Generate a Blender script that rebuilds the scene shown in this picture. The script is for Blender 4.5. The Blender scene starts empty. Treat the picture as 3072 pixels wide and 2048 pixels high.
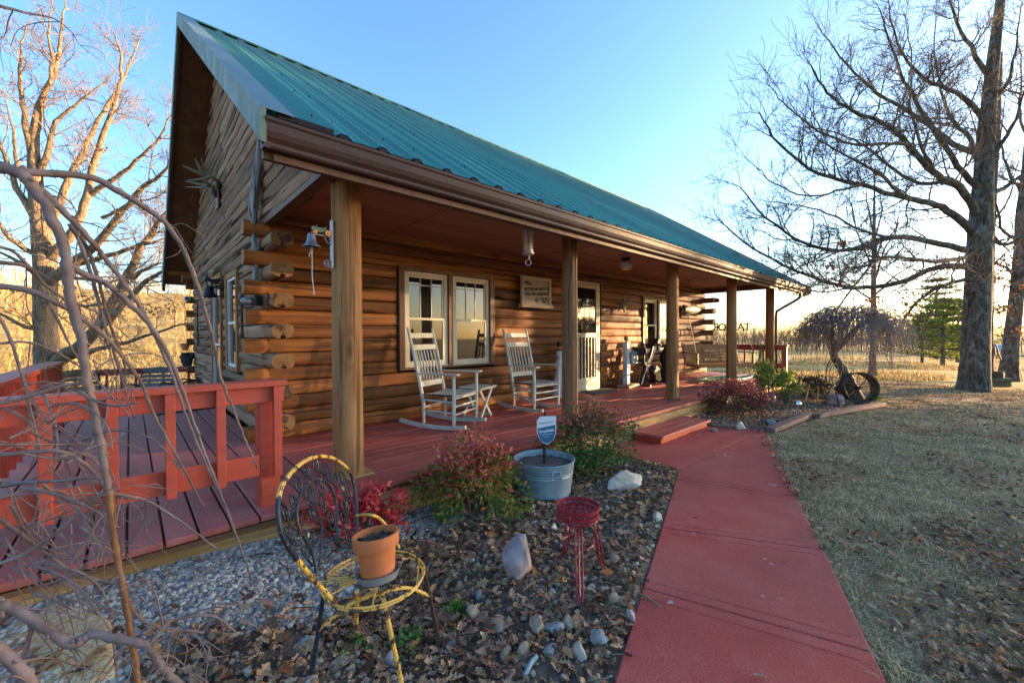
import bpy, bmesh, math, random
import numpy as np
from mathutils import Vector, Matrix, noise as mnoise

RNG = random.Random(7)
COL = bpy.context.scene.collection
PI = math.pi
rad = math.radians
V = Vector

# ------------------------------------------------------------------ camera geometry (metres, deck top is z = 0)
CAM = V((0, 0, 1.056)); FPX = 1227.5362; YAW, PITCH, ROLL = 0.8206792, -0.012967, -0.0051735
CF = V((math.cos(YAW)*math.cos(PITCH), math.sin(YAW)*math.cos(PITCH), math.sin(PITCH)))
_R = V((math.sin(YAW), -math.cos(YAW), 0)); _U = _R.cross(CF)
CR = _R*math.cos(ROLL) + _U*math.sin(ROLL); CU = _U*math.cos(ROLL) - _R*math.sin(ROLL)
K = 3072/2352.0
def ray(x, y): return CF + CR*((x*K-1536)/FPX) - CU*((y*K-1024)/FPX)      # viewing direction per metre of depth
def at(x, y, d): return CAM + ray(x, y)*d                                   # point at depth d
def onp(x, y, axis, val):                                                   # point on an axis plane
    r = ray(x, y); i = 'xyz'.index(axis); return CAM + r*((val-CAM[i])/r[i])
def onplane(x, y, p0, n):
    r = ray(x, y); return CAM + r*((V(p0)-CAM).dot(n)/r.dot(n))

# ------------------------------------------------------------------ mesh builder
class MB:
    def __init__(s): s.v = []; s.f = []; s.sm = []; s.mi = []; s.m = 0
    def add(s, vs, fs, smooth=False):
        o = len(s.v); s.v.extend([tuple(p) for p in vs])
        for f in fs: s.f.append(tuple(i+o for i in f)); s.sm.append(smooth); s.mi.append(s.m)
    def box(s, c, d, R=None):
        c = V(c); x, y, z = d[0]/2, d[1]/2, d[2]/2
        ps = [V((sx*x, sy*y, sz*z)) for sz in (-1, 1) for sy in (-1, 1) for sx in (-1, 1)]
        if R is not None: ps = [R @ p for p in ps]
        s.add([c+p for p in ps], [(0,2,3,1),(4,5,7,6),(0,1,5,4),(2,6,7,3),(0,4,6,2),(1,3,7,5)])
    def rng(s, a, b):
        s.box([(a[i]+b[i])/2 for i in range(3)], [abs(b[i]-a[i]) for i in range(3)])
    def bar(s, p, q, w, h, up=(0,0,1)):
        p, q = V(p), V(q); t = (q-p); L = t.length; t.normalize(); up = V(up)
        a = t.cross(up)
        if a.length < 1e-4: a = t.cross(V((1,0,0)))
        a.normalize(); b = a.cross(t)
        R = Matrix((t, a, b)).transposed()
        s.box((p+q)/2, (L, w, h), R)
    def tube(s, pts, r, n=8, cap=True, smooth=True, squash=1.0):
        pts = [V(p) for p in pts]; m = len(pts)
        if not hasattr(r, '__len__'): r = [r]*m
        vs = []; a = None
        for i, p in enumerate(pts):
            t = pts[min(i+1, m-1)] - pts[max(i-1, 0)]
            if t.length < 1e-9: t = V((0,0,1))
            t.normalize()
            if a is None:
                a = t.cross(V((0,0,1)))
                if a.length < .1: a = t.cross(V((0,1,0)))
            else: a = a - t*a.dot(t)
            if a.length < 1e-6: a = t.orthogonal()
            a.normalize(); b = t.cross(a)
            for k in range(n):
                w = 2*PI*k/n; vs.append(p + a*(math.cos(w)*r[i]) + b*(math.sin(w)*r[i]*squash))
        fs = [(i*n+k, i*n+(k+1)%n, (i+1)*n+(k+1)%n, (i+1)*n+k) for i in range(m-1) for k in range(n)]
        if cap: fs += [tuple(range(n-1,-1,-1)), tuple((m-1)*n+k for k in range(n))]
        s.add(vs, fs, smooth)
    def lathe(s, prof, n=24, c=(0,0,0), R=None, smooth=True, ring=False):
        vs = []; c = V(c)
        for r, z in prof:
            for k in range(n):
                w = 2*PI*k/n; p = V((r*math.cos(w), r*math.sin(w), z)); vs.append(c + (R @ p if R is not None else p))
        m = len(prof)
        fs = [(i*n+k, i*n+(k+1)%n, (i+1)*n+(k+1)%n, (i+1)*n+k) for i in range(m-1) for k in range(n)]
        if ring: fs += [((m-1)*n+k, (m-1)*n+(k+1)%n, (k+1)%n, k) for k in range(n)]
        if not ring and prof[0][0] > 1e-5: fs.append(tuple(range(n-1,-1,-1)))
        if not ring and prof[-1][0] > 1e-5: fs.append(tuple((m-1)*n+k for k in range(n)))
        s.add(vs, fs, smooth)
    def prism(s, poly, d, smooth=False):      # poly: list of 3-D points, d: extrusion vector
        n = len(poly); d = V(d); ps = [V(p) for p in poly]
        s.add(ps + [p+d for p in ps], [tuple(range(n-1,-1,-1)), tuple(range(n, 2*n))] + [(k, (k+1)%n, n+(k+1)%n, n+k) for k in range(n)], smooth)
    def loft(s, rings, cap=True, smooth=True):
        n = len(rings[0]); vs = [p for r in rings for p in r]; m = len(rings)
        fs = [(i*n+k, i*n+(k+1)%n, (i+1)*n+(k+1)%n, (i+1)*n+k) for i in range(m-1) for k in range(n)]
        if cap: fs += [tuple(range(n-1,-1,-1)), tuple((m-1)*n+k for k in range(n))]
        s.add(vs, fs, smooth)
    def ball(s, c, r, nu=16, nv=10, sc=(1,1,1)):
        prof = [(math.sin(PI*i/nv)*1.0, -math.cos(PI*i/nv)) for i in range(nv+1)]
        vs = [(c[0]+p*r*sc[0]*math.cos(2*PI*k/nu), c[1]+p*r*sc[1]*math.sin(2*PI*k/nu), c[2]+z*r*sc[2]) for p, z in prof for k in range(nu)]
        s.add(vs, [(i*nu+k, i*nu+(k+1)%nu, (i+1)*nu+(k+1)%nu, (i+1)*nu+k) for i in range(nv) for k in range(nu)], True)
    def torus(s, c, R, r, nu=32, nv=8, A=None):
        pts = []
        for i in range(nu+1):
            w = 2*PI*i/nu; p = V((R*math.cos(w), R*math.sin(w), 0)); pts.append(V(c) + (A @ p if A is not None else p))
        s.tube(pts, r, nv, cap=False)
    def build(s, name, mats, parent=None, org=None, bevel=0, sharp=35):
        me = bpy.data.meshes.new(name)
        if parent is not None: org = ORG.get(parent.name, V((0,0,0)))
        elif org is None: org = V((0,0,0))
        org = V(org)
        n = len(s.v); co = np.array(s.v, dtype=np.float32) - np.array(org, dtype=np.float32)
        me.from_pydata(co.tolist() if n < 200 else [], [], []) if False else None
        lens = np.fromiter((len(f) for f in s.f), dtype=np.int32, count=len(s.f))
        flat = np.fromiter((i for f in s.f for i in f), dtype=np.int32, count=int(lens.sum()))
        me.vertices.add(n); me.vertices.foreach_set('co', co.ravel())
        me.loops.add(len(flat)); me.loops.foreach_set('vertex_index', flat)
        me.polygons.add(len(lens)); st = np.zeros(len(lens), dtype=np.int32); st[1:] = np.cumsum(lens)[:-1]
        me.polygons.foreach_set('loop_start', st); me.polygons.foreach_set('loop_total', lens)
        me.polygons.foreach_set('use_smooth', np.array(s.sm, dtype=bool))
        if not isinstance(mats, (list, tuple)): mats = [mats]
        for m in mats: me.materials.append(m)
        me.polygons.foreach_set('material_index', np.array(s.mi, dtype=np.int32))
        me.update(calc_edges=True); me.validate()
        if sharp and any(s.sm): me.set_sharp_from_angle(angle=rad(sharp))
        o = bpy.data.objects.new(name, me); COL.objects.link(o)
        if parent is not None: o.parent = parent; ORG[o.name] = org
        else: o.location = org; ORG[o.name] = org
        if bevel:
            b = o.modifiers.new('bevel', 'BEVEL'); b.width = bevel; b.segments = 2; b.limit_method = 'ANGLE'; b.angle_limit = rad(40)
        return o
ORG = {}
def np_mesh(name, verts, faces, mat, smooth=False, parent=None, org=(0,0,0)):      # verts (n,3), faces (m,k) arrays
    me = bpy.data.meshes.new(name); verts = np.asarray(verts, np.float32) - np.array(org, np.float32); faces = np.asarray(faces, np.int32)
    me.vertices.add(len(verts)); me.vertices.foreach_set('co', verts.ravel())
    me.loops.add(faces.size); me.loops.foreach_set('vertex_index', faces.ravel())
    me.polygons.add(len(faces)); me.polygons.foreach_set('loop_start', np.arange(len(faces), dtype=np.int32)*faces.shape[1])
    me.polygons.foreach_set('loop_total', np.full(len(faces), faces.shape[1], np.int32))
    me.polygons.foreach_set('use_smooth', np.full(len(faces), smooth))
    me.materials.append(mat); me.update(calc_edges=True)
    o = bpy.data.objects.new(name, me); COL.objects.link(o); o.location = org; ORG[o.name] = V(org)
    if parent is not None: o.parent = parent; o.location = (0,0,0)
    return o
def tag(o, label=None, cat=None, group=None, kind=None):
    if label: o['label'] = label
    if cat: o['category'] = cat
    if group: o['group'] = group
    if kind: o['kind'] = kind
    return o
def thing(name, loc, label, cat, group=None):
    o = bpy.data.objects.new(name, None); o.empty_display_size = .1; COL.objects.link(o); o.location = loc; ORG[o.name] = V(loc)
    return tag(o, label, cat, group)
def copy_tree(o, parent=None):
    c = o.copy(); COL.objects.link(c)
    if parent is not None: c.parent = parent
    for ch in [x for x in bpy.data.objects if x.parent == o]: copy_tree(ch, c)
    return c
def text_part(body, size, mat, parent, loc, R, name, depth=.002, align='CENTER', shear=0, bold=0):
    cu = bpy.data.curves.new('txt', 'FONT'); cu.body = body; cu.size = size; cu.align_x = align; cu.extrude = depth; cu.shear = shear; cu.offset = bold
    t = bpy.data.objects.new('txt', cu); COL.objects.link(t)
    bpy.context.view_layer.update()
    me = bpy.data.meshes.new_from_object(t.evaluated_get(bpy.context.evaluated_depsgraph_get()))
    bpy.data.objects.remove(t); me.name = name
    me.materials.clear(); me.materials.append(mat)
    M = Matrix.Translation(V(loc) - ORG[parent.name]) @ R.to_4x4(); me.transform(M)
    o = bpy.data.objects.new(name, me); COL.objects.link(o); o.parent = parent
    return o
def face_R(right, up):      # rotation whose x axis is right, y axis is up (for text and flat signs)
    r = V(right).normalized(); u = V(up); u = (u - r*u.dot(r)).normalized(); return Matrix((r, u, r.cross(u))).transposed()
def smooth_poly(pts, sub=4):        # Catmull-Rom through points
    P = [V(p) for p in pts]; P = [P[0]*2-P[1]] + P + [P[-1]*2-P[-2]]; out = []
    for i in range(1, len(P)-2):
        for k in range(sub):
            t = k/sub; a, b, c, d = P[i-1], P[i], P[i+1], P[i+2]
            out.append(((b*2) + (c-a)*t + (a*2-b*5+c*4-d)*t*t + (b*3-a-c*3+d)*t*t*t)*.5)
    out.append(P[-2]); return out
def lerp(a, b, t): return a + (b-a)*t
def sstep(a, b, x):
    t = min(1, max(0, (x-a)/(b-a))); return t*t*(3-2*t)

# ------------------------------------------------------------------ materials
def nodes_of(name):
    m = bpy.data.materials.new(name); m.use_nodes = True; nt = m.node_tree; nt.nodes.clear()
    N = lambda t, **k: _mk(nt, t, k)
    out = N('ShaderNodeOutputMaterial'); b = N('ShaderNodeBsdfPrincipled'); nt.links.new(b.outputs[0], out.inputs[0])
    return m, nt, N, b
def _mk(nt, t, k):
    n = nt.nodes.new(t)
    for a, v in k.items(): setattr(n, a, v)
    return n
def setin(n, **k):
    for a, v in k.items(): n.inputs[a.replace('_', ' ')].default_value = v
def c4(c): return (c[0], c[1], c[2], 1)
def ramp(nt, fac, stops):
    r = nt.nodes.new('ShaderNodeValToRGB'); nt.links.new(fac, r.inputs[0]); e = r.color_ramp.elements
    while len(e) < len(stops): e.new(.5)
    for i, (p, c) in enumerate(stops): e[i].position = p; e[i].color = c4(c) if len(c) == 3 else c
    return r.outputs[0]
def mix(nt, fac, a, b, mode='MIX'):
    n = nt.nodes.new('ShaderNodeMix'); n.data_type = 'RGBA'; n.blend_type = mode
    for sock, v in ((n.inputs['Factor'], fac), (n.inputs[6], a), (n.inputs[7], b)):
        if hasattr(v, 'is_linked') or hasattr(v, 'links'): nt.links.new(v, sock)
        elif isinstance(v, (int, float)): sock.default_value = v
        else: sock.default_value = c4(v)
    return n.outputs[2]
def math_n(nt, op, a, b=None):
    n = nt.nodes.new('ShaderNodeMath'); n.operation = op
    for i, v in enumerate((a, b)):
        if v is None: continue
        if isinstance(v, (int, float)): n.inputs[i].default_value = v
        else: nt.links.new(v, n.inputs[i])
    return n.outputs[0]
def tnoise(nt, N, scale, detail=5, stretch=(1,1,1), rough=.55, dist=0, coord='Object'):
    tc = N('ShaderNodeTexCoord'); mp = N('ShaderNodeMapping'); mp.inputs['Scale'].default_value = stretch
    nt.links.new(tc.outputs[coord], mp.inputs[0]); n = N('ShaderNodeTexNoise'); nt.links.new(mp.outputs[0], n.inputs['Vector'])
    setin(n, Scale=scale, Detail=detail, Roughness=rough, Distortion=dist); return n.outputs['Fac']
def bump(nt, b, h, strength=.3, dist=.01):
    n = nt.nodes.new('ShaderNodeBump'); n.inputs['Strength'].default_value = strength; n.inputs['Distance'].default_value = dist
    nt.links.new(h, n.inputs['Height']); nt.links.new(n.outputs[0], b.inputs['Normal']); return n
def island(nt, N): return N('ShaderNodeNewGeometry').outputs['Random Per Island']
def hsv(nt, col, val, lo=.8, hi=1.2, hue=0):
    h = nt.nodes.new('ShaderNodeHueSaturation'); nt.links.new(col, h.inputs['Color'])
    mr = nt.nodes.new('ShaderNodeMapRange'); nt.links.new(val, mr.inputs[0]); mr.inputs[3].default_value = lo; mr.inputs[4].default_value = hi
    nt.links.new(mr.outputs[0], h.inputs['Value'])
    if hue:
        m2 = nt.nodes.new('ShaderNodeMapRange'); nt.links.new(math_n(nt, 'FRACT', math_n(nt, 'MULTIPLY', val, 7.31)), m2.inputs[0])
        m2.inputs[3].default_value = .5-hue; m2.inputs[4].default_value = .5+hue; nt.links.new(m2.outputs[0], h.inputs['Hue'])
    return h.outputs[0]
def wood(name, dark, mid, light, axis='X', scale=14, rough=.65, bmp=.35, isl=(.75, 1.25), crack=0, blotch=.5, spec=.4, stretch=.06, knots=0):
    m, nt, N, b = nodes_of(name); st = [1,1,1]; st['XYZ'.index(axis)] = stretch
    n1 = tnoise(nt, N, scale, 8, st, .65, .6); n2 = tnoise(nt, N, 1.7, 3, [s if s < 1 else 1 for s in st] if blotch else (1,1,1))
    col = ramp(nt, n1, [(.25, dark), (.5, mid), (.72, light)])
    n3 = tnoise(nt, N, scale*4, 4, st, .5)
    col = mix(nt, .35, col, ramp(nt, n3, [(.35, [c*.55 for c in mid]), (.6, mid)]), 'MIX')
    col = mix(nt, blotch, col, ramp(nt, n2, [(.3, (.45,.45,.45)), (.65, (1.1,1.1,1.1))]), 'MULTIPLY')
    h = n1
    if crack:
        st2 = list(st); st2['XYZ'.index(axis)] = stretch*.5
        cr = tnoise(nt, N, scale*1.3, 2, st2, .4, 1.2)
        cm = ramp(nt, cr, [(.36, (0,0,0)), (.36+.05, (1,1,1))]); col = mix(nt, crack, col, cm, 'MULTIPLY')
        h = math_n(nt, 'ADD', n1, cm)
    if knots:
        tc = N('ShaderNodeTexCoord'); mp = N('ShaderNodeMapping'); s3 = [knots]*3; s3['XYZ'.index(axis)] = knots*.45; mp.inputs['Scale'].default_value = s3; nt.links.new(tc.outputs['Object'], mp.inputs[0])
        vo = N('ShaderNodeTexVoronoi'); vo.inputs['Scale'].default_value = 1; nt.links.new(mp.outputs[0], vo.inputs['Vector'])
        col = mix(nt, ramp(nt, vo.outputs['Distance'], [(.05, (1,1,1)), (.13, (0,0,0))]), col, [c*.35 for c in dark]); col = mix(nt, ramp(nt, vo.outputs['Distance'], [(.10, (0,0,0)), (.16, (.55,.55,.55)), (.26, (0,0,0))]), col, dark)
    if isl: col = hsv(nt, col, island(nt, N), *isl)
    nt.links.new(col, b.inputs['Base Color']); setin(b, Roughness=rough); b.inputs['Specular IOR Level'].default_value = spec
    bump(nt, b, h, bmp, .012); return m
def plain(name, col, rough=.5, metal=0, var=.18, scale=6, bmp=.08, col2=None, isl=None, spec=.5, coat=0, stretch=(1,1,1), bscale=None, detail=6, dirt=None):
    m, nt, N, b = nodes_of(name)
    n1 = tnoise(nt, N, scale, detail, stretch)
    c2 = col2 or [max(0, c*(1-2*var)) for c in col]
    c = ramp(nt, n1, [(.32, c2), (.66, col)])
    if dirt: c = mix(nt, ramp(nt, tnoise(nt, N, scale*.35, 8, (1,1,1), .7), [(.52, (0,0,0)), (.7, (1,1,1))]), c, dirt)
    if isl: c = hsv(nt, c, island(nt, N), *isl)
    nt.links.new(c, b.inputs['Base Color']); setin(b, Roughness=rough, Metallic=metal); b.inputs['Specular IOR Level'].default_value = spec
    if coat: b.inputs['Coat Weight'].default_value = coat
    if bmp: bump(nt, b, tnoise(nt, N, bscale or scale*8, 5, stretch), bmp, .006)
    return m
def peel(name, top, under, thr=.5, scale=9, rust=None, rough=.5):
    m, nt, N, b = nodes_of(name)
    n1 = tnoise(nt, N, scale, 7, (1,1,1), .65); k = ramp(nt, n1, [(thr-.012, (0,0,0)), (thr+.012, (1,1,1))])
    u = ramp(nt, tnoise(nt, N, scale*3, 4), [(.4, under), (.62, rust or under)])
    nt.links.new(mix(nt, k, u, hsv(nt, mix(nt, 0, top, top), tnoise(nt, N, 12, 4), .8, 1.15)), b.inputs['Base Color'])
    setin(b, Roughness=rough); bump(nt, b, k, .35, .003); return m
M = {}
M['log'] = wood('log_wood', (.065,.022,.006), (.28,.095,.023), (.45,.19,.050), 'X', 12, .6, .4, (.45, 1.45), blotch=.55, crack=.55, spec=.25, knots=2.6)
M['log_grey'] = wood('weathered_log', (.11,.06,.034), (.32,.19,.11), (.46,.31,.205), 'Y', 12, .85, .7, (.65, 1.28), crack=.85, blotch=.4, spec=.2, knots=2.2)
M['log_end'] = wood('log_end', (.05,.024,.009), (.17,.085,.03), (.29,.165,.068), 'Y', 6, .75, .5, (.8, 1.2), crack=.6, blotch=.5, stretch=.6)
M['post'] = wood('post_wood', (.16,.063,.02), (.37,.175,.065), (.50,.275,.115), 'Z', 15, .75, .4, (.85, 1.15), crack=.55, blotch=.45, spec=.2, knots=2.4)
M['post_dark'] = wood('post_wood_brown', (.10,.042,.015), (.24,.115,.046), (.35,.19,.08), 'Z', 15, .7, .3, (.85, 1.15), crack=.6, blotch=.4)
M['treated'] = wood('treated_pine', (.28,.14,.045), (.54,.31,.12), (.64,.41,.20), 'X', 9, .7, .3, (.82, 1.15), blotch=.35, crack=.3, spec=.25, knots=1.9)
M['ceil'] = wood('stained_plywood', (.19,.075,.042), (.36,.16,.098), (.44,.22,.14), 'X', 5, .6, .15, (.9, 1.1), blotch=.35, stretch=.1)
M['soffit'] = wood('soffit_plywood', (.085,.034,.016), (.20,.085,.04), (.30,.14,.07), 'Y', 3.5, .5, .15, None, blotch=.5, stretch=.22)
M['trimbrown'] = wood('brown_trim', (.06,.025,.012), (.14,.06,.03), (.2,.09,.045), 'Z', 10, .55, .2, (.8, 1.2), blotch=.3)
M['beam'] = wood('beam_wood', (.05,.022,.011), (.14,.065,.03), (.22,.11,.055), 'X', 9, .6, .2, None, blotch=.3)
M['swing'] = wood('swing_wood', (.2,.10,.03), (.4,.22,.07), (.52,.31,.11), 'Y', 11, .5, .2, (.8, 1.2), blotch=.25)
M['greywood'] = wood('driftwood', (.12,.115,.11), (.30,.295,.285), (.48,.47,.46), 'Z', 14, .85, .8, None, crack=.85, blotch=.2)
M['darkslat'] = wood('dark_slat', (.05,.05,.055), (.11,.11,.115), (.19,.19,.19), 'X', 10, .6, .2, (.8, 1.2), blotch=.3)
M['brownslat'] = wood('brown_slat', (.10,.06,.03), (.22,.14,.07), (.33,.23,.13), 'X', 10, .6, .2, (.8, 1.2), blotch=.3)
def red_paint(name, c, axis, wear=.5, rough=.55):
    m, nt, N, b = nodes_of(name); st = [1,1,1]; st['XYZ'.index(axis)] = .05
    n1 = tnoise(nt, N, 16, 7, st, .6, .4); col = ramp(nt, n1, [(.3, [x*.72 for x in c]), (.62, c)])
    n2 = tnoise(nt, N, 3.2, 6, (1,1,1), .65); fade = [min(1, c[0]*.9+.05), c[1]*1.5+.05, c[2]*1.7+.055]
    col = mix(nt, ramp(nt, n2, [(.42, (0,0,0)), (.75, (wear,wear,wear))]), col, fade)
    n3 = tnoise(nt, N, 30, 3, st, .5); sp = ramp(nt, n3, [(.735, (0,0,0)), (.76, (1,1,1))])
    col = mix(nt, math_n(nt, 'MULTIPLY', sp, wear*.8), col, (.55,.42,.38))
    sp2 = ramp(nt, tnoise(nt, N, 26, 2, (1,1,1), .5), [(.7, (0,0,0)), (.73, (1,1,1))])
    col = mix(nt, math_n(nt, 'MULTIPLY', sp2, wear*.55), col, (.07,.03,.03))
    col = hsv(nt, col, island(nt, N), .86, 1.12)
    nt.links.new(col, b.inputs['Base Color']); setin(b, Roughness=rough); bump(nt, b, n1, .3, .006); return m
M['deck_x'] = red_paint('deck_paint', (.45,.080,.054), 'X', .5)
M['deck_y'] = red_paint('deck_paint_side', (.38,.088,.07), 'Y', .5)
M['rail'] = red_paint('rail_paint', (.54,.072,.034), 'X', .2, .5)
M['rail_y'] = red_paint('rail_paint_side', (.42,.06,.034), 'Y', .25, .5)
def path_mat():
    m, nt, N, b = nodes_of('red_concrete'); n1 = tnoise(nt, N, 1.6, 8, (1,1,1), .68); n2 = tnoise(nt, N, 120, 4)
    n5 = tnoise(nt, N, .55, 4, (1,1,1), .6)
    c = ramp(nt, n1, [(.3, (.35,.042,.028)), (.5, (.47,.066,.045)), (.72, (.53,.12,.095))])
    c = mix(nt, ramp(nt, n5, [(.45, (0,0,0)), (.7, (.6,.6,.6))]), c, (.40,.095,.078))
    c = mix(nt, .5, c, ramp(nt, n2, [(.35, (.45,.4,.4)), (.6, (1.1,1.1,1.1))]), 'MULTIPLY')
    sp = ramp(nt, tnoise(nt, N, 9, 2, (1,1,1), .5), [(.735, (0,0,0)), (.75, (1,1,1))]); c = mix(nt, math_n(nt, 'MULTIPLY', sp, .7), c, (.5,.36,.36))
    nt.links.new(c, b.inputs['Base Color']); setin(b, Roughness=.8)
    bump(nt, b, math_n(nt, 'ADD', n2, n1), .6, .006); return m
M['path'] = path_mat()
def roof_mat():
    m, nt, N, b = nodes_of('teal_metal'); n1 = tnoise(nt, N, 2.2, 6, (1,.12,.12), .6); n2 = tnoise(nt, N, 40, 3)
    c = ramp(nt, n1, [(.3, (.006,.10,.092)), (.55, (.010,.15,.135)), (.78, (.03,.215,.195))])
    c = mix(nt, ramp(nt, n2, [(.64, (0,0,0)), (.8, (.4,.4,.4))]), c, (.25,.32,.3))
    # low sun's yellow painted into the upper third of the sheets, below the ridge
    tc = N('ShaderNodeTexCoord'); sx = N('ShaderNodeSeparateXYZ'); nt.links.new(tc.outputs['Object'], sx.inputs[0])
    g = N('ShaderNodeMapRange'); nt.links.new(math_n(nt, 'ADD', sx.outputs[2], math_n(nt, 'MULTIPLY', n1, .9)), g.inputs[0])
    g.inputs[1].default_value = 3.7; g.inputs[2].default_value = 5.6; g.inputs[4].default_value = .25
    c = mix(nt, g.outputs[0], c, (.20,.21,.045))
    nt.links.new(c, b.inputs['Base Color']); setin(b, Roughness=.46); b.inputs['Specular IOR Level'].default_value = .25
    bump(nt, b, tnoise(nt, N, 1.2, 3, (1,.4,.4)), .12, .02); return m
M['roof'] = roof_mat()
M['rake'] = plain('weathered_flashing', (.24,.27,.235), .6, .1, scale=5, col2=(.09,.125,.06), bmp=.1, stretch=(1,1,.5), detail=8, dirt=(.12,.15,.07))
M['flash'] = plain('rake_flange', (.12,.19,.22), .45, .15, scale=4, col2=(.08,.15,.17), bmp=.05)
M['gutter'] = plain('brown_gutter', (.075,.038,.031), .55, 0, scale=3, col2=(.05,.025,.02), bmp=.08, stretch=(.3,1,1), spec=.3, dirt=(.085,.06,.05))
M['spout'] = plain('brown_downspout', (.10,.062,.055), .35, 0, scale=3, bmp=.04)
M['black_foam'] = plain('dark_closure', (.012,.012,.014), .9)
M['almond'] = plain('almond_vinyl', (.52,.46,.35), .45, 0, .06, 3, .03)
M['white'] = plain('white_paint', (.7,.69,.66), .5, 0, .08, 5, .05)
M['doorpaint'] = plain('tan_paint', (.50,.43,.30), .5, 0, .1, 4, .05)
M['offwhite'] = plain('cream_paint', (.52,.50,.42), .55, 0, .12, 7, .12, dirt=(.33,.30,.23))
def glass():
    m, nt, N, b = nodes_of('window_glass'); nt.links.new(ramp(nt, tnoise(nt, N, .9, 3), [(.35, (.006,.006,.007)), (.65, (.018,.017,.016))]), b.inputs['Base Color'])
    setin(b, Roughness=.03, IOR=1.55); b.inputs['Specular IOR Level'].default_value = .75; bump(nt, b, tnoise(nt, N, .8, 1), .04, .02); return m
M['glass'] = glass()
M['screen'] = plain('door_screen', (.028,.025,.022), .5, 0, .2, 300, .1)
M['curtain'] = plain('curtain', (.12,.11,.10), .9, 0, .2, 3, stretch=(8,1,.2))
M['black'] = plain('black_plastic', (.014,.014,.016), .42, 0, .1, 5, .05)
M['blackmetal'] = plain('black_iron', (.02,.021,.024), .5, .3, .2, 14, .2)
M['greymetal'] = plain('grey_metal', (.28,.28,.30), .45, .6, .12, 9, .1)
M['silver'] = plain('silver_frame', (.42,.43,.45), .3, .8, .08, 9, .03)
M['galv'] = plain('galvanised_steel', (.30,.41,.47), .5, .35, scale=9, col2=(.17,.26,.31), bmp=.05, detail=8, dirt=(.36,.36,.33))
M['rust'] = plain('rusty_iron', (.085,.045,.028), .75, .2, scale=14, col2=(.028,.018,.014), bmp=.3)
M['wheel'] = plain('wheel_iron', (.105,.085,.065), .75, .3, scale=8, col2=(.05,.045,.04), bmp=.3, dirt=(.13,.065,.03))
M['terra'] = plain('terracotta', (.62,.185,.055), .75, 0, scale=5, col2=(.52,.14,.04), bmp=.12, dirt=(.58,.26,.12))
M['saucer'] = plain('clear_saucer', (.25,.27,.27), .25, 0, .1, 5, .02)
M['soil'] = plain('potting_soil', (.085,.06,.045), .95, 0, scale=60, col2=(.025,.018,.014), bmp=1.0, bscale=90)
M['tubsoil'] = plain('dry_soil', (.17,.135,.105), .95, 0, scale=70, col2=(.06,.045,.035), bmp=1.0, bscale=90)
M['yellow'] = peel('peeling_yellow', (.80,.45,.09), (.035,.03,.028), .455, 24, (.16,.07,.03))
M['blue_black'] = peel('peeling_dark', (.55,.42,.17), (.012,.022,.035), .64, 26, (.016,.024,.034))
M['redpaint'] = plain('red_enamel', (.30,.018,.035), .42, 0, scale=12, col2=(.20,.012,.022), bmp=.1, dirt=(.15,.02,.025))
M['chain'] = plain('chain_steel', (.24,.23,.22), .4, .8, .1, 20, .1)
M['rope'] = plain('rope', (.50,.47,.38), .85, 0, .15, 60, .4)
M['bronze'] = plain('bell_metal', (.20,.20,.24), .42, .5, scale=8, col2=(.12,.12,.15), bmp=.08)
M['tractor'] = plain('tractor_green', (.12,.17,.085), .5, 0, .2, 12, .1)
M['orange'] = plain('wheel_orange', (.70,.25,.03), .5, 0, .15, 12, .05)
M['tin'] = plain('white_tin', (.44,.42,.44), .45, .2, scale=12, col2=(.28,.24,.27), bmp=.1)
M['globe'] = plain('milk_glass', (.62,.60,.58), .2, 0, .05, 3, 0)
M['hose'] = plain('green_hose', (.06,.36,.11), .35, 0, .12, 8, .03)
M['teal_hose'] = plain('teal_hose', (.03,.13,.10), .4, 0, .12, 8, .03)
M['antler'] = plain('antler_bone', (.36,.37,.29), .5, 0, scale=9, col2=(.20,.21,.14), bmp=.12)
M['bone'] = plain('weathered_bone', (.36,.29,.20), .8, 0, scale=12, col2=(.20,.15,.10), bmp=.4)
M['fish'] = plain('fish_belly', (.60,.58,.47), .45, 0, scale=7, col2=(.42,.38,.26), bmp=.1)
M['driftdark'] = plain('driftwood_dark', (.055,.048,.04), .85, 0, .3, 9, .5)
M['mat_grey'] = plain('doormat_grey', (.15,.13,.115), .95, 0, scale=25, col2=(.07,.062,.058), bmp=.8, bscale=130)
M['signwood'] = plain('sign_board', (.34,.27,.22), .75, 0, scale=5, col2=(.24,.18,.14), bmp=.15)
M['signframe'] = wood('sign_frame', (.26,.19,.12), (.45,.35,.24), (.56,.46,.33), 'X', 9, .75, .3, (.85, 1.1), blotch=.2)
M['ink'] = plain('sign_ink', (.03,.016,.014), .8, 0, .1, 9, 0)
M['yardblue'] = plain('sign_blue', (.018,.13,.24), .4, 0, .05, 3, 0)
M['yardwhite'] = plain('sign_white', (.72,.74,.76), .45, 0, .04, 3, 0)
M['snow'] = plain('snowman_white', (.66,.70,.74), .7, 0, .06, 6, .2)
M['whiteflake'] = peel('chipped_white', (.60,.66,.68), (.26,.25,.24), .42, 11, (.34,.32,.30), .7)
M['teal_cloth'] = plain('dark_cloth', (.012,.022,.028), .8, 0, scale=4, col2=(.006,.010,.013), bmp=.5, bscale=7)
M['mirror'] = plain('gazing_ball', (.75,.78,.8), .08, 1, .02, 3, .04)
M['pump'] = plain('pump_iron', (.20,.075,.05), .7, .1, scale=10, col2=(.11,.05,.038), bmp=.3)
M['barrel'] = plain('mossy_barrel', (.055,.05,.035), .85, 0, scale=7, col2=(.03,.035,.02), bmp=.4)
M['timber'] = wood('landscape_timber', (.10,.06,.05), (.20,.12,.10), (.28,.19,.165), 'X', 7, .85, .6, None, crack=.6, blotch=.3)
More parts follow.
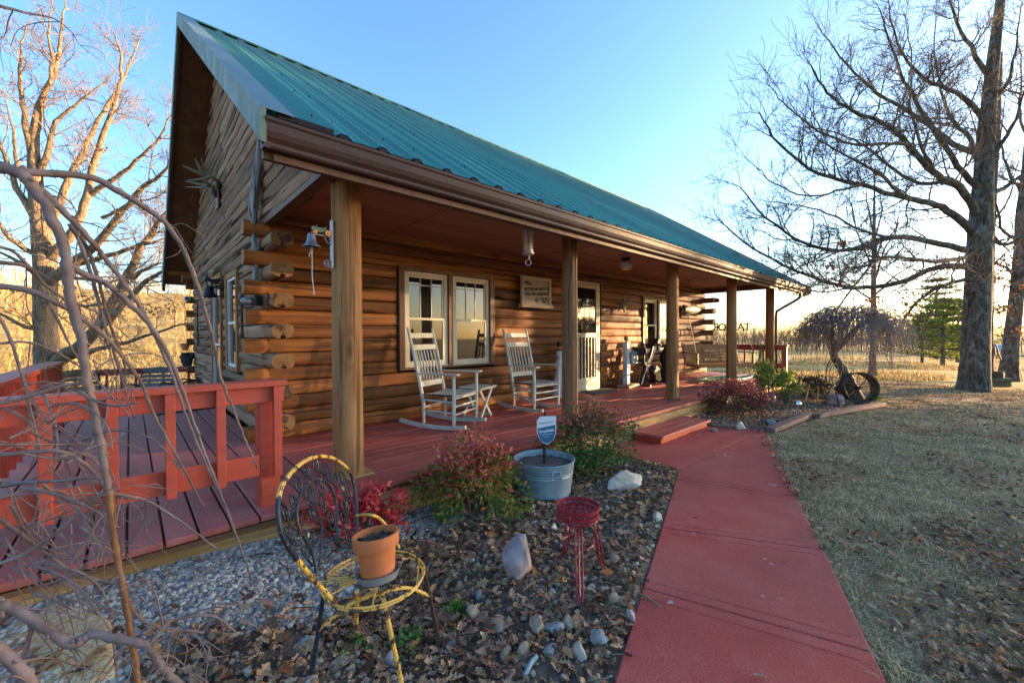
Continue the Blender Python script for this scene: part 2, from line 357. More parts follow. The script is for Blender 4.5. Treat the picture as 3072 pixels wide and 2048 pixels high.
M['mosslog'] = plain('mossy_log', (.10,.095,.05), .9, 0, scale=8, col2=(.055,.06,.025), bmp=.5)
M['paper'] = plain('white_plastic', (.42,.44,.46), .5, 0, .1, 5, .2)
M['carpaint'] = plain('pale_car_paint', (.35,.43,.50), .3, .2, .05, 3, 0)
# --- foliage and ground
def leaf(name, stops, zr=None, rough=.5, trans=.25, isl=(.7,1.25)):
    m, nt, N, b = nodes_of(name); r = island(nt, N)
    if zr:
        tc = N('ShaderNodeTexCoord'); sx = N('ShaderNodeSeparateXYZ'); nt.links.new(tc.outputs['Object'], sx.inputs[0])
        g = N('ShaderNodeMapRange'); nt.links.new(sx.outputs[2], g.inputs[0]); g.inputs[1].default_value, g.inputs[2].default_value = zr
        n = tnoise(nt, N, 4.5, 2); fac = math_n(nt, 'ADD', math_n(nt, 'MULTIPLY', g.outputs[0], .55), math_n(nt, 'ADD', math_n(nt, 'MULTIPLY', n, .55), math_n(nt, 'SUBTRACT', math_n(nt, 'MULTIPLY', r, .5), .36)))
    else: fac = r
    c = hsv(nt, ramp(nt, fac, stops), r, isl[0], isl[1], .012)
    nt.links.new(c, b.inputs['Base Color']); setin(b, Roughness=rough); b.inputs['Specular IOR Level'].default_value = .25
    if trans:
        t = N('ShaderNodeBsdfTranslucent'); nt.links.new(c, t.inputs[0]); mx = N('ShaderNodeMixShader'); mx.inputs[0].default_value = trans
        nt.links.new(b.outputs[0], mx.inputs[1]); nt.links.new(t.outputs[0], mx.inputs[2]); nt.links.new(mx.outputs[0], [n for n in nt.nodes if n.type == 'OUTPUT_MATERIAL'][0].inputs[0])
    return m
M['nandina'] = leaf('nandina_leaf', [(.24, (.08,.19,.025)), (.47, (.20,.225,.035)), (.57, (.30,.15,.05)), (.69, (.42,.07,.055)), (.82, (.50,.10,.085)), (.98, (.60,.26,.18))], (0, .52))
M['nandina_red'] = leaf('nandina_red_leaf', [(.15, (.08,.12,.03)), (.3, (.32,.03,.03)), (.6, (.50,.032,.04)), (.95, (.56,.10,.085))], (0, .3))
M['nandina_dark'] = leaf('nandina_mixed_leaf', [(.25, (.05,.145,.035)), (.58, (.10,.18,.045)), (.69, (.20,.11,.055)), (.84, (.34,.08,.075)), (.98, (.48,.15,.13))], (0, .55))
M['nandina_plum'] = leaf('nandina_plum_leaf', [(.2, (.05,.06,.025)), (.45, (.12,.05,.04)), (.7, (.20,.065,.065)), (.95, (.36,.05,.06))], (0, .5))
M['darkbush'] = leaf('dark_bush_leaf', [(.3, (.018,.04,.016)), (.6, (.035,.06,.022)), (.85, (.10,.035,.03))], (0, .4))
M['yellowleaf'] = leaf('yellow_green_leaf', [(.2, (.12,.20,.03)), (.6, (.26,.32,.05)), (.95, (.40,.42,.09))], (0, .5))
M['weed'] = leaf('green_weed', [(.2, (.04,.12,.02)), (.8, (.10,.24,.04))])
M['oakleaf'] = leaf('dead_oak_leaf', [(.05, (.10,.055,.033)), (.35, (.24,.132,.078)), (.62, (.36,.21,.12)), (.86, (.50,.31,.175)), (.97, (.45,.17,.05))], None, .7, .1, (.6,1.2))
M['dryleaf'] = leaf('russet_leaf', [(.1, (.10,.04,.02)), (.5, (.20,.085,.035)), (.9, (.30,.14,.06))], None, .7, .3)
M['grass'] = leaf('dormant_grass', [(.0, (.20,.15,.08)), (.3, (.42,.315,.17)), (.65, (.62,.465,.255)), (.9, (.72,.555,.33)), (.97, (.19,.21,.08))], None, .7, .15, (.65, 1.2))
M['tallgrass'] = leaf('golden_field_grass', [(.0, (.22,.15,.055)), (.5, (.40,.28,.11)), (.95, (.52,.39,.18))], None, .7, .3, (.7, 1.2))
M['needle'] = leaf('pine_needle', [(.1, (.10,.13,.02)), (.6, (.22,.235,.03)), (.95, (.34,.32,.055))], None, .55, .3)
M['gravel'] = plain('grey_gravel', (.45,.41,.355), .8, 0, .12, 30, .3, isl=(.45, 1.35))
M['rubble'] = None
def stone_mat(name, stops, scale=6, bmp=.6, rough=.8, isl=None, st=(1,1,1)):
    m, nt, N, b = nodes_of(name); n = tnoise(nt, N, scale, 9, st, .65, .4)
    c = ramp(nt, n, stops)
    if isl: c = hsv(nt, c, island(nt, N), *isl, .03)
    nt.links.new(c, b.inputs['Base Color']); setin(b, Roughness=rough); bump(nt, b, tnoise(nt, N, scale*4, 8, st, .65), bmp, .015); return m
def isl_mat(name, stops, rough=.95, bmp=.3):
    m, nt, N, b = nodes_of(name); c = ramp(nt, island(nt, N), stops)
    c = mix(nt, .6, c, ramp(nt, tnoise(nt, N, 40, 5), [(.3, (.5,.5,.5)), (.65, (1.15,1.15,1.15))]), 'MULTIPLY')
    nt.links.new(c, b.inputs['Base Color']); setin(b, Roughness=rough); b.inputs['Specular IOR Level'].default_value = .15; bump(nt, b, tnoise(nt, N, 90, 4), bmp, .004); return m
M['rubble'] = isl_mat('bed_rubble', [(0, (.16,.115,.08)), (.3, (.30,.225,.16)), (.55, (.40,.32,.24)), (.72, (.46,.30,.16)), (.87, (.42,.19,.07)), (.96, (.52,.46,.37))])
M['acorn'] = isl_mat('acorns', [(0, (.16,.08,.035)), (.5, (.34,.175,.08)), (1, (.46,.27,.14))], .45, .05)
M['twig'] = isl_mat('twigs', [(0, (.06,.045,.038)), (.6, (.14,.11,.09)), (1, (.30,.25,.19))])
M['st_grey'] = stone_mat('pink_grey_boulder', [(.3, (.20,.16,.155)), (.5, (.33,.265,.265)), (.68, (.42,.40,.40))], 5)
M['st_gold'] = stone_mat('golden_boulder', [(.36, (.12,.05,.022)), (.43, (.52,.23,.06)), (.49, (.66,.50,.27)), (.54, (.42,.22,.07)), (.60, (.72,.64,.48)), (.66, (.50,.34,.17))], 11, 1.0, st=(.7,1.5,1.3))
M['st_white'] = stone_mat('white_quartz', [(.3, (.30,.20,.09)), (.46, (.46,.39,.30)), (.65, (.55,.52,.48))], 5, .4)
M['st_tan'] = stone_mat('tan_rock', [(.3, (.16,.11,.07)), (.5, (.34,.25,.16)), (.7, (.44,.37,.28))], 9, .6)
M['st_blue'] = stone_mat('blue_grey_rock', [(.3, (.12,.12,.12)), (.5, (.24,.24,.235)), (.7, (.36,.355,.335))], 9, .6, st=(1,3,1))
M['st_pink'] = stone_mat('pink_rock', [(.3, (.24,.15,.13)), (.6, (.40,.28,.26))], 6, .5)
def bark(name, dark, mid, light, lichen=None, scale=3.5):
    m, nt, N, b = nodes_of(name); n1 = tnoise(nt, N, scale*4.5, 8, (1,1,.20), .68, 1.1); n2 = tnoise(nt, N, scale*14, 4, (1,1,.4), .6)
    h = math_n(nt, 'ADD', n1, math_n(nt, 'MULTIPLY', n2, .35)); hh = math_n(nt, 'MULTIPLY', h, .74)
    c = ramp(nt, hh, [(.36, dark), (.49, mid), (.62, light)])
    if lichen:
        c = mix(nt, ramp(nt, tnoise(nt, N, scale*1.6, 8, (1,1,.7), .75), [(.49, (0,0,0)), (.60, (.8,.8,.8))]), c, lichen[0])
        c = mix(nt, ramp(nt, tnoise(nt, N, scale*.6, 7, (1,1,.5), .75), [(.53, (0,0,0)), (.64, (.85,.85,.85))]), c, lichen[1])
        c = mix(nt, ramp(nt, hh, [(.33, (.25,.25,.25)), (.47, (1,1,1))]), dark, c)
    nt.links.new(c, b.inputs['Base Color']); setin(b, Roughness=.9); b.inputs['Specular IOR Level'].default_value = .2
    bump(nt, b, h, 1.0, .06); return m
M['bark_r'] = bark('oak_bark', (.018,.014,.010), (.09,.075,.058), (.18,.155,.125), ((.25,.26,.225), (.085,.072,.014)))
M['bark_l'] = bark('pale_oak_bark', (.06,.042,.028), (.22,.155,.10), (.38,.285,.19))
M['twig_r'] = plain('oak_twigs', (.22,.155,.11), .85, 0, .3, 9, .2)
M['twig_l'] = plain('pale_oak_twigs', (.28,.20,.14), .85, 0, .25, 9, .2)
M['weep_bark'] = plain('weeping_tree_bark', (.17,.12,.085), .85, 0, scale=12, col2=(.08,.055,.04), bmp=.6)
M['weep_twig'] = plain('weeping_twigs', (.33,.24,.20), .8, 0, .25, 9, .1)
M['near_twig'] = plain('near_branch_bark', (.24,.17,.165), .7, 0, scale=18, col2=(.13,.085,.07), bmp=.25, dirt=(.27,.16,.09))
M['orange_twig'] = plain('orange_shoot_bark', (.30,.13,.05), .55, 0, scale=18, col2=(.19,.08,.035), bmp=.2, dirt=(.22,.15,.12))
M['far_wood'] = isl_mat('distant_wood_bark', [(0, (.10,.072,.05)), (.5, (.19,.13,.08)), (1, (.30,.21,.125))], .9, 0)
M['gold_brush'] = isl_mat('golden_brush_bark', [(0, (.32,.19,.06)), (.5, (.50,.32,.115)), (1, (.66,.46,.20))], .9, 0)
M['cedar'] = leaf('cedar_foliage', [(.1, (.02,.04,.015)), (.9, (.05,.085,.03))], None, .6, .1)
def ground_mat():
    m, nt, N, b = nodes_of('lawn_ground'); tc = N('ShaderNodeTexCoord'); sx = N('ShaderNodeSeparateXYZ'); nt.links.new(tc.outputs['Object'], sx.inputs[0])
    n1 = tnoise(nt, N, .55, 7, (1,1,1), .62); n2 = tnoise(nt, N, 26, 6, (1,1,1), .7); n3 = tnoise(nt, N, .16, 5)
    c = ramp(nt, n1, [(.32, (.13,.08,.045)), (.44, (.26,.18,.10)), (.58, (.40,.295,.17)), (.76, (.29,.255,.12))])
    c = mix(nt, .75, c, ramp(nt, n2, [(.3, (.35,.33,.30)), (.62, (1.2,1.2,1.15))]), 'MULTIPLY')
    # the mown lawn gives way to tall golden pasture with distance from the house
    d = N('ShaderNodeVectorMath', operation='LENGTH'); nt.links.new(tc.outputs['Object'], d.inputs[0])
    g = N('ShaderNodeMapRange'); nt.links.new(math_n(nt, 'ADD', d.outputs['Value'], math_n(nt, 'MULTIPLY', n3, 8)), g.inputs[0])
    g.inputs[1].default_value = 19; g.inputs[2].default_value = 24
    gold = ramp(nt, tnoise(nt, N, .35, 8, (1,1,1), .7), [(.3, (.32,.20,.065)), (.5, (.50,.33,.115)), (.72, (.62,.45,.19))])
    c = mix(nt, g.outputs[0], c, gold)
    nt.links.new(c, b.inputs['Base Color']); setin(b, Roughness=.95); b.inputs['Specular IOR Level'].default_value = .15
    bump(nt, b, n2, .8, .03); return m
M['ground'] = ground_mat()
M['bed'] = plain('bed_soil', (.22,.145,.095), .95, 0, scale=16, col2=(.035,.027,.022), bmp=1.0, bscale=60, detail=9)
M['gravelbase'] = plain('gravel_base', (.24,.24,.24), .95, 0, scale=60, col2=(.08,.078,.075), bmp=1.0, bscale=80)
M['road'] = plain('asphalt', (.20,.21,.23), .8, 0, .1, 3, .1)
# ================================================================== LOG HOUSE
H = thing('log_house', (6.3, 7.4, 0), 'one storey log house with teal metal roof and deep front porch on round posts', 'house')
SL = 3.294/4.834                      # roof slope
YE, ZE, YR = 2.60, 2.298, 7.40        # eave line and ridge line of the roof surface
ZR = ZE + SL*(YR-YE)
def rz(y): return ZE + SL*((y if y < YR else 2*YR-y) - YE)
X0, X1 = .545, 13.40
LH = .149; LC = .0765
rg = random.Random(11)
def log_rings(a0, a1, zc, face, axis, h=LH, back=.10, flip=1, amp=.004):
    """rings of a D-shaped log; axis 'x': runs along x with the round side at y = face (towards -y); 'y': along y, round side at x = face"""
    prof = [(0,-.5),(-.022,-.495),(-.043,-.41),(-.055,-.2),(-.060,.02),(-.056,.22),(-.046,.40),(-.028,.49),(0,.5),(back,.5),(back,-.5)] if axis == 'y' else [(-.018,-.5),(-.046,-.475),(-.0545,-.41),(-.0588,-.22),(-.060,.02),(-.0590,.22),(-.0555,.40),(-.048,.472),(-.018,.5),(back,.5),(back,-.5)]
    n = max(2, int(abs(a1-a0)/.5)+1); rings = []
    for i in range(n+1):
        a = lerp(a0, a1, i/n); j = rg.uniform(-amp, amp); jz = rg.uniform(-.003, .003)
        ring = []
        for o, z in prof:
            off = o + .060 + (j if o < 0 else 0); zz = zc + z*h*.985 + jz
            ring.append((a, face+off, zz) if axis == 'x' else (face+off*flip, a, zz))
        rings.append(ring if axis == 'x' else ring[::-1])
    return rings
def log(mb, a0, a1, zc, face, axis, **k):
    if a1-a0 > .03: mb.loft(log_rings(a0, a1, zc, face, axis, **k))
def minus(a, b, holes, zc):
    segs = [(a, b)]
    for h0, h1, z0, z1 in holes:
        if z0 < zc < z1:
            out = []
            for s, e in segs:
                if h1 <= s or h0 >= e: out.append((s, e)); continue
                if h0 > s: out.append((s, h0))
                if h1 < e: out.append((h1, e))
            segs = out
    return segs
YW = 4.76
FH = [(2.46, 4.08, .61, 1.96), (5.93, 6.87, -.1, 2.12), (8.44, 9.95, .62, 1.95)]
mb = MB()
for k in range(16):
    zc = LC + LH*k
    for s, e in minus(1.04, 11.80, FH, zc):
        log(mb, s, e, zc, YW, 'x')
fw = mb.build('log_wall', M['log'], H); fw['label'] = 'warm brown front log wall under the porch'
mb = MB()                                                 # squared tails of the front logs past both corners
for k in range(0, 15, 2):
    zc = LC + LH*k
    for a, b in ((.832+rg.uniform(-.012,.012), 1.06), (11.78, 11.95+rg.uniform(-.015,.015))):
        mb = MB(); pr = [(0,-.5),(-.03,-.49),(-.048,-.36),(-.058,-.15),(-.06,.04),(-.054,.24),(-.04,.41),(-.024,.485),(0,.5),(.085,.5),(.085,-.5)]
        mb.loft([[(x, YW+.058+o*.97, zc+z*LH*.97) for o, z in pr] for x in (a, b)])
        mb.build('log_tail', M['log'], H)
XG = .985
GH = [(6.06, 6.90, .62, 1.92), (7.30, 8.30, -.1, 2.02)]
mb = MB(); zz = LC
k = 0
while True:
    zc = LC + LH*k
    if zc > ZR-.3: break
    if zc < 2.26: ys = [(4.80, 11.15)]
    else:
        y0 = YE + (zc+.075+.16-ZE)/SL; ys = [(max(2.95, y0), 2*YR-max(2.95, y0))]
    for a, b in ys:
        for s, e in minus(a, b, GH, zc):
            cuts = [s]                                    # the logs are butted end to end along the wall
            if e-s > 3: cuts.append(s+(e-s)*rg.uniform(.3, .7))
            cuts.append(e)
            for s2, e2 in zip(cuts, cuts[1:]): log(mb, s2+.002, e2-.002, zc, XG+rg.uniform(-.006,.006), 'y', amp=.007)
    k += 1
gw = mb.build('log_wall', M['log_grey'], H); gw['label'] = 'weathered grey gable log wall'
# round tails of the gable logs, with the notch cut under each
for x0 in (1.085, 11.74):
    for k in range(1, 15, 2):
        zc = LC + LH*k; ye = 4.42 + rg.uniform(-.015, .015); w = .098 + rg.uniform(-.005,.004); h = LH*.5
        ring = []
        for i in range(20):
            a = -PI/2 + 2*PI*i/20; c, s_ = math.cos(a), math.sin(a)
            ring.append((x0 + w*(abs(c)**.75)*(1 if c > 0 else -1), zc + h*(abs(s_)**.8)*(1 if s_ > 0 else -1)))
        nt = [(x0-.022, zc-h*.98), (x0-.022, zc-h*.62), (x0-.006, zc-h*.62), (x0-.004, zc-h*.28), (x0+.004, zc-h*.28), (x0+.006, zc-h*.62), (x0+.024, zc-h*.62), (x0+.024, zc-h*.98)]
        ring = nt[::-1][::-1] + ring[2:-1] if False else ring[1:20] + nt
        R0 = [(x, ye, z) for x, z in ring]; R1 = [(x, 4.80, z) for x, z in ring]
        mb = MB(); mb.loft([R0, R1], cap=False); mb.m = 1; mb.add(R0, [tuple(range(len(R0)-1, -1, -1))]); mb.build('log_tail', [M['log_grey'], M['log_end']], H)
mb = MB()                                                 # right gable and back walls, never seen closely
for k in range(15):
    zc = LC+LH*k
    mb.rng((11.68, 4.83, zc-LH*.49), (11.80, 11.1, zc+LH*.49)); mb.rng((1.1, 11.05, zc-LH*.49), (11.68, 11.15, zc+LH*.49))
    if k % 2 == 0: mb.rng((.54+.33, 11.02, zc-LH*.47), (1.1, 11.17, zc+LH*.47))
k = 15
while LC+LH*k < ZR-.3:
    zc = LC+LH*k; y0 = max(2.95, YE+(zc+.235-ZE)/SL); mb.rng((11.68, y0, zc-LH*.49), (11.80, 2*YR-y0, zc+LH*.49)); k += 1
mb.build('log_wall', M['log'], H)
mb = MB(); mb.rng((1.2, 4.90, .02), (11.6, 11.0, .04)); mb.rng((1.2, 4.9, 2.36), (11.6, 11.0, 2.38)); mb.build('inner_floor', M['beam'], H)
# ---- roof
def roof_side(sgn):
    mb = MB(); pit = .2575; prof = []
    x = X0 + .01; prof.append((x, 0)); r = .995
    while r < X1-.06:
        prof += [(r-.052, 0), (r-.020, .025), (r+.020, .025), (r+.052, 0)]
        prof += [(r+.118, 0), (r+.123, .004), (r+.133, .004), (r+.138, 0)] if r+.2 < X1-.06 else []
        r += pit
    prof.append((X1, 0)); prof.sort()
    a = [(px, (YE if sgn > 0 else 2*YR-YE), ZE+pz) for px, pz in prof]; b = [(px, YR, ZR+pz) for px, pz in prof]
    nseg = 6; vs = []
    for i in range(nseg+1):
        t = i/nseg; vs += [tuple(lerp(a[j][q], b[j][q], t) for q in range(3)) for j in range(len(a))]
    n = len(a); fs = [(i*n+j, i*n+j+1, (i+1)*n+j+1, (i+1)*n+j) for i in range(nseg) for j in range(n-1)]
    if sgn < 0: fs = [f[::-1] for f in fs]
    mb.add(vs, fs); return mb
mb = roof_side(1); m2 = roof_side(-1); mb.add(m2.v, m2.f)
mb.m = 1
for y in (3.0, 3.9, 4.8, 5.7, 6.6, 7.2):                   # screw heads
    r = .995
    while r < X1-.1:
        for d in (-.068, .068): mb.ball((r+d, y+rg.uniform(-.02,.02), rz(y)+.004), .007, 6, 4)
        r += .2575
mb.m = 2; r = .995                                         # dark rib closures along the eave
while r < X1-.1:
    mb.rng((r-.030, YE-.003, ZE-.010), (r+.030, YE+.02, ZE+.017)); r += .2575
mb.rng((.62, YE-.006, ZE-.004), (.93, YE+.03, ZE+.03))
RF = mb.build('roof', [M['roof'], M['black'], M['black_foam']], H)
mb = MB()                                                 # ridge cap
for s in (1, -1):
    mb.prism([(X0-.012, YR, ZR+.045), (X0-.012, YR-s*.15, ZR+.045-SL*.15), (X0-.012, YR-s*.15, ZR+.03-SL*.15), (X0-.012, YR, ZR+.03)], (X1-X0+.02, 0, 0))
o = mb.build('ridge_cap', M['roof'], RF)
mb = MB()                                                 # roof deck boards: soffit under the gable overhang
for s in (1, -1):
    f = (lambda y: y) if s > 0 else (lambda y: 2*YR-y)
    for xa, xb in ((.57, 13.36),):
        P = [(xa, f(YE+.10), rz(YE+.10)-.03), (xa, YR, ZR-.03), (xa, YR, ZR-.10), (xa, f(YE+.10), rz(YE+.10)-.10)]
        mb.prism(P, (xb-xa, 0, 0))
mb.build('soffit', M['soffit'], H)
# rake flashing with its top flange
for s in (1, -1):
    f = (lambda y: y) if s > 0 else (lambda y: 2*YR-y)
    ya = YE-.03
    for xx in ((.532, .56), (13.38, 13.405)):
        mb = MB(); mf = MB(); P = [(xx[0], f(ya), rz(ya)+.035), (xx[0], YR, ZR+.035), (xx[0], YR, ZR-.15), (xx[0], f(ya), rz(ya)-.15)]
        mb.prism(P, (xx[1]-xx[0], 0, 0))
        x2 = (xx[0]-.002, xx[0]+.17) if xx[0] < 1 else (xx[1]-.17, xx[1]+.002)
        P = [(x2[0], f(ya), rz(ya)+.043), (x2[0], YR, ZR+.043), (x2[0], YR, ZR+.036), (x2[0], f(ya), rz(ya)+.036)]
        mf.prism(P, (x2[1]-x2[0], 0, 0)); mb.build('rake_trim', M['rake'], RF); mf.build('rake_flange', M['flash'], RF)
mb = MB()                                                 # brown drip edge under the flashing, seen on the far slope
for s in (1, -1):
    f = (lambda y: y) if s > 0 else (lambda y: 2*YR-y)
    P = [(.556, f(YE), rz(YE)-.148), (.556, YR, ZR-.148), (.556, YR, ZR-.185), (.556, f(YE), rz(YE)-.185)]; mb.prism(P, (.03, 0, 0))
mb.build('drip_edge', M['gutter'], H)
# ---- fascia, gutter, downspout
mb = MB(); mb.rng((.57, 2.700, 2.085), (13.36, 2.735, 2.262)); mb.build('fascia', M['beam'], H)
mb = MB(); mb.rng((.62, 2.676, 2.078), (13.3, 2.699, 2.118)); mb.build('fascia_lip', M['trimbrown'], H)
prof = [(2.694,2.276),(2.694,2.124),(2.622,2.122),(2.612,2.132),(2.612,2.150),(2.606,2.156),(2.588,2.172),(2.574,2.200),(2.569,2.245),(2.560,2.254),(2.558,2.272),(2.572,2.272),(2.575,2.258),(2.581,2.205),(2.594,2.178),(2.618,2.158),(2.622,2.134),(2.682,2.136),(2.682,2.276)]
mb = MB(); mb.prism([(.56, y, z) for y, z in prof], (12.88, 0, 0))
GT = mb.build('gutter', M['gutter'], H)
for x in (.556, 13.438): mb = MB(); mb.prism([(x, y, z) for y, z in prof[:12]] , (.006, 0, 0)); mb.build('end_cap', M['gutter'], GT)
mb = MB()
P = smooth_poly([(12.50, 2.63, 2.15), (12.50, 2.63, 2.03), (12.46, 2.72, 1.93), (12.24, 3.02, 1.70), (12.20, 3.08, 1.58), (12.20, 3.08, .9), (12.20, 3.06, .12), (12.22, 3.0, -.02), (12.28, 2.86, -.14)], 4)
mb.tube(P, .042, 10, squash=.8); mb.torus((12.2, 3.08, 1.1), .046, .006); mb.torus((12.2, 3.07, .3), .046, .006)
mb.build('downspout', M['spout'], H)
# ---- porch ceiling, beams, posts
mb = MB(); mb.rng((1.06, 2.74, 2.335), (11.7, 4.80, 2.350)); mb.rng((11.7, 2.74, 2.345), (13.3, 3.0, 2.352)); CE = mb.build('porch_ceiling', M['ceil'], H)
mb = MB()
for x in (2.35, 4.79, 7.23, 9.67): mb.rng((x-.004, 2.75, 2.332), (x+.004, 4.78, 2.336))
mb.rng((1.06, 3.94, 2.332), (11.7, 3.947, 2.336)); mb.build('panel_joint', M['beam'], CE)
mb = MB(); mb.rng((1.0, 3.06, 2.255), (12.1, 3.235, 2.333)); mb.rng((1.0, 2.74, 2.20), (1.09, 4.80, 2.332)); mb.rng((11.66, 2.80, 2.21), (11.80, 4.80, 2.343)); mb.build('porch_beam', M['beam'], H)
PX = [1.213 + 2.674*i for i in range(5)]
for i, x in enumerate(PX):
    r0 = random.Random(50+i); rings = []; R = (.108, .094, .096, .10, .098)[i]
    for j in range(15):
        z = .012 + j*(2.30-.012)/14; ring = []
        for q in range(28):
            a = 2*PI*q/28; rr = R*(1.03-.05*j/14) + .004*mnoise.noise(V((math.cos(a)*1.6, math.sin(a)*1.6, z*.9+i*9)))
            if i == 1 and abs(((a-rad(268)+PI) % (2*PI))-PI) < .07: rr -= .016
            ring.append((x+rr*math.cos(a), 3.146+rr*math.sin(a), z))
        rings.append(ring)
    mb = MB(); mb.loft(rings); P_ = mb.build('porch_post', M['post'] if i != 1 else M['post_dark'], H)
    P_['label'] = ('stout pale porch post nearest the camera', 'split dark brown porch post beside the hanging tin lantern', 'porch post standing behind the wooden step by the covered bundle', 'porch post in front of the swing', 'last porch post beside the downspout')[i]
    mb = MB(); mb.box((x+.03, 3.13, .006), (.25, .2, .012), Matrix.Rotation(.2*i, 3, 'Z')); mb.build('post_shim', M['treated'] if i == 0 else M['trimbrown'], P_)
# ---- windows
def window(x0, x1, z0, z1, y, grid=2, frame=M['almond']):
    mb = MB(); t = .048; d = (y-.012, y+.05)
    for a, b in (((x0, d[0], z0), (x0+t, d[1], z1)), ((x1-t, d[0], z0), (x1, d[1], z1)), ((x0+t, d[0], z1-t), (x1-t, d[1], z1)), ((x0+t, d[0], z0), (x1-t, d[1], z0+t*.8))): mb.rng(a, b)
    mb.rng((x0-.01, y-.03, z0-.012), (x1+.01, y+.02, z0))
    W = mb.build('window', frame, H, bevel=.004)
    zm = (z0+z1)/2+.0; s = .030
    def sash(zz0, zz1, yy, grid):
        mb = MB(); a0, a1 = x0+t, x1-t
        mb.rng((a0, yy, zz0), (a0+s, yy+.022, zz1)); mb.rng((a1-s, yy, zz0), (a1, yy+.022, zz1)); mb.rng((a0+s, yy, zz0), (a1-s, yy+.022, zz0+s)); mb.rng((a0+s, yy, zz1-s), (a1-s, yy+.022, zz1))
        S = mb.build('sash', frame, W)
        mb = MB(); mb.rng((a0+s*.5, yy+.010, zz0+s*.5), (a1-s*.5, yy+.014, zz1-s*.5)); mb.build('pane', M['glass'], W)
        if grid:
            mb = MB()
            for q in range(1, grid+1):
                xx = lerp(a0+s, a1-s, q/(grid+1)); mb.rng((xx-.006, yy+.002, zz0+s), (xx+.006, yy+.009, zz1-s))
            mb.rng((a0+s, yy+.003, zz1-.13), (a1-s, yy+.008, zz1-.118)); mb.build('muntin', frame, W)
    sash(zm-.015, z1-t, y+.004, grid); sash(z0+t*.8, zm+.018, y-.008, 0)
    return W
Y_ = 4.775
window(2.560, 3.222, .668, 1.905, Y_); window(3.302, 3.965, .664, 1.905, Y_)
window(8.525, 9.135, .685, 1.892, Y_, 0); window(9.255, 9.865, .685, 1.892, Y_, 0)
mb = MB()                                                 # brown casing around and between the windows and the door
for x0, x1, z0, z1, mids in ((2.478, 4.06, .628, 1.955, (3.262,)), (8.46, 9.93, .64, 1.94, (9.195,))):
    mb.rng((x0, 4.735, z0), (x0+.078, 4.83, z1)); mb.rng((x1-.09, 4.735, z0), (x1, 4.83, z1)); mb.rng((x0+.078, 4.745, z1-.046), (x1-.09, 4.83, z1)); mb.rng((x0+.078, 4.745, z0), (x1-.09, 4.83, z0+.022))
    for m in mids: mb.rng((m-.036, 4.738, z0+.022), (m+.036, 4.83, z1-.046))
    mb.build('casing', M['trimbrown'], H, bevel=.003); mb = MB()
mb.rng((5.945, 4.765, 0), (5.985, 4.83, 2.12)); mb.rng((6.80, 4.765, 0), (6.84, 4.83, 2.12)); mb.rng((5.985, 4.768, 2.085), (6.80, 4.83, 2.12))
mb.build('casing', M['trimbrown'], H, bevel=.003)
# ---- door
mb = MB(); x0, x1, z1 = 5.985, 6.80, 2.085
mb.rng((x0, 4.745, .015), (x0+.05, 4.81, z1)); mb.rng((x1-.05, 4.745, .015), (x1, 4.81, z1)); mb.rng((x0+.05, 4.746, z1-.05), (x1-.05, 4.81, z1)); mb.rng((x0+.05, 4.74, .004), (x1-.05, 4.82, .026))
DR = mb.build('door', M['almond'], H, bevel=.003)
mb = MB(); a, b = x0+.055, x1-.055; y0, y1 = 4.750, 4.782
mb.rng((a, y0, .03), (a+.055, y1, z1-.055)); mb.rng((b-.055, y0, .03), (b, y1, z1-.055)); mb.rng((a+.055, y0, z1-.12), (b-.055, y1, z1-.055)); mb.rng((a+.055, y0, 1.025), (b-.055, y1, 1.11)); mb.rng((a+.055, y0, .03), (b-.055, y1, .25))
mb.build('screen_frame', M['doorpaint'], DR, bevel=.003)
mb = MB()
for i in range(6): xx = lerp(a+.055, b-.055, (i+.5)/6); mb.rng((xx-.011, y0+.004, .25), (xx+.011, y1-.004, 1.025))
mb.build('baluster', M['doorpaint'], DR)
mb = MB(); mb.rng((a+.055, 4.768, 1.11), (b-.055, 4.772, z1-.12)); mb.build('pane', M['glass'], DR)
mb = MB(); mb.rng((a+.055, 4.785, .25), (b-.055, 4.79, 1.025)); mb.build('screen', M['screen'], DR)
for z in (.42, 1.06, 1.78): mb = MB(); mb.rng((b+.004, 4.738, z-.04), (b+.03, 4.752, z+.04)); mb.build('hinge', M['yellow'], DR)
mb = MB(); mb.rng((a+.012, 4.738, 1.0), (a+.04, 4.75, 1.14)); mb.tube([(a+.026, 4.735, 1.06), (a+.026, 4.715, 1.06), (a+.09, 4.71, 1.06)], .008); mb.build('handle', M['black'], DR)
# ---- gable openings (window near the corner, glazed door beyond)
def gable_open(y0, y1, z0, z1, nm, split):
    mb = MB(); t = .09
    mb.rng((.965, y0, z0), (1.06, y0+t, z1)); mb.rng((.965, y1-t, z0), (1.06, y1, z1)); mb.rng((.968, y0+t, z1-t*.8), (1.06, y1-t, z1)); mb.rng((.962, y0+t, z0), (1.06, y1-t, z0+.05))
    W = mb.build(nm, M['post'], H, bevel=.003)
    mb = MB(); a, b = y0+t, y1-t
    for p, q in ((a, a+.035), (b-.035, b)): mb.rng((.985, p, z0+.05), (1.03, q, z1-.072))
    mb.rng((.986, a+.035, z1-.11), (1.03, b-.035, z1-.072)); mb.rng((.986, a+.035, split-.018), (1.03, b-.035, split+.018)); mb.rng((.986, a+.035, z0+.05), (1.03, b-.035, z0+.09))
    mb.build('sash', M['white'], W); mb = MB(); mb.rng((1.008, a+.02, z0+.07), (1.014, b-.02, z1-.09)); mb.build('pane', M['glass'], W)
gable_open(6.06, 6.90, .62, 1.92, 'window', 1.25); gable_open(7.30, 8.30, .01, 2.02, 'door', .95)
mb = MB(); mb.rng((.70, 4.55, 2.22), (.83, 4.62, 2.5)) ; 
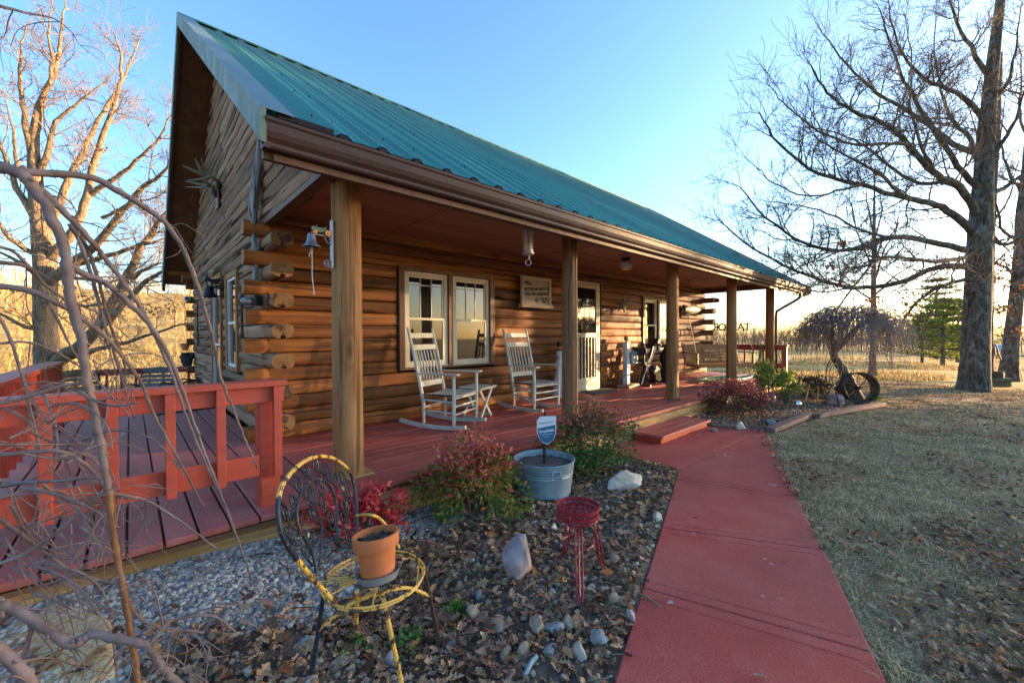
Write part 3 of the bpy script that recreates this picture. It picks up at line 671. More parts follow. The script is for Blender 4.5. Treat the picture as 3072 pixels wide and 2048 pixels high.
# upper purlin ends under the far overhang
for y, z in ((11.75, 2.50), (10.98, 2.30)): mb = MB(); mb.tube([(.60 if y > 11 else .80, y, z), (1.0, y, z)], .085, 14); mb.build('purlin_end', M['log'], H)
# ================================================================== DECKS, STEP, RAILINGS
D = thing('porch_deck', (6, 3.8, 0), 'red painted plank porch deck with tan pine rim boards', 'deck')
rd = random.Random(3)
mb = MB(); y = 2.778
while y < 4.80:
    w = .138; xs = [.985]
    x = .985 + rd.uniform(1.2, 3.6)
    while x < 11.6: xs.append(x); x += rd.choice((2.44, 3.05, 3.66))
    xs.append(12.20)
    for a, b in zip(xs, xs[1:]):
        dz = rd.uniform(-.0025, .0012); mb.rng((a+.0015, y+.002, -.038+dz), (b-.0015, y+w-.002, dz))
    y += w+.0015
mb.build('deck_boards', M['deck_x'], D, bevel=.004)
mb = MB(); x = .975-.1405
while x > -3.4:
    w = .1365; ys = [2.775, 4.3+rd.uniform(-.6,1.9), 8.6]
    for a, b in zip(ys, ys[1:]):
        dz = rd.uniform(-.003, .002); mb.rng((x+.0035, a+.002, -.038+dz), (x+w, b-.002, dz))
    x -= .1435
mb.build('deck_boards', M['deck_y'], D, bevel=.007)
mb = MB(); mb.rng((-3.4, 2.782, -.07), (.98, 8.55, -.045)); mb.rng((.98, 2.80, -.07), (12.15, 4.8, -.045)); mb.build('under_joist', M['beam'], D)
mb = MB(); mb.rng((-3.4, 2.812, -.186), (.953, 2.85, -.0385)); mb.rng((.957, 2.816, -.20), (6.1, 2.854, -.040)); mb.rng((6.104, 2.816, -.20), (12.15, 2.854, -.040)); mb.rng((12.151, 2.82, -.2), (12.19, 4.8, -.041))
mb.rng((1.0, 2.832, -.292), (3.4, 2.87, -.2005)); mb.rng((-3.4, 2.835, -.30), (.99, 2.87, -.1865)); mb.rng((3.41, 2.832, -.3), (12.1, 2.87, -.2005))
mb.build('rim_board', M['treated'], D, bevel=.003)
LD = thing('lower_deck', (-.8, 10.4, -.4), 'lower red plank deck with patio chairs beyond the gable wall', 'deck')
mb = MB(); x = -4.2
while x < 2.6: mb.rng((x, 8.62, -.44), (x+.1365, 12.3, -.40)); x += .1435
mb.build('deck_boards', M['deck_y'], LD)
mb = MB(); mb.rng((-4.2, 8.56, -.40), (2.6, 8.60, -.045)); mb.build('rim_board', M['treated'], LD); mb = MB(); mb.rng((-4.2, 12.31, -.62), (2.6, 12.35, -.405)); mb.build('rim_board', M['treated'], LD)

ST = thing('wooden_step', (5.45, 2.6, -.28), 'low red wooden step box between the porch and the walk', 'step')
mb = MB()
for i in range(3): a = 2.39+i*.1405; mb.rng((4.735, a, -.214), (6.20, a+.138, -.178))
mb.build('tread', M['deck_x'], ST, bevel=.004)
mb = MB(); mb.rng((4.775, 2.43, -.283), (6.16, 2.468, -.2145)); mb.build('riser', M['rail'], ST, bevel=.003)
mb = MB(); mb.rng((4.775, 2.4685, -.283), (4.813, 2.80, -.2145)); mb.build('side_board', M['rail_y'], ST); mb = MB(); mb.rng((6.122, 2.4685, -.283), (6.16, 2.80, -.2145)); mb.build('side_board', M['rail_y'], ST)

def railing(name, label, org, build): 
    t = thing(name, org, label, 'railing'); build(t); return t
def r_front(t):
    mb = MB(); mb.rng((-2.6, 2.845, .753), (.716, 2.985, .790)); mb.build('cap_rail', M['rail'], t, bevel=.005)
    mb = MB(); mb.rng((-2.6, 2.8935, .655), (.71, 2.93, .7525)); mb.build('top_rail', M['rail'], t, bevel=.003)
    mb = MB(); mb.rng((-2.6, 2.8935, .205), (.571, 2.93, .335)); mb.build('bottom_rail', M['rail'], t, bevel=.004)
    for x0 in (.572, -.70):
        mb = MB(); c = .012; a, b = x0, x0+.115; p, q = 2.905, 3.02
        def ring(z, yf): return [(a+c, yf, z), (b-c, yf, z), (b, yf+c, z), (b, q, z), (a, q, z), (a, yf+c, z)]
        mb.loft([ring(0, p), ring(.17, p), ring(.19, 2.932), ring(.7525, 2.932)], smooth=False) ; mb.build('post', M['rail'], t)
    for x in [-2.09+.224*i for i in range(12)] + [.664]:
        mb = MB(); w = .044; mb.add([(x-w/2, 2.851, .19), (x+w/2, 2.851, .19), (x+w/2, 2.893, .20), (x-w/2, 2.893, .20), (x-w/2, 2.851, .7525), (x+w/2, 2.851, .7525), (x+w/2, 2.893, .7525), (x-w/2, 2.893, .7525)], [(0,3,2,1),(4,5,6,7),(0,1,5,4),(1,2,6,5),(2,3,7,6),(3,0,4,7)])
        mb.build('baluster', M['rail'], t, bevel=.003)
railing('deck_railing', 'bright red deck railing nearest the camera, in front of the gable deck', (-.9, 2.9, 0), r_front)
def r_side(t):
    mb = MB(); mb.rng((-.735, 2.99, .752), (-.575, 7.10, .789)); mb.build('cap_rail', M['rail_y'], t, bevel=.005)
    mb = MB(); mb.rng((-.665, 3.03, .63), (-.628, 7.0, .7515)); mb.build('top_rail', M['rail_y'], t, bevel=.003)
    mb = MB(); mb.rng((-.665, 3.03, .19), (-.628, 7.0, .32)); mb.build('bottom_rail', M['rail_y'], t, bevel=.003)
    mb = MB(); mb.rng((-.70, 6.98, 0), (-.585, 7.09, .7515)); mb.build('post', M['rail_y'], t, bevel=.006)
    for i in range(17):
        mb = MB(); y = 3.2+.225*i; mb.rng((-.626, y, .17), (-.585, y+.044, .7515)); mb.build('baluster', M['rail_y'], t)
railing('deck_railing', 'dark red railing with wide cap running back to the great oak', (-.65, 5, 0), r_side)
def r_back(t):
    mb = MB(); mb.rng((-3.2, 12.0, .362), (1.5, 12.14, .40)); mb.build('cap_rail', M['rail_y'], t)
    mb = MB(); mb.rng((-3.2, 12.05, .27), (1.5, 12.09, .3615)); mb.rng((-3.2, 12.05, -.28), (1.5, 12.09, -.18)); mb.build('rail', M['rail_y'], t)
    for i in range(21):
        mb = MB(); x = -3.1+.225*i; mb.rng((x, 12.005, -.3), (x+.044, 12.049, .3615)); mb.build('baluster', M['rail_y'], t)
    mb = MB(); mb.rng((1.2, 11.3, .362), (1.36, 11.99, .40)); mb.rng((.62, 11.2, .362), (1.19, 11.30, .40)); mb.build('shelf', M['rail_y'], t)
railing('deck_railing', 'thin red railing behind the patio chairs on the lower deck', (-.8, 12.05, -.4), r_back)
def r_far(t):
    mb = MB(); mb.rng((12.08, 2.80, .765), (12.22, 4.92, .80)); mb.build('cap_rail', M['rail_y'], t)
    mb = MB(); mb.rng((12.11, 2.95, .66), (12.15, 4.85, .7645)); mb.build('top_rail', M['rail_y'], t)
    mb = MB(); mb.rng((12.11, 2.95, .205), (12.15, 4.85, .325)); mb.build('bottom_rail', M['rail_y'], t)
    for y in (2.83, 4.83):
        mb = MB(); mb.rng((12.10, y, -.28), (12.21, y+.11, .7645)); mb.build('post', M['rail_y'], t)
    for i in range(8):
        mb = MB(); y = 3.1+.22*i; mb.rng((12.068, y, .16), (12.109, y+.044, .7645)); mb.build('baluster', M['rail_y'], t)
railing('deck_railing', 'red railing closing the far end of the porch behind the swing, hose slung over it', (12.15, 3.85, 0), r_far)

# ================================================================== GROUND
def hill(x, y):
    r = math.hypot(x, y)
    if r < 1: return -.31
    az = math.degrees(math.atan2(y, x)); base = -.31
    left = sstep(58, 78, az)                                # behind and left of the house the land dips, then climbs
    right = -.31 - .020*max(0, r-13) - .25*sstep(14, 22, r)
    right = max(right, -2.6) if r < 160 else -2.6
    lft = -.31 - .5*sstep(9, 16, r) - .6*sstep(16, 30, r) + 12.5*sstep(32, 125, r)
    z = lerp(right, lft, left)
    return z + .06*mnoise.noise(V((x*.13, y*.13, 0)))*min(1, r/12) + .02*mnoise.noise(V((x*.5, y*.5, 3)))
mb = MB(); rr = [0, 1.2, 2.4, 3.6, 4.8, 6, 7.5, 9, 10.5, 12, 13.5, 15, 16.5, 18, 20, 22, 24.5, 27, 30, 33, 37, 42, 48, 55, 63, 72, 82, 95, 110, 130, 155, 190, 240, 320, 420, 560]
NA = 144; vs = [(0,0,hill(0,0))]
for r in rr[1:]:
    for k in range(NA): a = 2*PI*k/NA; vs.append((r*math.cos(a), r*math.sin(a), hill(r*math.cos(a), r*math.sin(a))))
fs = [(0, 1+k, 1+(k+1)%NA) for k in range(NA)]
for i in range(len(rr)-2): fs += [(1+i*NA+k, 1+(i+1)*NA+k, 1+(i+1)*NA+(k+1)%NA, 1+i*NA+(k+1)%NA) for k in range(NA)]
mb.add(vs, fs, True); tag(mb.build('ground', M['ground'], sharp=0), kind='structure')
# ---- red concrete walk, cast in separate slabs with tooled joints
def slab(poly, z=-.285, t=.10):
    c = V((sum(p[0] for p in poly)/len(poly), sum(p[1] for p in poly)/len(poly)))
    mb = MB(); g = .004; ps = []
    for p in poly: d = V(p[:2])-c; ps.append(V(p[:2]) - d.normalized()*g)
    mb.prism([(p.x, p.y, z-t) for p in ps], (0,0,t)); 
    return mb
EL = [(4.0, 1.858), (3.70, 1.745), (2.70, 1.375), (1.98, 1.115), (1.18, .822), (.2, .46), (-.9, .06)]      # left edge of the walk
ER = [(6.575, 1.807), (4.03, .862), (3.15, .533), (2.277, .215), (1.46, -.085), (.5, -.44), (-.6, -.85)]
slabs = [[(4.055, 2.82), (4.0, 1.862), (6.575, 1.811), (6.36, 2.30), (6.30, 2.82)]]
slabs.append([EL[0], EL[1], ER[1], ER[0]])
for i in range(1, 6): slabs.append([EL[i], EL[i+1], ER[i+1], ER[i]])
mbp = MB()
for s in slabs: b = slab(s); mbp.add(b.v, b.f)
pth = mbp.build('path', M['path'], bevel=.008); tag(pth, kind='structure')
mbj = MB()
for (a, b) in [(EL[i], ER[i]) for i in range(1, 6)] + [((4.0, 1.86), (6.5, 1.81))]:
    a, b = V((*a, -.284)), V((*b, -.284)); d = (b-a).normalized(); nrm = V((-d.y, d.x, 0))
    for s in (-1, 1): mbj.bar(a+nrm*.075*s+d*.06, b+nrm*.075*s-d*.06, .010, .0014)
tag(mbj.build('path_marking', M['path']), kind='structure')
# ---- planting beds and the gravel strip
def bedz(x, y):
    left = sstep(1.9, .6, x)*sstep(1.7, 2.6, y)
    return -.298 + .105*left + .05*sstep(.9, .2, x)*sstep(1.0, 1.9, y) + .012*mnoise.noise(V((x*3, y*3, 1))) + .008*mnoise.noise(V((x*9, y*9, 2)))
def sheet(name, x0, x1, y0, y1, step, keep, mt, zf):
    nx, ny = int((x1-x0)/step), int((y1-y0)/step); mb = MB(); idx = {}
    def vid(i, j):
        if (i, j) not in idx: x, y = x0+i*step, y0+j*step; idx[i, j] = len(mb.v); mb.v.append((x, y, zf(x, y)))
        return idx[i, j]
    for i in range(nx):
        for j in range(ny):
            if keep(x0+(i+.5)*step, y0+(j+.5)*step):
                mb.f.append((vid(i,j), vid(i+1,j), vid(i+1,j+1), vid(i,j+1))); mb.sm.append(True); mb.mi.append(0)
    return mb.build(name, mt, sharp=0)
def walk_left(x):                                           # y of the left edge of the walk at x
    for a, b in zip(EL[1:], EL):
        if a[0] <= x <= b[0]: return lerp(a[1], b[1], (x-a[0])/(b[0]-a[0]))
    return EL[-1][1] if x < EL[-1][0] else 1.86
def in_bed(x, y): return y < 2.84 and y > walk_left(x)-.02 and x < 4.06
tag(sheet('garden_bed', -2.6, 4.1, .3, 2.86, .05, lambda x, y: in_bed(x, y) , M['bed'], bedz), kind='structure')
TE = [(6.45, 1.70), (7.3, 1.63), (8.3, 1.555), (9.0, 1.42), (9.6, 1.22), (10.4, .87)]
def timber_y(x):
    for a, b in zip(TE, TE[1:]):
        if a[0] <= x <= b[0]: return lerp(a[1], b[1], (x-a[0])/(b[0]-a[0]))
    return 1.7 if x < 6.5 else .87
def bed2z(x, y): return -.296 + .03*sstep(1.6, 2.6, y) + .012*mnoise.noise(V((x*3, y*3, 5)))
tag(sheet('garden_bed', 6.25, 12.4, .8, 2.86, .08, lambda x, y: y > timber_y(x)-.02 and (y > .75*(13.2-x) or x < 10.5) and y < 2.85, M['bed'], bed2z), kind='structure')
tag(sheet('gravel_strip', -2.0, 1.9, 1.75, 2.84, .05, lambda x, y: y > 2.02+.35*sstep(.6, 1.6, x)+.08*math.sin(x*7) and in_bed(x, y), M['gravelbase'], lambda x, y: bedz(x, y)+.006), kind='structure')
TB = thing('landscape_timber', (8, 1.5, -.28), 'long weathered red brown landscape timber edging the far bed', 'timber')
mb = MB()
for (a, b) in ((TE[0], (8.25, 1.585)), ((8.1, 1.50), (10.4, .88))):
    mb.bar((a[0], a[1], -.265), (b[0], b[1], -.262), .13, .075)
mb.build('timber', M['timber'], TB, bevel=.02)
# ================================================================== THINGS ON THE PORCH
def RZ(a): return Matrix.Rotation(a, 3, 'Z')
# ---- rocking chairs
def rocking_chair():
    t = thing('rocking_chair', (0,0,0), 'x', 'rocking chair', 'cream rocking chairs on the porch'); m = M['offwhite']
    for s in (-1, 1):
        mb = MB(); P = []
        for i in range(15):
            u = lerp(-.36, .52, i/14); P.append((s*.245, u, .028+.16*(u-.02)**2*1.15))
        for i in range(14):
            a, b = V(P[i]), V(P[i+1]); mb.bar(a, b+(b-a)*.08, .034, .042)
        mb.build('rocker', m, t)
        mb = MB(); mb.tube([(s*.26, -.215, .05), (s*.262, -.218, .14), (s*.265, -.222, .38), (s*.266, -.225, .62)], [.016,.021,.022,.017], 10); mb.build('leg', m, t)
        bx = lambda z: .205+.19*max(0, z-.3)+(.05*(z-.3)**2 if z > .3 else 0)
        mb = MB(); mb.tube([(s*(.225+.02*z), bx(z), z) for z in (.06, .3, .45, .65, .85, 1.05, 1.14, 1.165)], [.016,.021,.022,.021,.021,.019,.017,.009], 10); mb.build('back_post', m, t)
        mb = MB(); pts = [(-.29, .04), (-.2, .045), (0, .032), (.26, .022)]
        mb.loft([[(s*.258+q, y, .632+dz) for q, dz in ((-w, -.009), (w, -.009), (w, .009), (-w, .009))] for y, w in pts], smooth=False); mb.build('armrest', m, t, bevel=.004)
        for z, r in ((.20, .011), (.32, .011)): mb = MB(); mb.tube([(s*.258, -.21, z), (s*.235, .21, z+.01)], r, 8); mb.build('stretcher', m, t)
    for z in (.18, .27, .36): mb = MB(); mb.tube([(-.26, -.217, z), (.26, -.217, z)], .012, 8); mb.build('stretcher', m, t)
    mb = MB(); mb.tube([(-.232, .205, .24), (.232, .205, .24)], .012, 8); mb.build('stretcher', m, t)
    mb = MB(); rows = 11                                   # woven seat, dished
    vs = []
    for i in range(rows+1):
        for j in range(rows+1):
            u, v = i/rows, j/rows; w = lerp(.258, .23, v)
            vs.append(((2*u-1)*w, lerp(-.225, .215, v), .40 - .035*(1-(2*u-1)**2)*(.5+.5*math.sin(PI*v)) + .004*((i+j) % 2)))
    mb.add(vs, [(i*(rows+1)+j, (i+1)*(rows+1)+j, (i+1)*(rows+1)+j+1, i*(rows+1)+j+1) for i in range(rows) for j in range(rows)], True)
    mb.add([V(v)-V((0,0,.02)) for v in vs], [(i*(rows+1)+j+1, (i+1)*(rows+1)+j+1, (i+1)*(rows+1)+j, i*(rows+1)+j) for i in range(rows) for j in range(rows)], True)
    for j in range(rows*2): u = (j+.5)/(rows*2); mb.ball(((2*u-1)*.258, -.227, .395-.03*(1-(2*u-1)**2)*.5), .014, 8, 5, (.75,.8,.9))
    mb.build('seat', m, t)
    by = lambda z: .205+.19*max(0, z-.3)+(.05*(z-.3)**2)
    for z, h in ((1.07, .06), (.93, .062), (.50, .06)):
        mb = MB(); R = []
        for i in range(7): u = i/6*2-1; R.append([(u*.225, by(z+d)+.022*(1-u*u)+q, z+d) for q, d in ((-.008, -h/2), (.008, -h/2), (.008, h/2), (-.008, h/2))])
        mb.loft(R, smooth=False); mb.build('back_rail', m, t)
    for i in range(7):
        mb = MB(); u = (i-3)/3*.82; mb.tube([(u*.225, by(z)+.022*(1-u*u), z) for z in (.52, .6, .72, .84, .91)], [.008,.0105,.011,.0105,.008], 7); mb.build('back_spindle', m, t)
    return t
c1 = rocking_chair(); c2 = copy_tree(c1)
c1.location = (2.76, 4.06, 0); c1.rotation_euler.z = rad(24); c1['label'] = 'cream wooden rocking chair in front of the double window, beside the little folding table'
c2.location = (4.27, 4.10, 0); c2.rotation_euler.z = rad(2); c2['label'] = 'cream wooden rocking chair below the framed sign, next to the snowman'
# ---- folding table
t = thing('folding_table', (3.30, 4.20, 0), 'small grey green folding slat table between the rocking chairs', 'table'); m = M['offwhite']; R = RZ(rad(20)); o = V((3.30, 4.20, 0))
mb = MB()
for i in range(6): mb.box(o + R @ V(((i-2.5)*.066, 0, .405)), (.06, .36, .016), R)
mb.box(o+R@V((0,-.14,.388)), (.39,.03,.018), R); mb.box(o+R@V((0,.14,.388)), (.39,.03,.018), R); mb.build('table_top', m, t, bevel=.002)
for s in (-1, 1):
    for q in (-1, 1):
        mb = MB(); mb.bar(o+R@V((-s*.15, q*(.13 if s > 0 else .108), .012)), o+R@V((s*.13, q*(.13 if s > 0 else .108), .375)), .018, .036); mb.build('leg', m, t)
    mb = MB(); mb.box(o+R@V((-s*.14, 0, .03)), (.02, .25, .035), R); mb.build('crossbar', m, t)
# ---- snowman
t = thing('snowman_figure', (5.42, 4.58, 0), 'tall white wooden snowman with black hat beside the screen door', 'snowman figure')
prof = [(.0,0),(.115,.0),(.125,.06),(.118,.3),(.085,.44),(.078,.47),(.10,.55),(.095,.60),(.062,.665)]
mb = MB(); mb.lathe(prof, 20, (5.42, 4.58, .005)); mb.build('body', M['snow'], t)
mb = MB(); mb.lathe([(0,.66),(.05,.665),(.082,.71),(.085,.75),(.07,.80),(0,.83)], 20, (5.42, 4.58, .005)); hd = mb.build('head', M['snow'], t)
mb = MB(); mb.lathe([(0,.80),(.125,.805),(.125,.818),(.074,.822),(.066,.95),(0,.955)], 20, (5.42,4.58,.005)); mb.build('hat', M['black'], t)
mb = MB(); mb.lathe([(.0735,.824),(.0755,.83),(.073,.868),(.07,.87)], 20, (5.42,4.58,.005), ring=True); mb.build('hat_band', M['orange'], t)
mb = MB()
for dx, z, r in ((-.03,.765,.011),(.03,.765,.011)): mb.ball((5.42+dx-.03, 4.58-.078, z), r, 8, 6)
for z in (.58, .50, .35, .22): mb.ball((5.42-.03, 4.58-(.095 if z > .45 else .118), z), .013, 8, 6)
mb.build('button', M['black'], t)
mb = MB(); mb.tube([(5.40, 4.51, .745), (5.37, 4.43, .735)], [.014,.003], 8); mb.build('nose', M['orange'], t)
# ---- doormat, door-side post with lantern
mb = MB(); mb.prism([(6.19,4.74,.002),(6.02,4.30,.002),(6.87,4.34,.002),(6.97,4.70,.002)], (0,0,.014)); tag(mb.build('doormat', M['mat_grey'], org=(6.5,4.5,0), bevel=.004), 'worn grey brown doormat lying before the screen door', 'doormat')
t = thing('lantern_post', (7.40, 4.52, 0), 'chipped white wooden post with ball finial and hanging lantern', 'post')
mb = MB(); mb.box((7.40, 4.52, .47), (.105, .105, .86)); mb.box((7.40, 4.52, .912), (.135,.135,.025)); mb.build('post', M['whiteflake'], t, bevel=.008)
mb = MB(); mb.lathe([(.022,.925),(.02,.945),(.045,.97),(.052,1.0),(.04,1.035),(0,1.05)], 16, (7.40,4.52,0)); mb.build('finial', M['st_tan'], t)
mb = MB(); mb.box((7.44, 4.50, .03), (.42, .30, .055)); mb.box((7.5, 4.48, .065), (.25, .24, .02)); mb.build('base', M['st_tan'], t, bevel=.02)
mb = MB(); Rl = Matrix.Rotation(rad(-14), 3, 'Y'); o = V((7.53, 4.44, .60))
for a, b in ((-1,-1),(-1,1),(1,-1),(1,1)): mb.box(o+Rl@V((a*.055, b*.055, 0)), (.016,.016,.2), Rl)
for z in (-.1, .1): mb.box(o+Rl@V((0,0,z)), (.14,.14,.016), Rl)
mb.lathe([(.075,.108),(.03,.15),(.03,.17),(.0,.172)], 12, o, Rl); L = mb.build('lantern', M['galv'], t)
mb = MB(); mb.box(o, (.10,.10,.18), Rl); mb.build('lantern_pane', M['mirror'], L)
mb = MB(); mb.tube([(7.44,4.5,.80),(7.52,4.46,.81),(7.52,4.455,.775)], .006, 6); mb.build('hook', M['blackmetal'], t)
# dry stems beside the post
rs = random.Random(5); mb = MB()
for i in range(26):
    x, y = 7.22+rs.uniform(-.1,.1), 4.62+rs.uniform(-.05,.05); p = [(x,y,.0),(x+rs.uniform(-.06,.06),y-.02,.35),(x+rs.uniform(-.16,.16),y-rs.uniform(0,.1),.5+rs.uniform(0,.32))]
    mb.tube(smooth_poly(p,3), .0028, 4)
    for k in range(4): q = V(p[2])+V((rs.uniform(-.05,.05),rs.uniform(-.05,.03),rs.uniform(-.2,0))); mb.ball(q, .010, 5, 4)
tag(mb.build('dried_plant', M['dryleaf'], org=(7.22,4.62,0)), 'dry reddish plant stems against the wall between door and lantern post', 'dried plant')
# ---- exercise bike
bx, by_ = 8.05, 4.40
t = thing('exercise_bike', (bx, by_, 0), 'folding black exercise bike with padded seat by the far window', 'exercise bike')
def bk(dx, z, dy=0): return (bx+dx, by_+dy, z)
mb = MB(); mb.tube([bk(-.32,.03,-.24), bk(-.32,.03,.24)], .026, 10); mb.build('foot_bar', M['black'], t)
mb = MB(); mb.tube([bk(.50,.03,-.24), bk(.50,.03,.24)], .026, 10); mb.build('foot_bar', M['black'], t)
for s in (-1, 1):
    mb = MB(); mb.tube(smooth_poly([bk(-.32,.04,s*.035), bk(-.24,.20,s*.035), bk(-.05,.42,s*.035), bk(.13,.60,s*.035), bk(.22,.78,s*.035)], 5), .013, 8); mb.build('frame_tube', M['silver'], t)
mb = MB(); mb.loft([[bk(x-w, z, -.03), bk(x+w, z, -.03), bk(x+w, z, .03), bk(x-w, z, .03)] for x, z, w in ((-.31,.04,.035),(-.2,.25,.04),(-.05,.44,.04),(.10,.60,.04),(.17,.72,.045),(.2,.82,.03))], smooth=False); mb.build('frame', M['black'], t, bevel=.008)
mb = MB(); mb.tube([bk(.48,.05), bk(.2,.25), bk(-.08,.46), bk(-.16,.52)], .028, 10); mb.build('rear_frame', M['blackmetal'], t)
mb = MB(); mb.loft([[bk(x-w, z, -.07), bk(x+w, z, -.07), bk(x+w, z, .07), bk(x-w, z, .07)] for x, z, w in ((.36,.07,.14),(.33,.2,.145),(.28,.32,.13),(.22,.40,.09))], smooth=False); mb.build('housing', M['black'], t, bevel=.03)
for s in (-1, 1): mb = MB(); mb.tube([bk(.12,.22,0), bk(.12,.22,s*.12), bk(.05+.14*s,.22-.11*s,s*.13)], .012, 8); mb.box(bk(.05+.14*s,.21-.11*s,s*.19), (.10,.09,.025)); mb.build('pedal', M['black'], t)
mb = MB(); mb.loft([[(bx-.20+w*math.cos(a)*1.25, by_+w*math.sin(a), z) for a in [2*PI*i/14 for i in range(14)]] for z, w in ((.50,.10),(.52,.145),(.56,.15),(.58,.12),(.585,.02))]); mb.build('seat', M['black'], t)
mb = MB(); mb.box(bk(-.36,.74), (.06, .33, .17), Matrix.Rotation(rad(-12),3,'Y')); mb.build('backrest', M['black'], t, bevel=.028)
for s in (-1, 1): mb = MB(); mb.tube(smooth_poly([bk(-.33,.78,s*.1), bk(-.37,.60,s*.12), bk(-.34,.47,s*.12), bk(-.1,.44,s*.1), bk(.0,.47,s*.06)], 4), .014, 8); mb.build('back_tube', M['blackmetal'], t)
mb = MB(); mb.tube([bk(-.18,.52), bk(-.12,.43)], .03, 10); mb.build('seat_post', M['blackmetal'], t)
mb = MB(); mb.tube(smooth_poly([bk(.08,.84,-.24), bk(.18,.86,-.2), bk(.24,.84,0), bk(.18,.86,.2), bk(.02,.84,.24)], 4), .015, 8); mb.build('handlebar', M['black'], t)
mb = MB(); mb.box(bk(.27,.93), (.05,.22,.13), Matrix.Rotation(rad(35),3,'Y')); mb.build('console', M['black'], t, bevel=.015)
# ---- covered bundle behind the third post
mb = MB(); rings = []
for z, r in ((.01,.20),(.12,.21),(.30,.18),(.36,.15),(.42,.19),(.55,.225),(.66,.2),(.76,.12),(.82,.07),(.95,.05),(.97,.0)):
    rings.append([(9.02+r*math.cos(2*PI*k/18)*(1+.09*mnoise.noise(V((k*.7,z*5,2)))), 4.42+r*.85*math.sin(2*PI*k/18)*(1+.09*mnoise.noise(V((k*.7,z*5,7)))), z) for k in range(18)])
mb.loft(rings); t = mb.build('covered_grill', M['teal_cloth'], org=(9.02,4.42,0)); tag(t, 'dark tarpaulin covered bundle tucked behind the third porch post', 'covered grill')
# ---- ceiling globe, tin lantern feeder
t = thing('ceiling_light', (6.02, 3.68, 2.335), 'round milk glass ceiling light on the porch ceiling', 'ceiling light')
mb = MB(); mb.lathe([(.075,2.335),(.075,2.315),(.05,2.30),(.05,2.285)], 20, (6.02,3.68,0)); mb.build('base', M['blackmetal'], t)
mb = MB(); mb.lathe([(.05,2.295),(.085,2.275),(.105,2.235),(.10,2.19),(.07,2.15),(0,2.135)], 24, (6.02,3.68,0)); mb.build('glass_globe', M['globe'], t)
t = thing('bird_feeder', (3.153, 3.12, 2.255), 'narrow white tin tube lantern hanging with a ring from the porch beam', 'hanging lantern'); c = (3.153, 3.12, 0)
mb = MB(); mb.lathe([(0,2.205),(.047,2.203),(.048,2.185),(.052,1.975),(.053,1.955),(.066,1.952),(.066,1.938),(.03,1.925),(.0,1.922)], 22, c); mb.build('tube', M['tin'], t)
mb = MB()
for k in range(6): a = 2*PI*k/6+.3; mb.box((c[0]+.0515*math.cos(a), c[1]+.0515*math.sin(a), 2.08), (.006,.022,.2), RZ(a))
mb.build('tube_rib', M['white'], t)
mb = MB(); mb.tube(smooth_poly([(3.13,3.12,2.2),(3.135,3.12,2.24),(3.153,3.12,2.256),(3.171,3.12,2.24),(3.176,3.12,2.2)],4), .004, 6); mb.build('wire_hook', M['greymetal'], t)
mb = MB(); mb.torus((3.153,3.12,1.85), .030, .0055, 24, 8, face_R(CR, (0,0,1))); mb.tube([(3.165,3.12,1.93),(3.163,3.12,1.878)], .008, 8); mb.build('ring', M['tin'], t)
# ---- dinner bell with tractor on the first post
t = thing('dinner_bell', (1.10, 3.12, 1.6), 'grey dinner bell with green toy tractor on its bracket, fixed to the first porch post', 'bell'); y = 3.12
mb = MB(); mb.rng((1.088, y-.018, 1.565), (1.100, y+.018, 1.915)); mb.bar((1.09,y,1.79),(.965,y,1.795), .02, .006); mb.tube(smooth_poly([(1.09,y,1.74),(1.065,y,1.745),(1.045,y,1.786)],4), .005, 6); mb.tube([(1.09,y,1.765),(1.07,y,1.772)], .004, 6); mb.build('bracket', M['greymetal'], t)
mb = MB(); A = face_R((1,0,0),(0,0,1)); mb.torus((1.066,y,1.595), .026, .0045, 24, 6, A); mb.tube([(1.04,y,1.595),(1.092,y,1.595)], .0035, 6); mb.tube([(1.066,y,1.57),(1.066,y,1.62)], .0035, 6); mb.build('wheel_ornament', M['greymetal'], t)
mb = MB(); mb.lathe([(0,1.800),(.018,1.798),(.026,1.79),(.029,1.765),(.034,1.738),(.045,1.718),(.058,1.706),(.058,1.702),(.05,1.704),(.03,1.735),(0,1.77)], 24, (.955,y,0)); mb.tube([(.955,y,1.74),(.955,y,1.69)], [.004,.010], 8); mb.build('bell_cup', M['bronze'], t)
mb = MB(); mb.box((1.01,y,1.828), (.085,.028,.034)); mb.box((1.043,y,1.835), (.018,.032,.03)); mb.tube([(.99,y,1.845),(.99,y,1.864)], .005, 8); mb.box((.967,y,1.835),(.012,.03,.03)); mb.tube([(1.045,y,1.85),(1.06,y,1.862)], .004, 6); TR = mb.build('toy_tractor', M['tractor'], t, bevel=.003)
for x, r in ((.975,.015),(1.062,.021)):
    for s in (-1,1):
        mb = MB(); mb.lathe([(0,-.005),(r,-.005),(r,.005),(0,.005)], 16, (x, y+s*.021, 1.805+r*.25), face_R((1,0,0),(0,0,1))); mb.build('toy_wheel', M['orange'], TR)
mb = MB(); mb.tube(smooth_poly([(.955,y,1.69),(.955,y,1.665),(.957,y,1.58),(.955,y,1.5),(.962,y,1.43),(.966,y,1.385)],3), .0042, 6); mb.tube([(.966,y,1.39),(.967,y,1.36)], .0065, 8); mb.ball((.954,y,1.668), .009, 8, 6); mb.tube(smooth_poly([(.953,y,1.668),(.94,y,1.65),(.938,y,1.628)],3), [.004]*6+[.008], 6); mb.build('pull_rope', M['rope'], t)
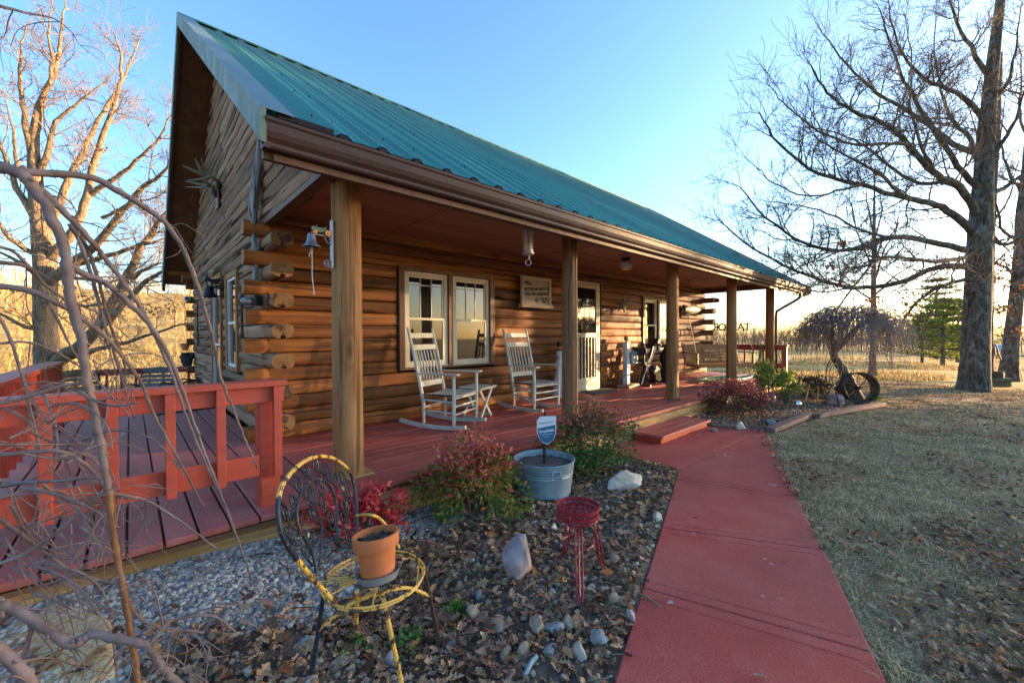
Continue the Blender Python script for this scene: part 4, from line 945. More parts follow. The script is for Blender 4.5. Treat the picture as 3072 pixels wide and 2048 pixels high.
# ---- framed sign
t = thing('wall_sign', (4.87, 4.68, 1.76), 'framed wooden joke sign hanging between the double window and the door', 'sign'); y = 4.66
x0, x1, z0, z1 = 4.545, 5.245, 1.515, 2.02
mb = MB(); mb.rng((x0+.04, y, z0+.04), (x1-.04, y+.02, z1-.04)); mb.build('board', M['signwood'], t)
mb = MB(); mb.rng((x0, y-.022, z0+.06), (x0+.05, y+.03, z1)); mb.rng((x1-.05, y-.022, z0+.06), (x1, y+.03, z1)); mb.rng((x0+.05, y-.02, z1-.05), (x1-.05, y+.03, z1)); mb.rng((x0-.035, y-.05, z0), (x1+.02, y+.03, z0+.0595)); mb.build('frame', M['signframe'], t, bevel=.004)
Rt = face_R((1,0,0),(0,0,1)); yy = y-.004
for s, px, pz, sz, rot in (('WELL,', 4.70, 1.885, .078, -6), ('BUTTER MY BUTT &', 4.90, 1.805, .068, 4), ('CALL ME A BISCUIT', 4.905, 1.725, .066, 4), ('LOOK', 5.075, 1.655, .062, 0), ('INSIDE', 5.08, 1.612, .036, 0)):
    text_part(s, sz, M['ink'], t, (px, yy, pz), Rt @ Matrix.Rotation(rad(rot), 3, 'Z'), 'lettering', bold=.0018)
mb = MB(); mb.torus((4.905, y-.003, 1.645), .034, .004, 20, 5, Rt); mb.tube([(4.885,y-.003,1.63),(4.925,y-.003,1.66)], .004, 5); mb.tube([(4.885,y-.003,1.66),(4.925,y-.003,1.63)], .004, 5); mb.build('emblem', M['ink'], t)
# ---- antlered skull, mounted fish
def at_y(x, y, yy): return onp(x, y, 'y', yy)
sxy = lambda x, y: ((1700+x/2.613)/K, (750+y/2.613)/K)
t = thing('skull_mount', (7.58, 4.68, 1.67), 'small weathered antlered skull on the log wall between the door and far window', 'wall mount')
mb = MB(); mb.loft([[(7.50+w*math.cos(a), 4.70-.06+d+.6*w*math.sin(a), z) for a in [2*PI*k/10 for k in range(10)]] for z, w, d in ((1.53,.02,-.03),(1.57,.035,-.02),(1.63,.05,0),(1.69,.065,0),(1.73,.05,.02),(1.75,.01,.03))]); mb.build('skull', M['bone'], t)
mb = MB()
for P in ([(470,430),(500,410),(540,440),(560,470)], [(470,420),(450,390),(455,360),(480,350)], [(480,420),(520,370),(560,352)], [(500,415),(545,420),(590,418)], [(470,440),(450,460),(440,465)], [(510,440),(520,460),(530,472)]):
    pts = [at_y(*sxy(*p), 4.62-.02*i) for i, p in enumerate(P)]; mb.tube(smooth_poly(pts,4), [lerp(.022,.006,i/(4*(len(P)-1))) for i in range(4*(len(P)-1)+1)], 8)
mb.build('antler', M['bone'], t)
t = thing('fish_mount', (10.75, 4.68, 1.70), 'mounted pale fish on dark driftwood above the porch swing', 'fish mount')
rings = []
for i in range(13):
    u = i/12; x = lerp(10.35, 11.30, u); h = .115*math.sin(PI*min(1, u*.86+.12))**.8; w = h*.45; z = 1.715+.02*u
    rings.append([(x, 4.63+w*math.cos(a), z+h*math.sin(a)) for a in [2*PI*k/12 for k in range(12)]])
mb = MB(); mb.loft(rings); mb.build('fish_body', M['fish'], t)
mb = MB(); mb.prism([(11.28,4.625,1.73),(11.42,4.625,1.83),(11.39,4.625,1.735),(11.42,4.625,1.66)], (0,.012,0)); mb.prism([(10.7,4.625,1.81),(10.8,4.625,1.89),(11.05,4.625,1.86),(11.1,4.625,1.80)], (0,.01,0)); mb.build('fin', M['driftdark'], t)
mb = MB()
for i in range(9): a = rs.uniform(0, 6.28); p = V((10.3+.12*i*.9, 4.67, 1.64+rs.uniform(-.05,.06))); mb.tube([p+V((-.16,.0,rs.uniform(-.06,.06))), p, p+V((.15,-.01,rs.uniform(-.08,.08)))], [.02,.038,.012], 8)
for i in range(4): p = V((10.2+.06*i, 4.66, 1.68)); mb.tube([p, p+V((-.05,-.02,.07*(1 if i%2 else -1))), p+V((-.02,-.03,.14*(1 if i%2 else -1)))], [.03,.02,.008], 8)
mb.build('driftwood_base', M['driftdark'], t)
# ---- porch swing
t = thing('porch_swing', (9.98, 3.74, .40), 'honey coloured slatted porch swing hanging on chains', 'porch swing'); o = V((9.98, 3.78, 0)); R = RZ(math.atan2(-.73, 1.07)); m = M['swing']
W = lambda x, y, z: o + R @ V((x, y, z))
L_ = 1.36
mb = MB()
for i in range(6): y = -.40+i*.085; mb.box(W(0, y, .405-.012*math.sin(i/5*PI)), (L_, .075, .02), R)
mb.build('seat', m, t, bevel=.003)
mb = MB(); mb.box(W(0,-.44,.375), (L_+.02,.022,.08), R); mb.box(W(0,.04,.365), (L_,.03,.07), R)
for x in (-.62,0,.62): mb.box(W(x,-.2,.36), (.035,.46,.06), R)
mb.build('seat_frame', m, t, bevel=.003)
Rb = R @ Matrix.Rotation(rad(-17), 3, 'X')
for i in range(6):
    mb = MB(); z = .055+i*.072; p = W(0,.06,.40)+Rb@V((0,0,z)); n = 4
    for k in range(n-1 if i < 5 else 1):
        w = L_/(3 if i < 5 else 1); mb.box(p+Rb@V(((k-1)*w if i < 5 else 0,0,0)), (w-.03 if i < 5 else L_, .018, .058 if i < 5 else .085), Rb)
    mb.build('back_slat', m, t)
mb = MB()
for x in (-.67,-.227,.227,.67): mb.box(W(x,.075,.40)+Rb@V((0,0,.24)), (.05,.022,.50), Rb)
mb.build('back_stile', m, t)
for s in (-1,1):
    mb = MB(); mb.bar(W(s*.70,-.46,.655), W(s*.70,.17,.665), .075, .022); mb.build('armrest', m, t, bevel=.004)
    mb = MB(); mb.bar(W(s*.69,-.40,.36), W(s*.69,-.40,.645), .05, .03, (1,0,0)); mb.build('arm_post', m, t)
    mb = MB(); top = V((9.448,4.137,2.335)) if s < 0 else V((10.517,3.406,2.335)); J = lerp(top, W(s*.70,-.12,.66), .52)
    def chain(a, b):
        n = int((b-a).length/.032)
        for i in range(n):
            p = lerp(a, b, i/n); q = lerp(a, b, (i+1.25)/n); d = (q-p).normalized(); sd = d.orthogonal().normalized()
            if i % 2: sd = d.cross(sd)
            mb.tube([p+sd*.006, p+sd*.009+(q-p)*.5, q+sd*.006], .0022, 4); mb.tube([p-sd*.006, p-sd*.009+(q-p)*.5, q-sd*.006], .0022, 4)
    chain(top-V((0,0,.06)), J); chain(J, W(s*.71,-.40,.66)); chain(J, W(s*.71,.10,.70))
    mb.build('chain', M['chain'], t)
    mb = MB(); mb.tube([top, top-V((0,0,.07))], .006, 6); mb.box(top-V((0,0,.004)), (.10,.06,.008), R); mb.build('hook', M['blackmetal'], t)
# ---- family name sign hung at the far end (it faces away, so it reads backwards from here)
t = thing('name_sign', (11.75, 4.03, 2.1), 'black iron letter sign hanging at the far end of the porch, read from behind', 'sign')
Rn = face_R((0,1,0), (0,0,1))
ys = {'T': 3.60, 'A': 3.755, 'Y': 3.91, 'L': 4.06, 'O': 4.215, 'R': 4.38}
for ch, y in ys.items():
    text_part(ch, .265, M['blackmetal'], t, (11.75, y+.02, 1.185), Rn, 'letter', .008, bold=.0035)
mb = MB(); mb.bar((11.75,3.50,1.178),(11.75,4.56,1.19), .012, .014); mb.build('base_bar', M['blackmetal'], t)
mb = MB()
for y in (3.62, 4.42): mb.tube([(11.75,y,1.19),(11.74,y,2.22)], .003, 5)
mb.build('hanger', M['blackmetal'], t)
# ---- hose
mb = MB(); rh = random.Random(8); P = []
for i in range(46):
    a = -i*.42+2.2; r_ = .46+.16*math.sin(i*.37)+.05*rh.random(); P.append((9.85+r_*1.12*math.cos(a)*1.15+.2*math.sin(i*.21), 3.72+r_*.62*math.sin(a), .014+.012*(i/46)*2))
P += [(10.9,3.50,.03),(11.6,3.44,.10),(11.98,3.42,.42),(12.06,3.42,.74),(12.11,3.42,.826),(12.19,3.42,.825),(12.25,3.43,.6),(12.26,3.46,.1)]
mb.tube(smooth_poly(P,4), .0125, 8)
P = [(10.0,3.4,.05),(10.7,3.30,.03),(11.5,3.36,.08),(11.93,3.39,.35),(12.05,3.385,.72),(12.10,3.385,.83),(12.2,3.385,.83),(12.26,3.39,.4)]
mb.tube(smooth_poly(P,5), .0125, 8)
tag(mb.build('garden_hose', M['hose'], org=(9.9,3.7,0)), 'bright green garden hose coiled on the porch and slung over the far railing', 'garden hose')
mb = MB()
for z in (.20,.215,.235): mb.torus((12.2,3.075,z), .062, .007, 20, 6, Matrix.Rotation(rad(8+z*20),3,'X'))
tag(mb.build('hose_loop', M['teal_hose'], org=(12.2,3.07,.2)), 'dark teal hose end looped round the downspout', 'hose')

# ================================================================== THINGS ON THE GABLE AND THE LEFT DECK
g6 = lambda x, y: ((480+x/2.24)/K, (480+y/2.24)/K)
t = thing('antler_mount', (.985, 7.3, 3.2), 'pale deer antlers mounted high on the gable logs', 'antlers')
def tines(mb, lines, d0, d1, r):
    for P in lines:
        n = len(P); pts = [at(*g6(*p[:2]), lerp(d0, d1, p[2])) for p in P]; q = smooth_poly(pts, 5)
        mb.tube(q, [lerp(r, .007, (i/(len(q)-1))**1.2) for i in range(len(q))], 8)
mb = MB()
tines(mb, [[(385,195,0),(380,140,.3),(345,110,.5),(300,60,.7),(280,-5,1)], [(345,112,.5),(290,128,.7),(190,138,1)], [(300,105,.55),(225,72,.8),(155,40,1)], [(290,95,.6),(262,40,.8),(238,-8,1)]], 6.02, 5.45, .03)
mb.build('antler', M['antler'], t)
mb = MB(); tines(mb, [[(370,200,0),(330,170,.3),(280,185,.6),(175,182,1)], [(300,172,.4),(240,158,.7),(175,145,1)], [(330,165,.35),(310,150,.6),(290,135,.8)]], 6.04, 5.75, .025); mb.build('antler', M['antler'], t)
mb = MB(); p = at(*g6(378,210), 6.05); mb.ball(p, .075, 14, 10, (.8,.9,1.3)); mb.build('skull_cap', M['driftdark'], t)
mb = MB(); mb.rng((.955, p.y-.10, p.z-.26), (.985, p.y+.12, p.z+.16)); mb.build('plaque', M['trimbrown'], t, bevel=.02)
t = thing('deer_bell', (.98, 7.2, 1.9), 'black iron bell with running deer silhouette beside the gable door', 'bell')
gy = lambda x, y: onp(*g6(x, y), 'y', 7.16)
sil = [(300,800),(318,782),(330,790),(345,800),(385,800),(402,792),(412,800),(405,812),(398,822),(410,848),(402,850),(388,832),(360,832),(352,850),(345,850),(347,828),(330,815),(318,812),(322,850),(314,850),(308,818)]
mb = MB(); mb.prism([gy(*p) for p in sil], (0,.010,0)); mb.build('deer_silhouette', M['blackmetal'], t)
mb = MB()
for P in ([(318,785),(305,770),(300,778)],[(322,784),(315,762),(325,756)],[(312,775),(292,770)],[(318,768),(308,758)]): mb.tube([gy(*p) for p in P], .006, 5)
mb.tube([gy(425,880),gy(395,855),gy(350,852),gy(335,872)], .012, 6); mb.torus(gy(398,880), .075, .010, 20, 6, face_R((1,0,0),(0,0,1))); mb.tube([gy(420,800),gy(424,915)], .012, 6); mb.build('bracket', M['blackmetal'], t)
c = gy(330,915); mb = MB(); mb.lathe([(0,.15),(.03,.145),(.05,.12),(.06,.06),(.085,.01),(.10,-.005),(.095,-.01),(.05,.05),(0,.1)], 20, c); mb.ball(c+V((0,0,-.015)), .018, 10, 6); mb.build('bell_cup', M['blackmetal'], t)
for lab, ya, za, zb in (('rusty iron tongs hanging near the far end of the gable wall', 9.95, .92, 1.76), ('rusty iron tongs hanging beside the near gable window', 5.62, .88, 1.62)):
    t = thing('iron_tongs', (.97, ya, za), lab, 'tongs', 'iron tongs on the gable wall')
    for s in (-1, 1):
        mb = MB(); mb.tube(smooth_poly([(.955, ya+s*.035, za), (.952, ya+s*.028, za+.2), (.948, ya-s*.012, lerp(za,zb,.55)), (.95, ya-s*.035, lerp(za,zb,.75)), (.955, ya-s*.025, zb)], 4), .012, 7); mb.build('arm', M['rust'], t)
    mb = MB(); mb.tube([(.96,ya,zb-.02),(.93,ya,zb+.03),(.99,ya,zb+.03)], .008, 6); mb.build('hook', M['rust'], t)
t = thing('security_camera', (.88, 11.1, 1.95), 'small white bullet security camera on the far gable corner logs', 'security camera')
p = at(*g6(182,932), 8.55); mb = MB(); mb.lathe([(0,-.06),(.05,-.06),(.055,.05),(.045,.065),(.0,.062)], 16, p, face_R((1,0,0),(0,0,1))); mb.tube([p+V((.02,.05,0)), p+V((.06,.2,.02))], .02, 8); mb.build('body', M['white'], t)
mb = MB(); mb.lathe([(0,.064),(.036,.064),(.034,.068),(0,.068)], 14, p, face_R((1,0,0),(0,0,1))); mb.build('lens', M['black'], t)
p = V((11.83, 4.40, 2.02)); t = thing('security_camera', p, 'small black dome camera on the far front corner log', 'security camera')
mb = MB(); mb.lathe([(.07,.04),(.075,.0),(.07,-.03),(.04,-.06),(0,-.07)], 16, p); mb.build('dome', M['black'], t)
mb = MB(); mb.rng(p-V((.03,-.02,-.03)), p+V((.03,.12,.06))); mb.build('bracket', M['white'], t)
t = thing('corner_floodlight', (.93, 4.62, 1.42), 'black square solar floodlight with grey dome at the near house corner', 'floodlight')
mb = MB(); p = onp(*g6(655,945), 'y', 4.60); mb.box(p+V((0,0,0)), (.10,.055,.10), RZ(rad(25))); mb.build('housing', M['black'], t, bevel=.008)
mb = MB(); mb.ball(p+V((-.085,.0,-.01)), .05, 14, 10, (1.1,.8,.85)); mb.build('lamp_head', M['greymetal'], t)
mb = MB(); mb.box(p+V((.055,-.03,0)), (.012,.09,.115), RZ(rad(25))); mb.build('bracket', M['trimbrown'], t)
# driftwood plank standing in the corner
mb = MB(); rings = []
for i in range(17):
    u = i/16; z = lerp(1.52, 3.02, u); w = lerp(.050, .085, sstep(.4,.6,u)) if u < .75 else lerp(.085,.02,(u-.75)/.25); yy = lerp(4.87, 4.74, u) - .12*sstep(.6, 1, u); x = .930 + .012*math.sin(u*9)
    rings.append([(x+w*.5*math.cos(a)*(1+.25*mnoise.noise(V((a*1.5,z*3,1)))), yy+w*math.sin(a)*(1+.3*mnoise.noise(V((a*1.5,z*3,4)))), z) for a in [2*PI*k/12 for k in range(12)]])
mb.loft(rings); tag(mb.build('driftwood_plank', M['greywood'], org=(.93,4.8,1.5)), 'silvery driftwood plank fixed upright at the house corner', 'driftwood')
# mat by the gable door
mb = MB(); P = [(.26,7.40,.004),(.93,7.55,.004),(.95,8.02,.004),(.24,7.86,.004)]; mb.prism(P, (0,0,.012)); t = mb.build('doormat', M['black'], org=(.6,7.7,0)); tag(t, 'dark ribbed doormat on the deck boards by the gable door', 'doormat')
mb = MB()
for i in range(24):
    u = i/24; a = lerp(V(P[0]), V(P[1]), u); b = lerp(V(P[3]), V(P[2]), min(1,u+.10)); mb.bar(a+V((.01,.012,.0165)), b+V((0,-.012,.0165)), .012, .006)
o = mb.build('rib', M['galv'], t); 
# ---- slatted iron chairs on the lower deck
def slat_chair(slat):
    t = thing('patio_chair', (0,0,0), 'x', 'patio chair', 'slatted patio chairs on the lower deck')
    for i in range(6):
        mb = MB(); z = .46+.075*i; y = .22+.05*i-.012*i*i*.3
        if i < 5: mb.box((0, y, z), (.50, .018, .058), Matrix.Rotation(rad(-14),3,'X'))
        else:
            pts = [(-.27,0),(-.27,.08),(-.14,.105),(0,.125),(.14,.105),(.27,.08),(.27,0)]; mb.prism([(x, y+.02, z-.03+q) for x, q in pts], (0,.02,0))
        mb.build('back_slat', slat, t)
    for i in range(5): mb = MB(); mb.box((0,-.22+.09*i,.42), (.50,.075,.018)); mb.build('seat_slat', slat, t)
    for s in (-1,1):
        mb = MB(); mb.tube(smooth_poly([(s*.27,-.3,0),(s*.27,-.24,.3),(s*.27,-.26,.55),(s*.27,-.1,.66),(s*.27,.2,.62),(s*.27,.26,.6)],4), .014, 8); mb.build('arm_frame', M['blackmetal'], t)
        mb = MB(); mb.tube(smooth_poly([(s*.26,.30,0),(s*.26,.20,.3),(s*.26,.24,.5),(s*.26,.38,.85)],4), .014, 8); mb.build('back_frame', M['blackmetal'], t)
    return t
a = slat_chair(M['brownslat']); a.location = (-.62, 9.75, -.40); a.rotation_euler.z = rad(8); a['label'] = 'brown slatted patio chair on the lower deck beside the side railing end'
b = slat_chair(M['darkslat']); b.location = (.20, 9.6, -.40); b.rotation_euler.z = rad(-28); b['label'] = 'dark grey slatted patio chair on the lower deck with arched back'
d = slat_chair(M['darkslat']); d.location = (.86, 10.4, -.44); d.rotation_euler.z = rad(-75); d['label'] = 'dark patio chair half hidden against the back corner of the house'
for (x, y), lab, mt, sc_ in (((555,1040), 'small rust coloured flower pot on a corner log end', 'terra', 1), ((561,1083), 'dark pot of cones on the lowest corner log end', 'driftdark', 1.5)):
    p = at(x/K, y/K, 8.55); mb = MB(); mb.lathe([(0,-.07*sc_),(.05*sc_,-.07*sc_),(.075*sc_,.05*sc_),(.085*sc_,.05*sc_),(.085*sc_,.075*sc_),(.065*sc_,.075*sc_),(.06*sc_,.03*sc_),(0,.03*sc_)], 16, p)
    if mt == 'driftdark':
        for k in range(14): mb.ball(p+V((rs.uniform(-.09,.09),rs.uniform(-.07,.07),.1+rs.uniform(-.03,.06))), .035, 7, 5)
    tag(mb.build('flower_pot', M[mt], org=p), lab, 'flower pot')
# ================================================================== YARD OBJECTS
cq = lambda x, y: ((780+x/2.2148)/K, (1340+y/2.2148)/K)
def rods(mb, P, r, sub=4, n=7): mb.tube(smooth_poly(P, sub) if len(P) > 2 else P, r, n)
def spiral(p, u, v, r, turns, a0, sgn=1, n=18):       # flat scroll that winds into its centre
    return [V(p) + (V(u)*math.cos(a0+sgn*2*PI*turns*i/n) + V(v)*math.sin(a0+sgn*2*PI*turns*i/n))*r*(1-.86*i/n) for i in range(n+1)]
# ---- wire garden chair with scrolled back
t = thing('wire_garden_chair', (.71, 1.57, -.27), 'wrought iron garden chair with peeling yellow and black paint, holding the clay pot', 'garden chair')
SC = V((.706, 1.575, .095)); SR = .195
FL = onp(*cq(500,1035), 'z', .10); FR = onp(*cq(648,655), 'z', .10)
u = (FR-FL).normalized(); nb = V((-u.y, u.x, 0));                       # nb points to the back
upv = (V((0,0,1)) + nb*.22).normalized(); pn = u.cross(upv)
pl = lambda x, y: onplane(*cq(x, y), FL, pn)
out = [(500,1035),(430,960),(330,850),(245,745),(180,650),(140,560),(122,450),(122,350),(145,260),(195,185),(260,120),(335,75),(420,62),(490,78),(550,115),(598,170),(622,240),(636,320),(642,410),(642,500),(640,580),(645,655)]
yel = [(145,260),(195,185),(260,120),(335,75),(420,62),(490,78),(550,115)]
P = [pl(*p) for p in out]
hq = smooth_poly(P, 4); mb = MB(); mb.tube(hq, .0078, 8)
for i, f in enumerate(mb.f): mb.mi[i] = 1 if i < len(mb.f)-2 and (12 <= i//8 < 28 or i//8 >= 60) else 0
mb.build('back_hoop', [M['yellow'], M['blue_black']], t)
inn = [(375,830),(360,750),(340,680),(305,620),(270,570),(248,500),(243,420),(255,350),(285,285),(330,235),(375,215),(430,228),(470,275),(500,345),(510,420),(512,500),(515,580),(530,665)]
mb = MB(); rods(mb, [pl(*p) for p in inn], .0055, 4, 7); mb.build('inner_hoop', M['blue_black'], t)
mb = MB()
uu, vv = (pl(400,300)-pl(300,300)).normalized(), upv
scr = [(300,150,26,.2),(365,115,27,2.5),(432,150,27,.6),(500,215,26,1.6),(548,215,28,2.8),(585,300,30,.5),(252,258,28,2.0),(222,360,30,.3),(166,440,28,1.5),(185,555,26,1.0),(248,610,28,2.2),(300,690,26,.7),(320,320,34,1.2),(402,262,32,2.6),(418,385,24,.4),(340,440,22,2.0),(560,390,28,2.0),(560,480,30,1.0),(590,600,28,.4),(335,590,28,2.5),(470,480,30,.8)]
for x, y, r, a in scr:
    c0 = pl(x, y); R_ = (pl(x+r, y)-c0).length
    mb.tube(spiral(c0, uu, vv, R_, 1.6, a, 1 if (x+y) % 2 else -1), .0032, 6)
for P_ in ([(300,175),(330,210),(285,205),(245,235)],[(365,143),(400,165),(420,178)],[(432,178),(450,215),(480,240)],[(222,390),(205,450),(180,490)],[(185,582),(215,640),(250,655)],[(300,716),(325,755),(350,790)],[(360,275),(362,340),(380,420),(410,520),(405,640),(395,760),(372,835)],[(585,330),(570,380),(575,410)],[(330,470),(390,500),(450,580),(530,670)],[(520,240),(548,265),(575,225)],[(600,645),(560,640),(480,700),(380,800)]):
    rods(mb, [pl(*p) for p in P_], .0034, 4, 6)
mb.build('scrollwork', M['blue_black'], t)
mb = MB()
for dz, rr_ in ((0, SR), (-.014, SR-.006)): mb.torus(SC+V((0,0,dz)), rr_, .0042, 40, 7)
mb.build('seat_ring', M['yellow'], t)
mb = MB(); th0 = math.atan2(nb.y, nb.x)
for i in range(11):
    a = th0 + (i-5)*.12; p = SC+V((math.cos(a),math.sin(a),0))*SR; q = SC+V((math.cos(th0),math.sin(th0),0))*.03+V((math.cos(a),math.sin(a),0))*.04; mb.tube([p,q], .0027, 5)
for i in (-2, 1): d = V((-nb.y,nb.x,0)); c0 = SC-nb*(.02+.05*(i+2)); L = math.sqrt(max(.001, SR**2-(.02+.05*(i+2))**2)); mb.tube([c0-d*L, c0+d*L], .0026, 5)
mb.build('seat_wire', M['yellow'], t)
gl = [((335,1560), (425,965), 'blue_black'), ((950,1610), (822,1018), 'yellow'), ((1190,1290), (1080,762), 'rust'), ((640,1215), (645,960), 'yellow')]
tops = []
for g, tp, mt in gl:
    g3 = onp(*cq(*g), 'z', -.285); t3 = onp(*cq(*tp), 'z', .09); tops.append((t3, g3)); mb = MB(); mb.tube([t3, lerp(t3,g3,.5)+V((0,0,.0)), g3], [.0085,.0088,.008], 9); mb.build('leg', M[mt], t)
mb = MB(); mid = V((.715,1.55,.03))
for a, b in ((0,2),(1,3)):
    A, B = lerp(tops[a][0], tops[a][1], .42), lerp(tops[b][0], tops[b][1], .42); rods(mb, [A, lerp(A,mid,.5)+V((0,0,.03)), mid, lerp(B,mid,.5)+V((0,0,.03)), B], .0075, 5, 8)
mb.build('leg_brace', M['yellow'], t)
arm = [pl(640,455), onp(*cq(730,450),'z',.30), onp(*cq(800,480),'z',.25), onp(*cq(850,540),'z',.19), onp(*cq(930,675),'z',.10)]
mb = MB(); rods(mb, arm, .0065, 5, 7); mb.build('armrest', M['yellow'], t)
# ---- clay pot with saucer
pc = V((.708, 1.545, .105)); Rp = Matrix.Rotation(rad(9), 3, V((-.7,-.5,0))) @ Matrix.Rotation(rad(5),3,V((0,1,0))); zs = .82
t = thing('clay_pot', pc, 'terracotta flower pot of dark soil on the iron chair seat', 'flower pot')
sc = lambda pr: [(r*.92, z*zs) for r, z in pr]
mb = MB(); mb.lathe(sc([(0,.012),(.070,.012),(.0765,.10),(.082,.145),(.094,.146),(.099,.20),(.097,.205),(.088,.205),(.083,.165),(0,.165)]), 40, pc, Rp); pot = mb.build('pot', M['terra'], t)
mb = MB(); mb.lathe(sc([(0,.172),(.04,.180),(.078,.170),(.0835,.166)]), 24, pc, Rp)
for k in range(60): a, r = RNG.uniform(0,6.28), .075*math.sqrt(RNG.random()); mb.ball(pc+Rp@V((r*math.cos(a), r*math.sin(a), .145)), RNG.uniform(.004,.009), 6, 4)
mb.build('soil', M['soil'], pot)
t = thing('pot_saucer', pc, 'clear plastic saucer under the clay pot', 'saucer')
mb = MB(); mb.lathe([(0,0),(.075,0),(.088,.028),(.085,.029),(.073,.006),(0,.006)], 32, pc-Rp@V((0,0,.002)), Rp); mb.build('dish', M['saucer'], t)
# ---- second wire chair, far bed
t2 = thing('wire_garden_chair', (9.55, 1.66, -.29), 'thin rusty iron garden chair with round scrolled back in the far bed', 'garden chair')
o = V((9.55, 1.66, -.29)); Rz = RZ(rad(160)); Wc = lambda x, y, z: o + Rz@V((x,y,z))
mb = MB(); hoop = [(-.14,.40),(-.19,.52),(-.225,.66),(-.21,.80),(-.13,.90),(0,.935),(.13,.90),(.21,.80),(.225,.66),(.19,.52),(.14,.40)]; mb.tube(smooth_poly([Wc(x,.17+.12*(z-.4),z) for x, z in hoop],4), .008, 7); mb.build('back_hoop', M['rust'], t2)
mb = MB(); inn = [(-.07,.40),(-.11,.55),(-.125,.66),(-.08,.77),(0,.81),(.08,.77),(.125,.66),(.11,.55),(.07,.40)]; mb.tube(smooth_poly([Wc(x,.17+.12*(z-.4),z) for x, z in inn],4), .005, 6)
for k in range(14): a = 2*PI*k/14; c0 = Wc(.165*math.cos(a), .2, .68+.185*math.sin(a)); mb.tube(spiral(c0, Rz@V((1,0,0)), V((0,0,1)), .035, 1.4, a), .0035, 5)
mb.tube([Wc(0,.17,.40),Wc(0,.2,.79)], .004, 5); mb.build('scrollwork', M['rust'], t2)
mb = MB(); mb.torus(Wc(0,0,.40), .2, .008, 28, 6)
for i in range(-4,5): L = math.sqrt(.04-(i*.042)**2); mb.tube([Wc(i*.042,-L,.40),Wc(i*.042,L,.40)], .004, 5)
mb.build('seat', M['rust'], t2)
for x, y, mt in ((-.14,.14,'rust'),(.14,.14,'rust'),(-.14,-.14,'yellow'),(.14,-.14,'yellow')):
    mb = MB(); mb.tube([Wc(x,y,.40), Wc(x*1.35,y*1.35,0)], .011, 7); mb.build('leg', M[mt], t2)
# ---- galvanised tub and yard sign
tc = V((2.605, 2.395, -.285))
t = thing('galvanized_tub', tc, 'round blue grey galvanized wash tub filled with dry soil', 'tub')
mb = MB(); mb.lathe([(0,.004),(.222,.0),(.228,.012),(.226,.02),(.229,.03),(.226,.04),(.240,.10),(.243,.165),(.247,.172),(.245,.18),(.249,.19),(.247,.20),(.252,.208),(.258,.276),(.265,.280),(.266,.288),(.259,.291),(.253,.286),(.246,.23),(0,.23)], 56, tc); tb = mb.build('tub_body', M['galv'], t)
mb = MB(); mb.lathe([(0,.246),(.12,.25),(.2,.244),(.248,.232)], 32, tc)
for k in range(420): a, r = RNG.uniform(0,6.28), .235*math.sqrt(RNG.random()); mb.ball(tc+V((r*math.cos(a), r*math.sin(a), .246)), RNG.uniform(.003,.009), 5, 4, (1,1,.8))
mb.build('soil', M['tubsoil'], t)
for a in (-2.02, 1.12):
    d = V((math.cos(a), math.sin(a), 0)); s_ = V((-d.y, d.x, 0)); c0 = tc + d*.262
    mb = MB(); mb.tube(smooth_poly([c0+s_*.03+V((0,0,.245)), c0+d*.008+s_*.042+V((0,0,.20)), c0+d*.006+s_*.03+V((0,0,.185)), c0+d*.006-s_*.03+V((0,0,.185)), c0+d*.008-s_*.042+V((0,0,.20)), c0-s_*.03+V((0,0,.245))],4), .005, 7); mb.tube([c0+s_*.034+V((0,0,.246)), c0-s_*.034+V((0,0,.246))], .006, 7); mb.build('handle', M['galv'], tb)
t = thing('yard_sign', (2.55, 2.36, -.06), 'blue and white shield shaped security yard sign on a black stake in the tub', 'sign')
Rs = face_R(V((.80,-.60,0)), (0,0,1)); so_ = V((2.588, 2.352, 0)); nrm = Rs@V((0,0,1))
mb = MB(); mb.tube([V((2.585,2.378,-.08)), V((2.596,2.374,.405))], .0125, 10); mb.build('stake', M['black'], t)
def shield(w, dx=0): return [(-.083+w, .335-w*.5), (-.052, .372-w), (.083-w, .372-w), (.083-w, .26), (.083-w, .22), (.060-w*.6, .17), (.010, .128+w*1.2), (-.035, .150+w), (-.064+w*.6, .185), (-.083+w, .235)]
def flat(pts, d0, d1): return [so_ + Rs@V((x, z, d0)) for x, z in pts]
mb = MB(); mb.prism(flat(shield(0), 0, 0), nrm*.006); sg = mb.build('panel', M['yardwhite'], t)
bl = [(x, min(z, .282+.12*(x)*0)) for x, z in shield(.007)]; bl = [(-.076,.272),(.076,.298)] + [p for p in shield(.007) if p[1] < .265]
mb = MB(); mb.prism([so_+Rs@V((x,z,.0062)) for x, z in bl], nrm*.0012); mb.build('blue_field', M['yardblue'], t)
tp = lambda x, z: so_ + Rs@V((x,z,.0078)); Rt2 = Rs @ Matrix.Rotation(rad(6),3,'Z')
text_part('Monitored 24/7', .020, M['yardblue'], t, tp(.0,.312), Rt2, 'lettering', .0004)
text_part('SimpliSafe', .033, M['yardwhite'], t, tp(0,.238), Rt2, 'lettering', .0004, bold=.0008)
text_part('Home Security', .018, M['yardwhite'], t, tp(.0,.214), Rt2, 'lettering', .0004)
text_part('1-800-548-9508', .009, M['yardwhite'], t, tp(.0,.192), Rt2, 'lettering', .0004)
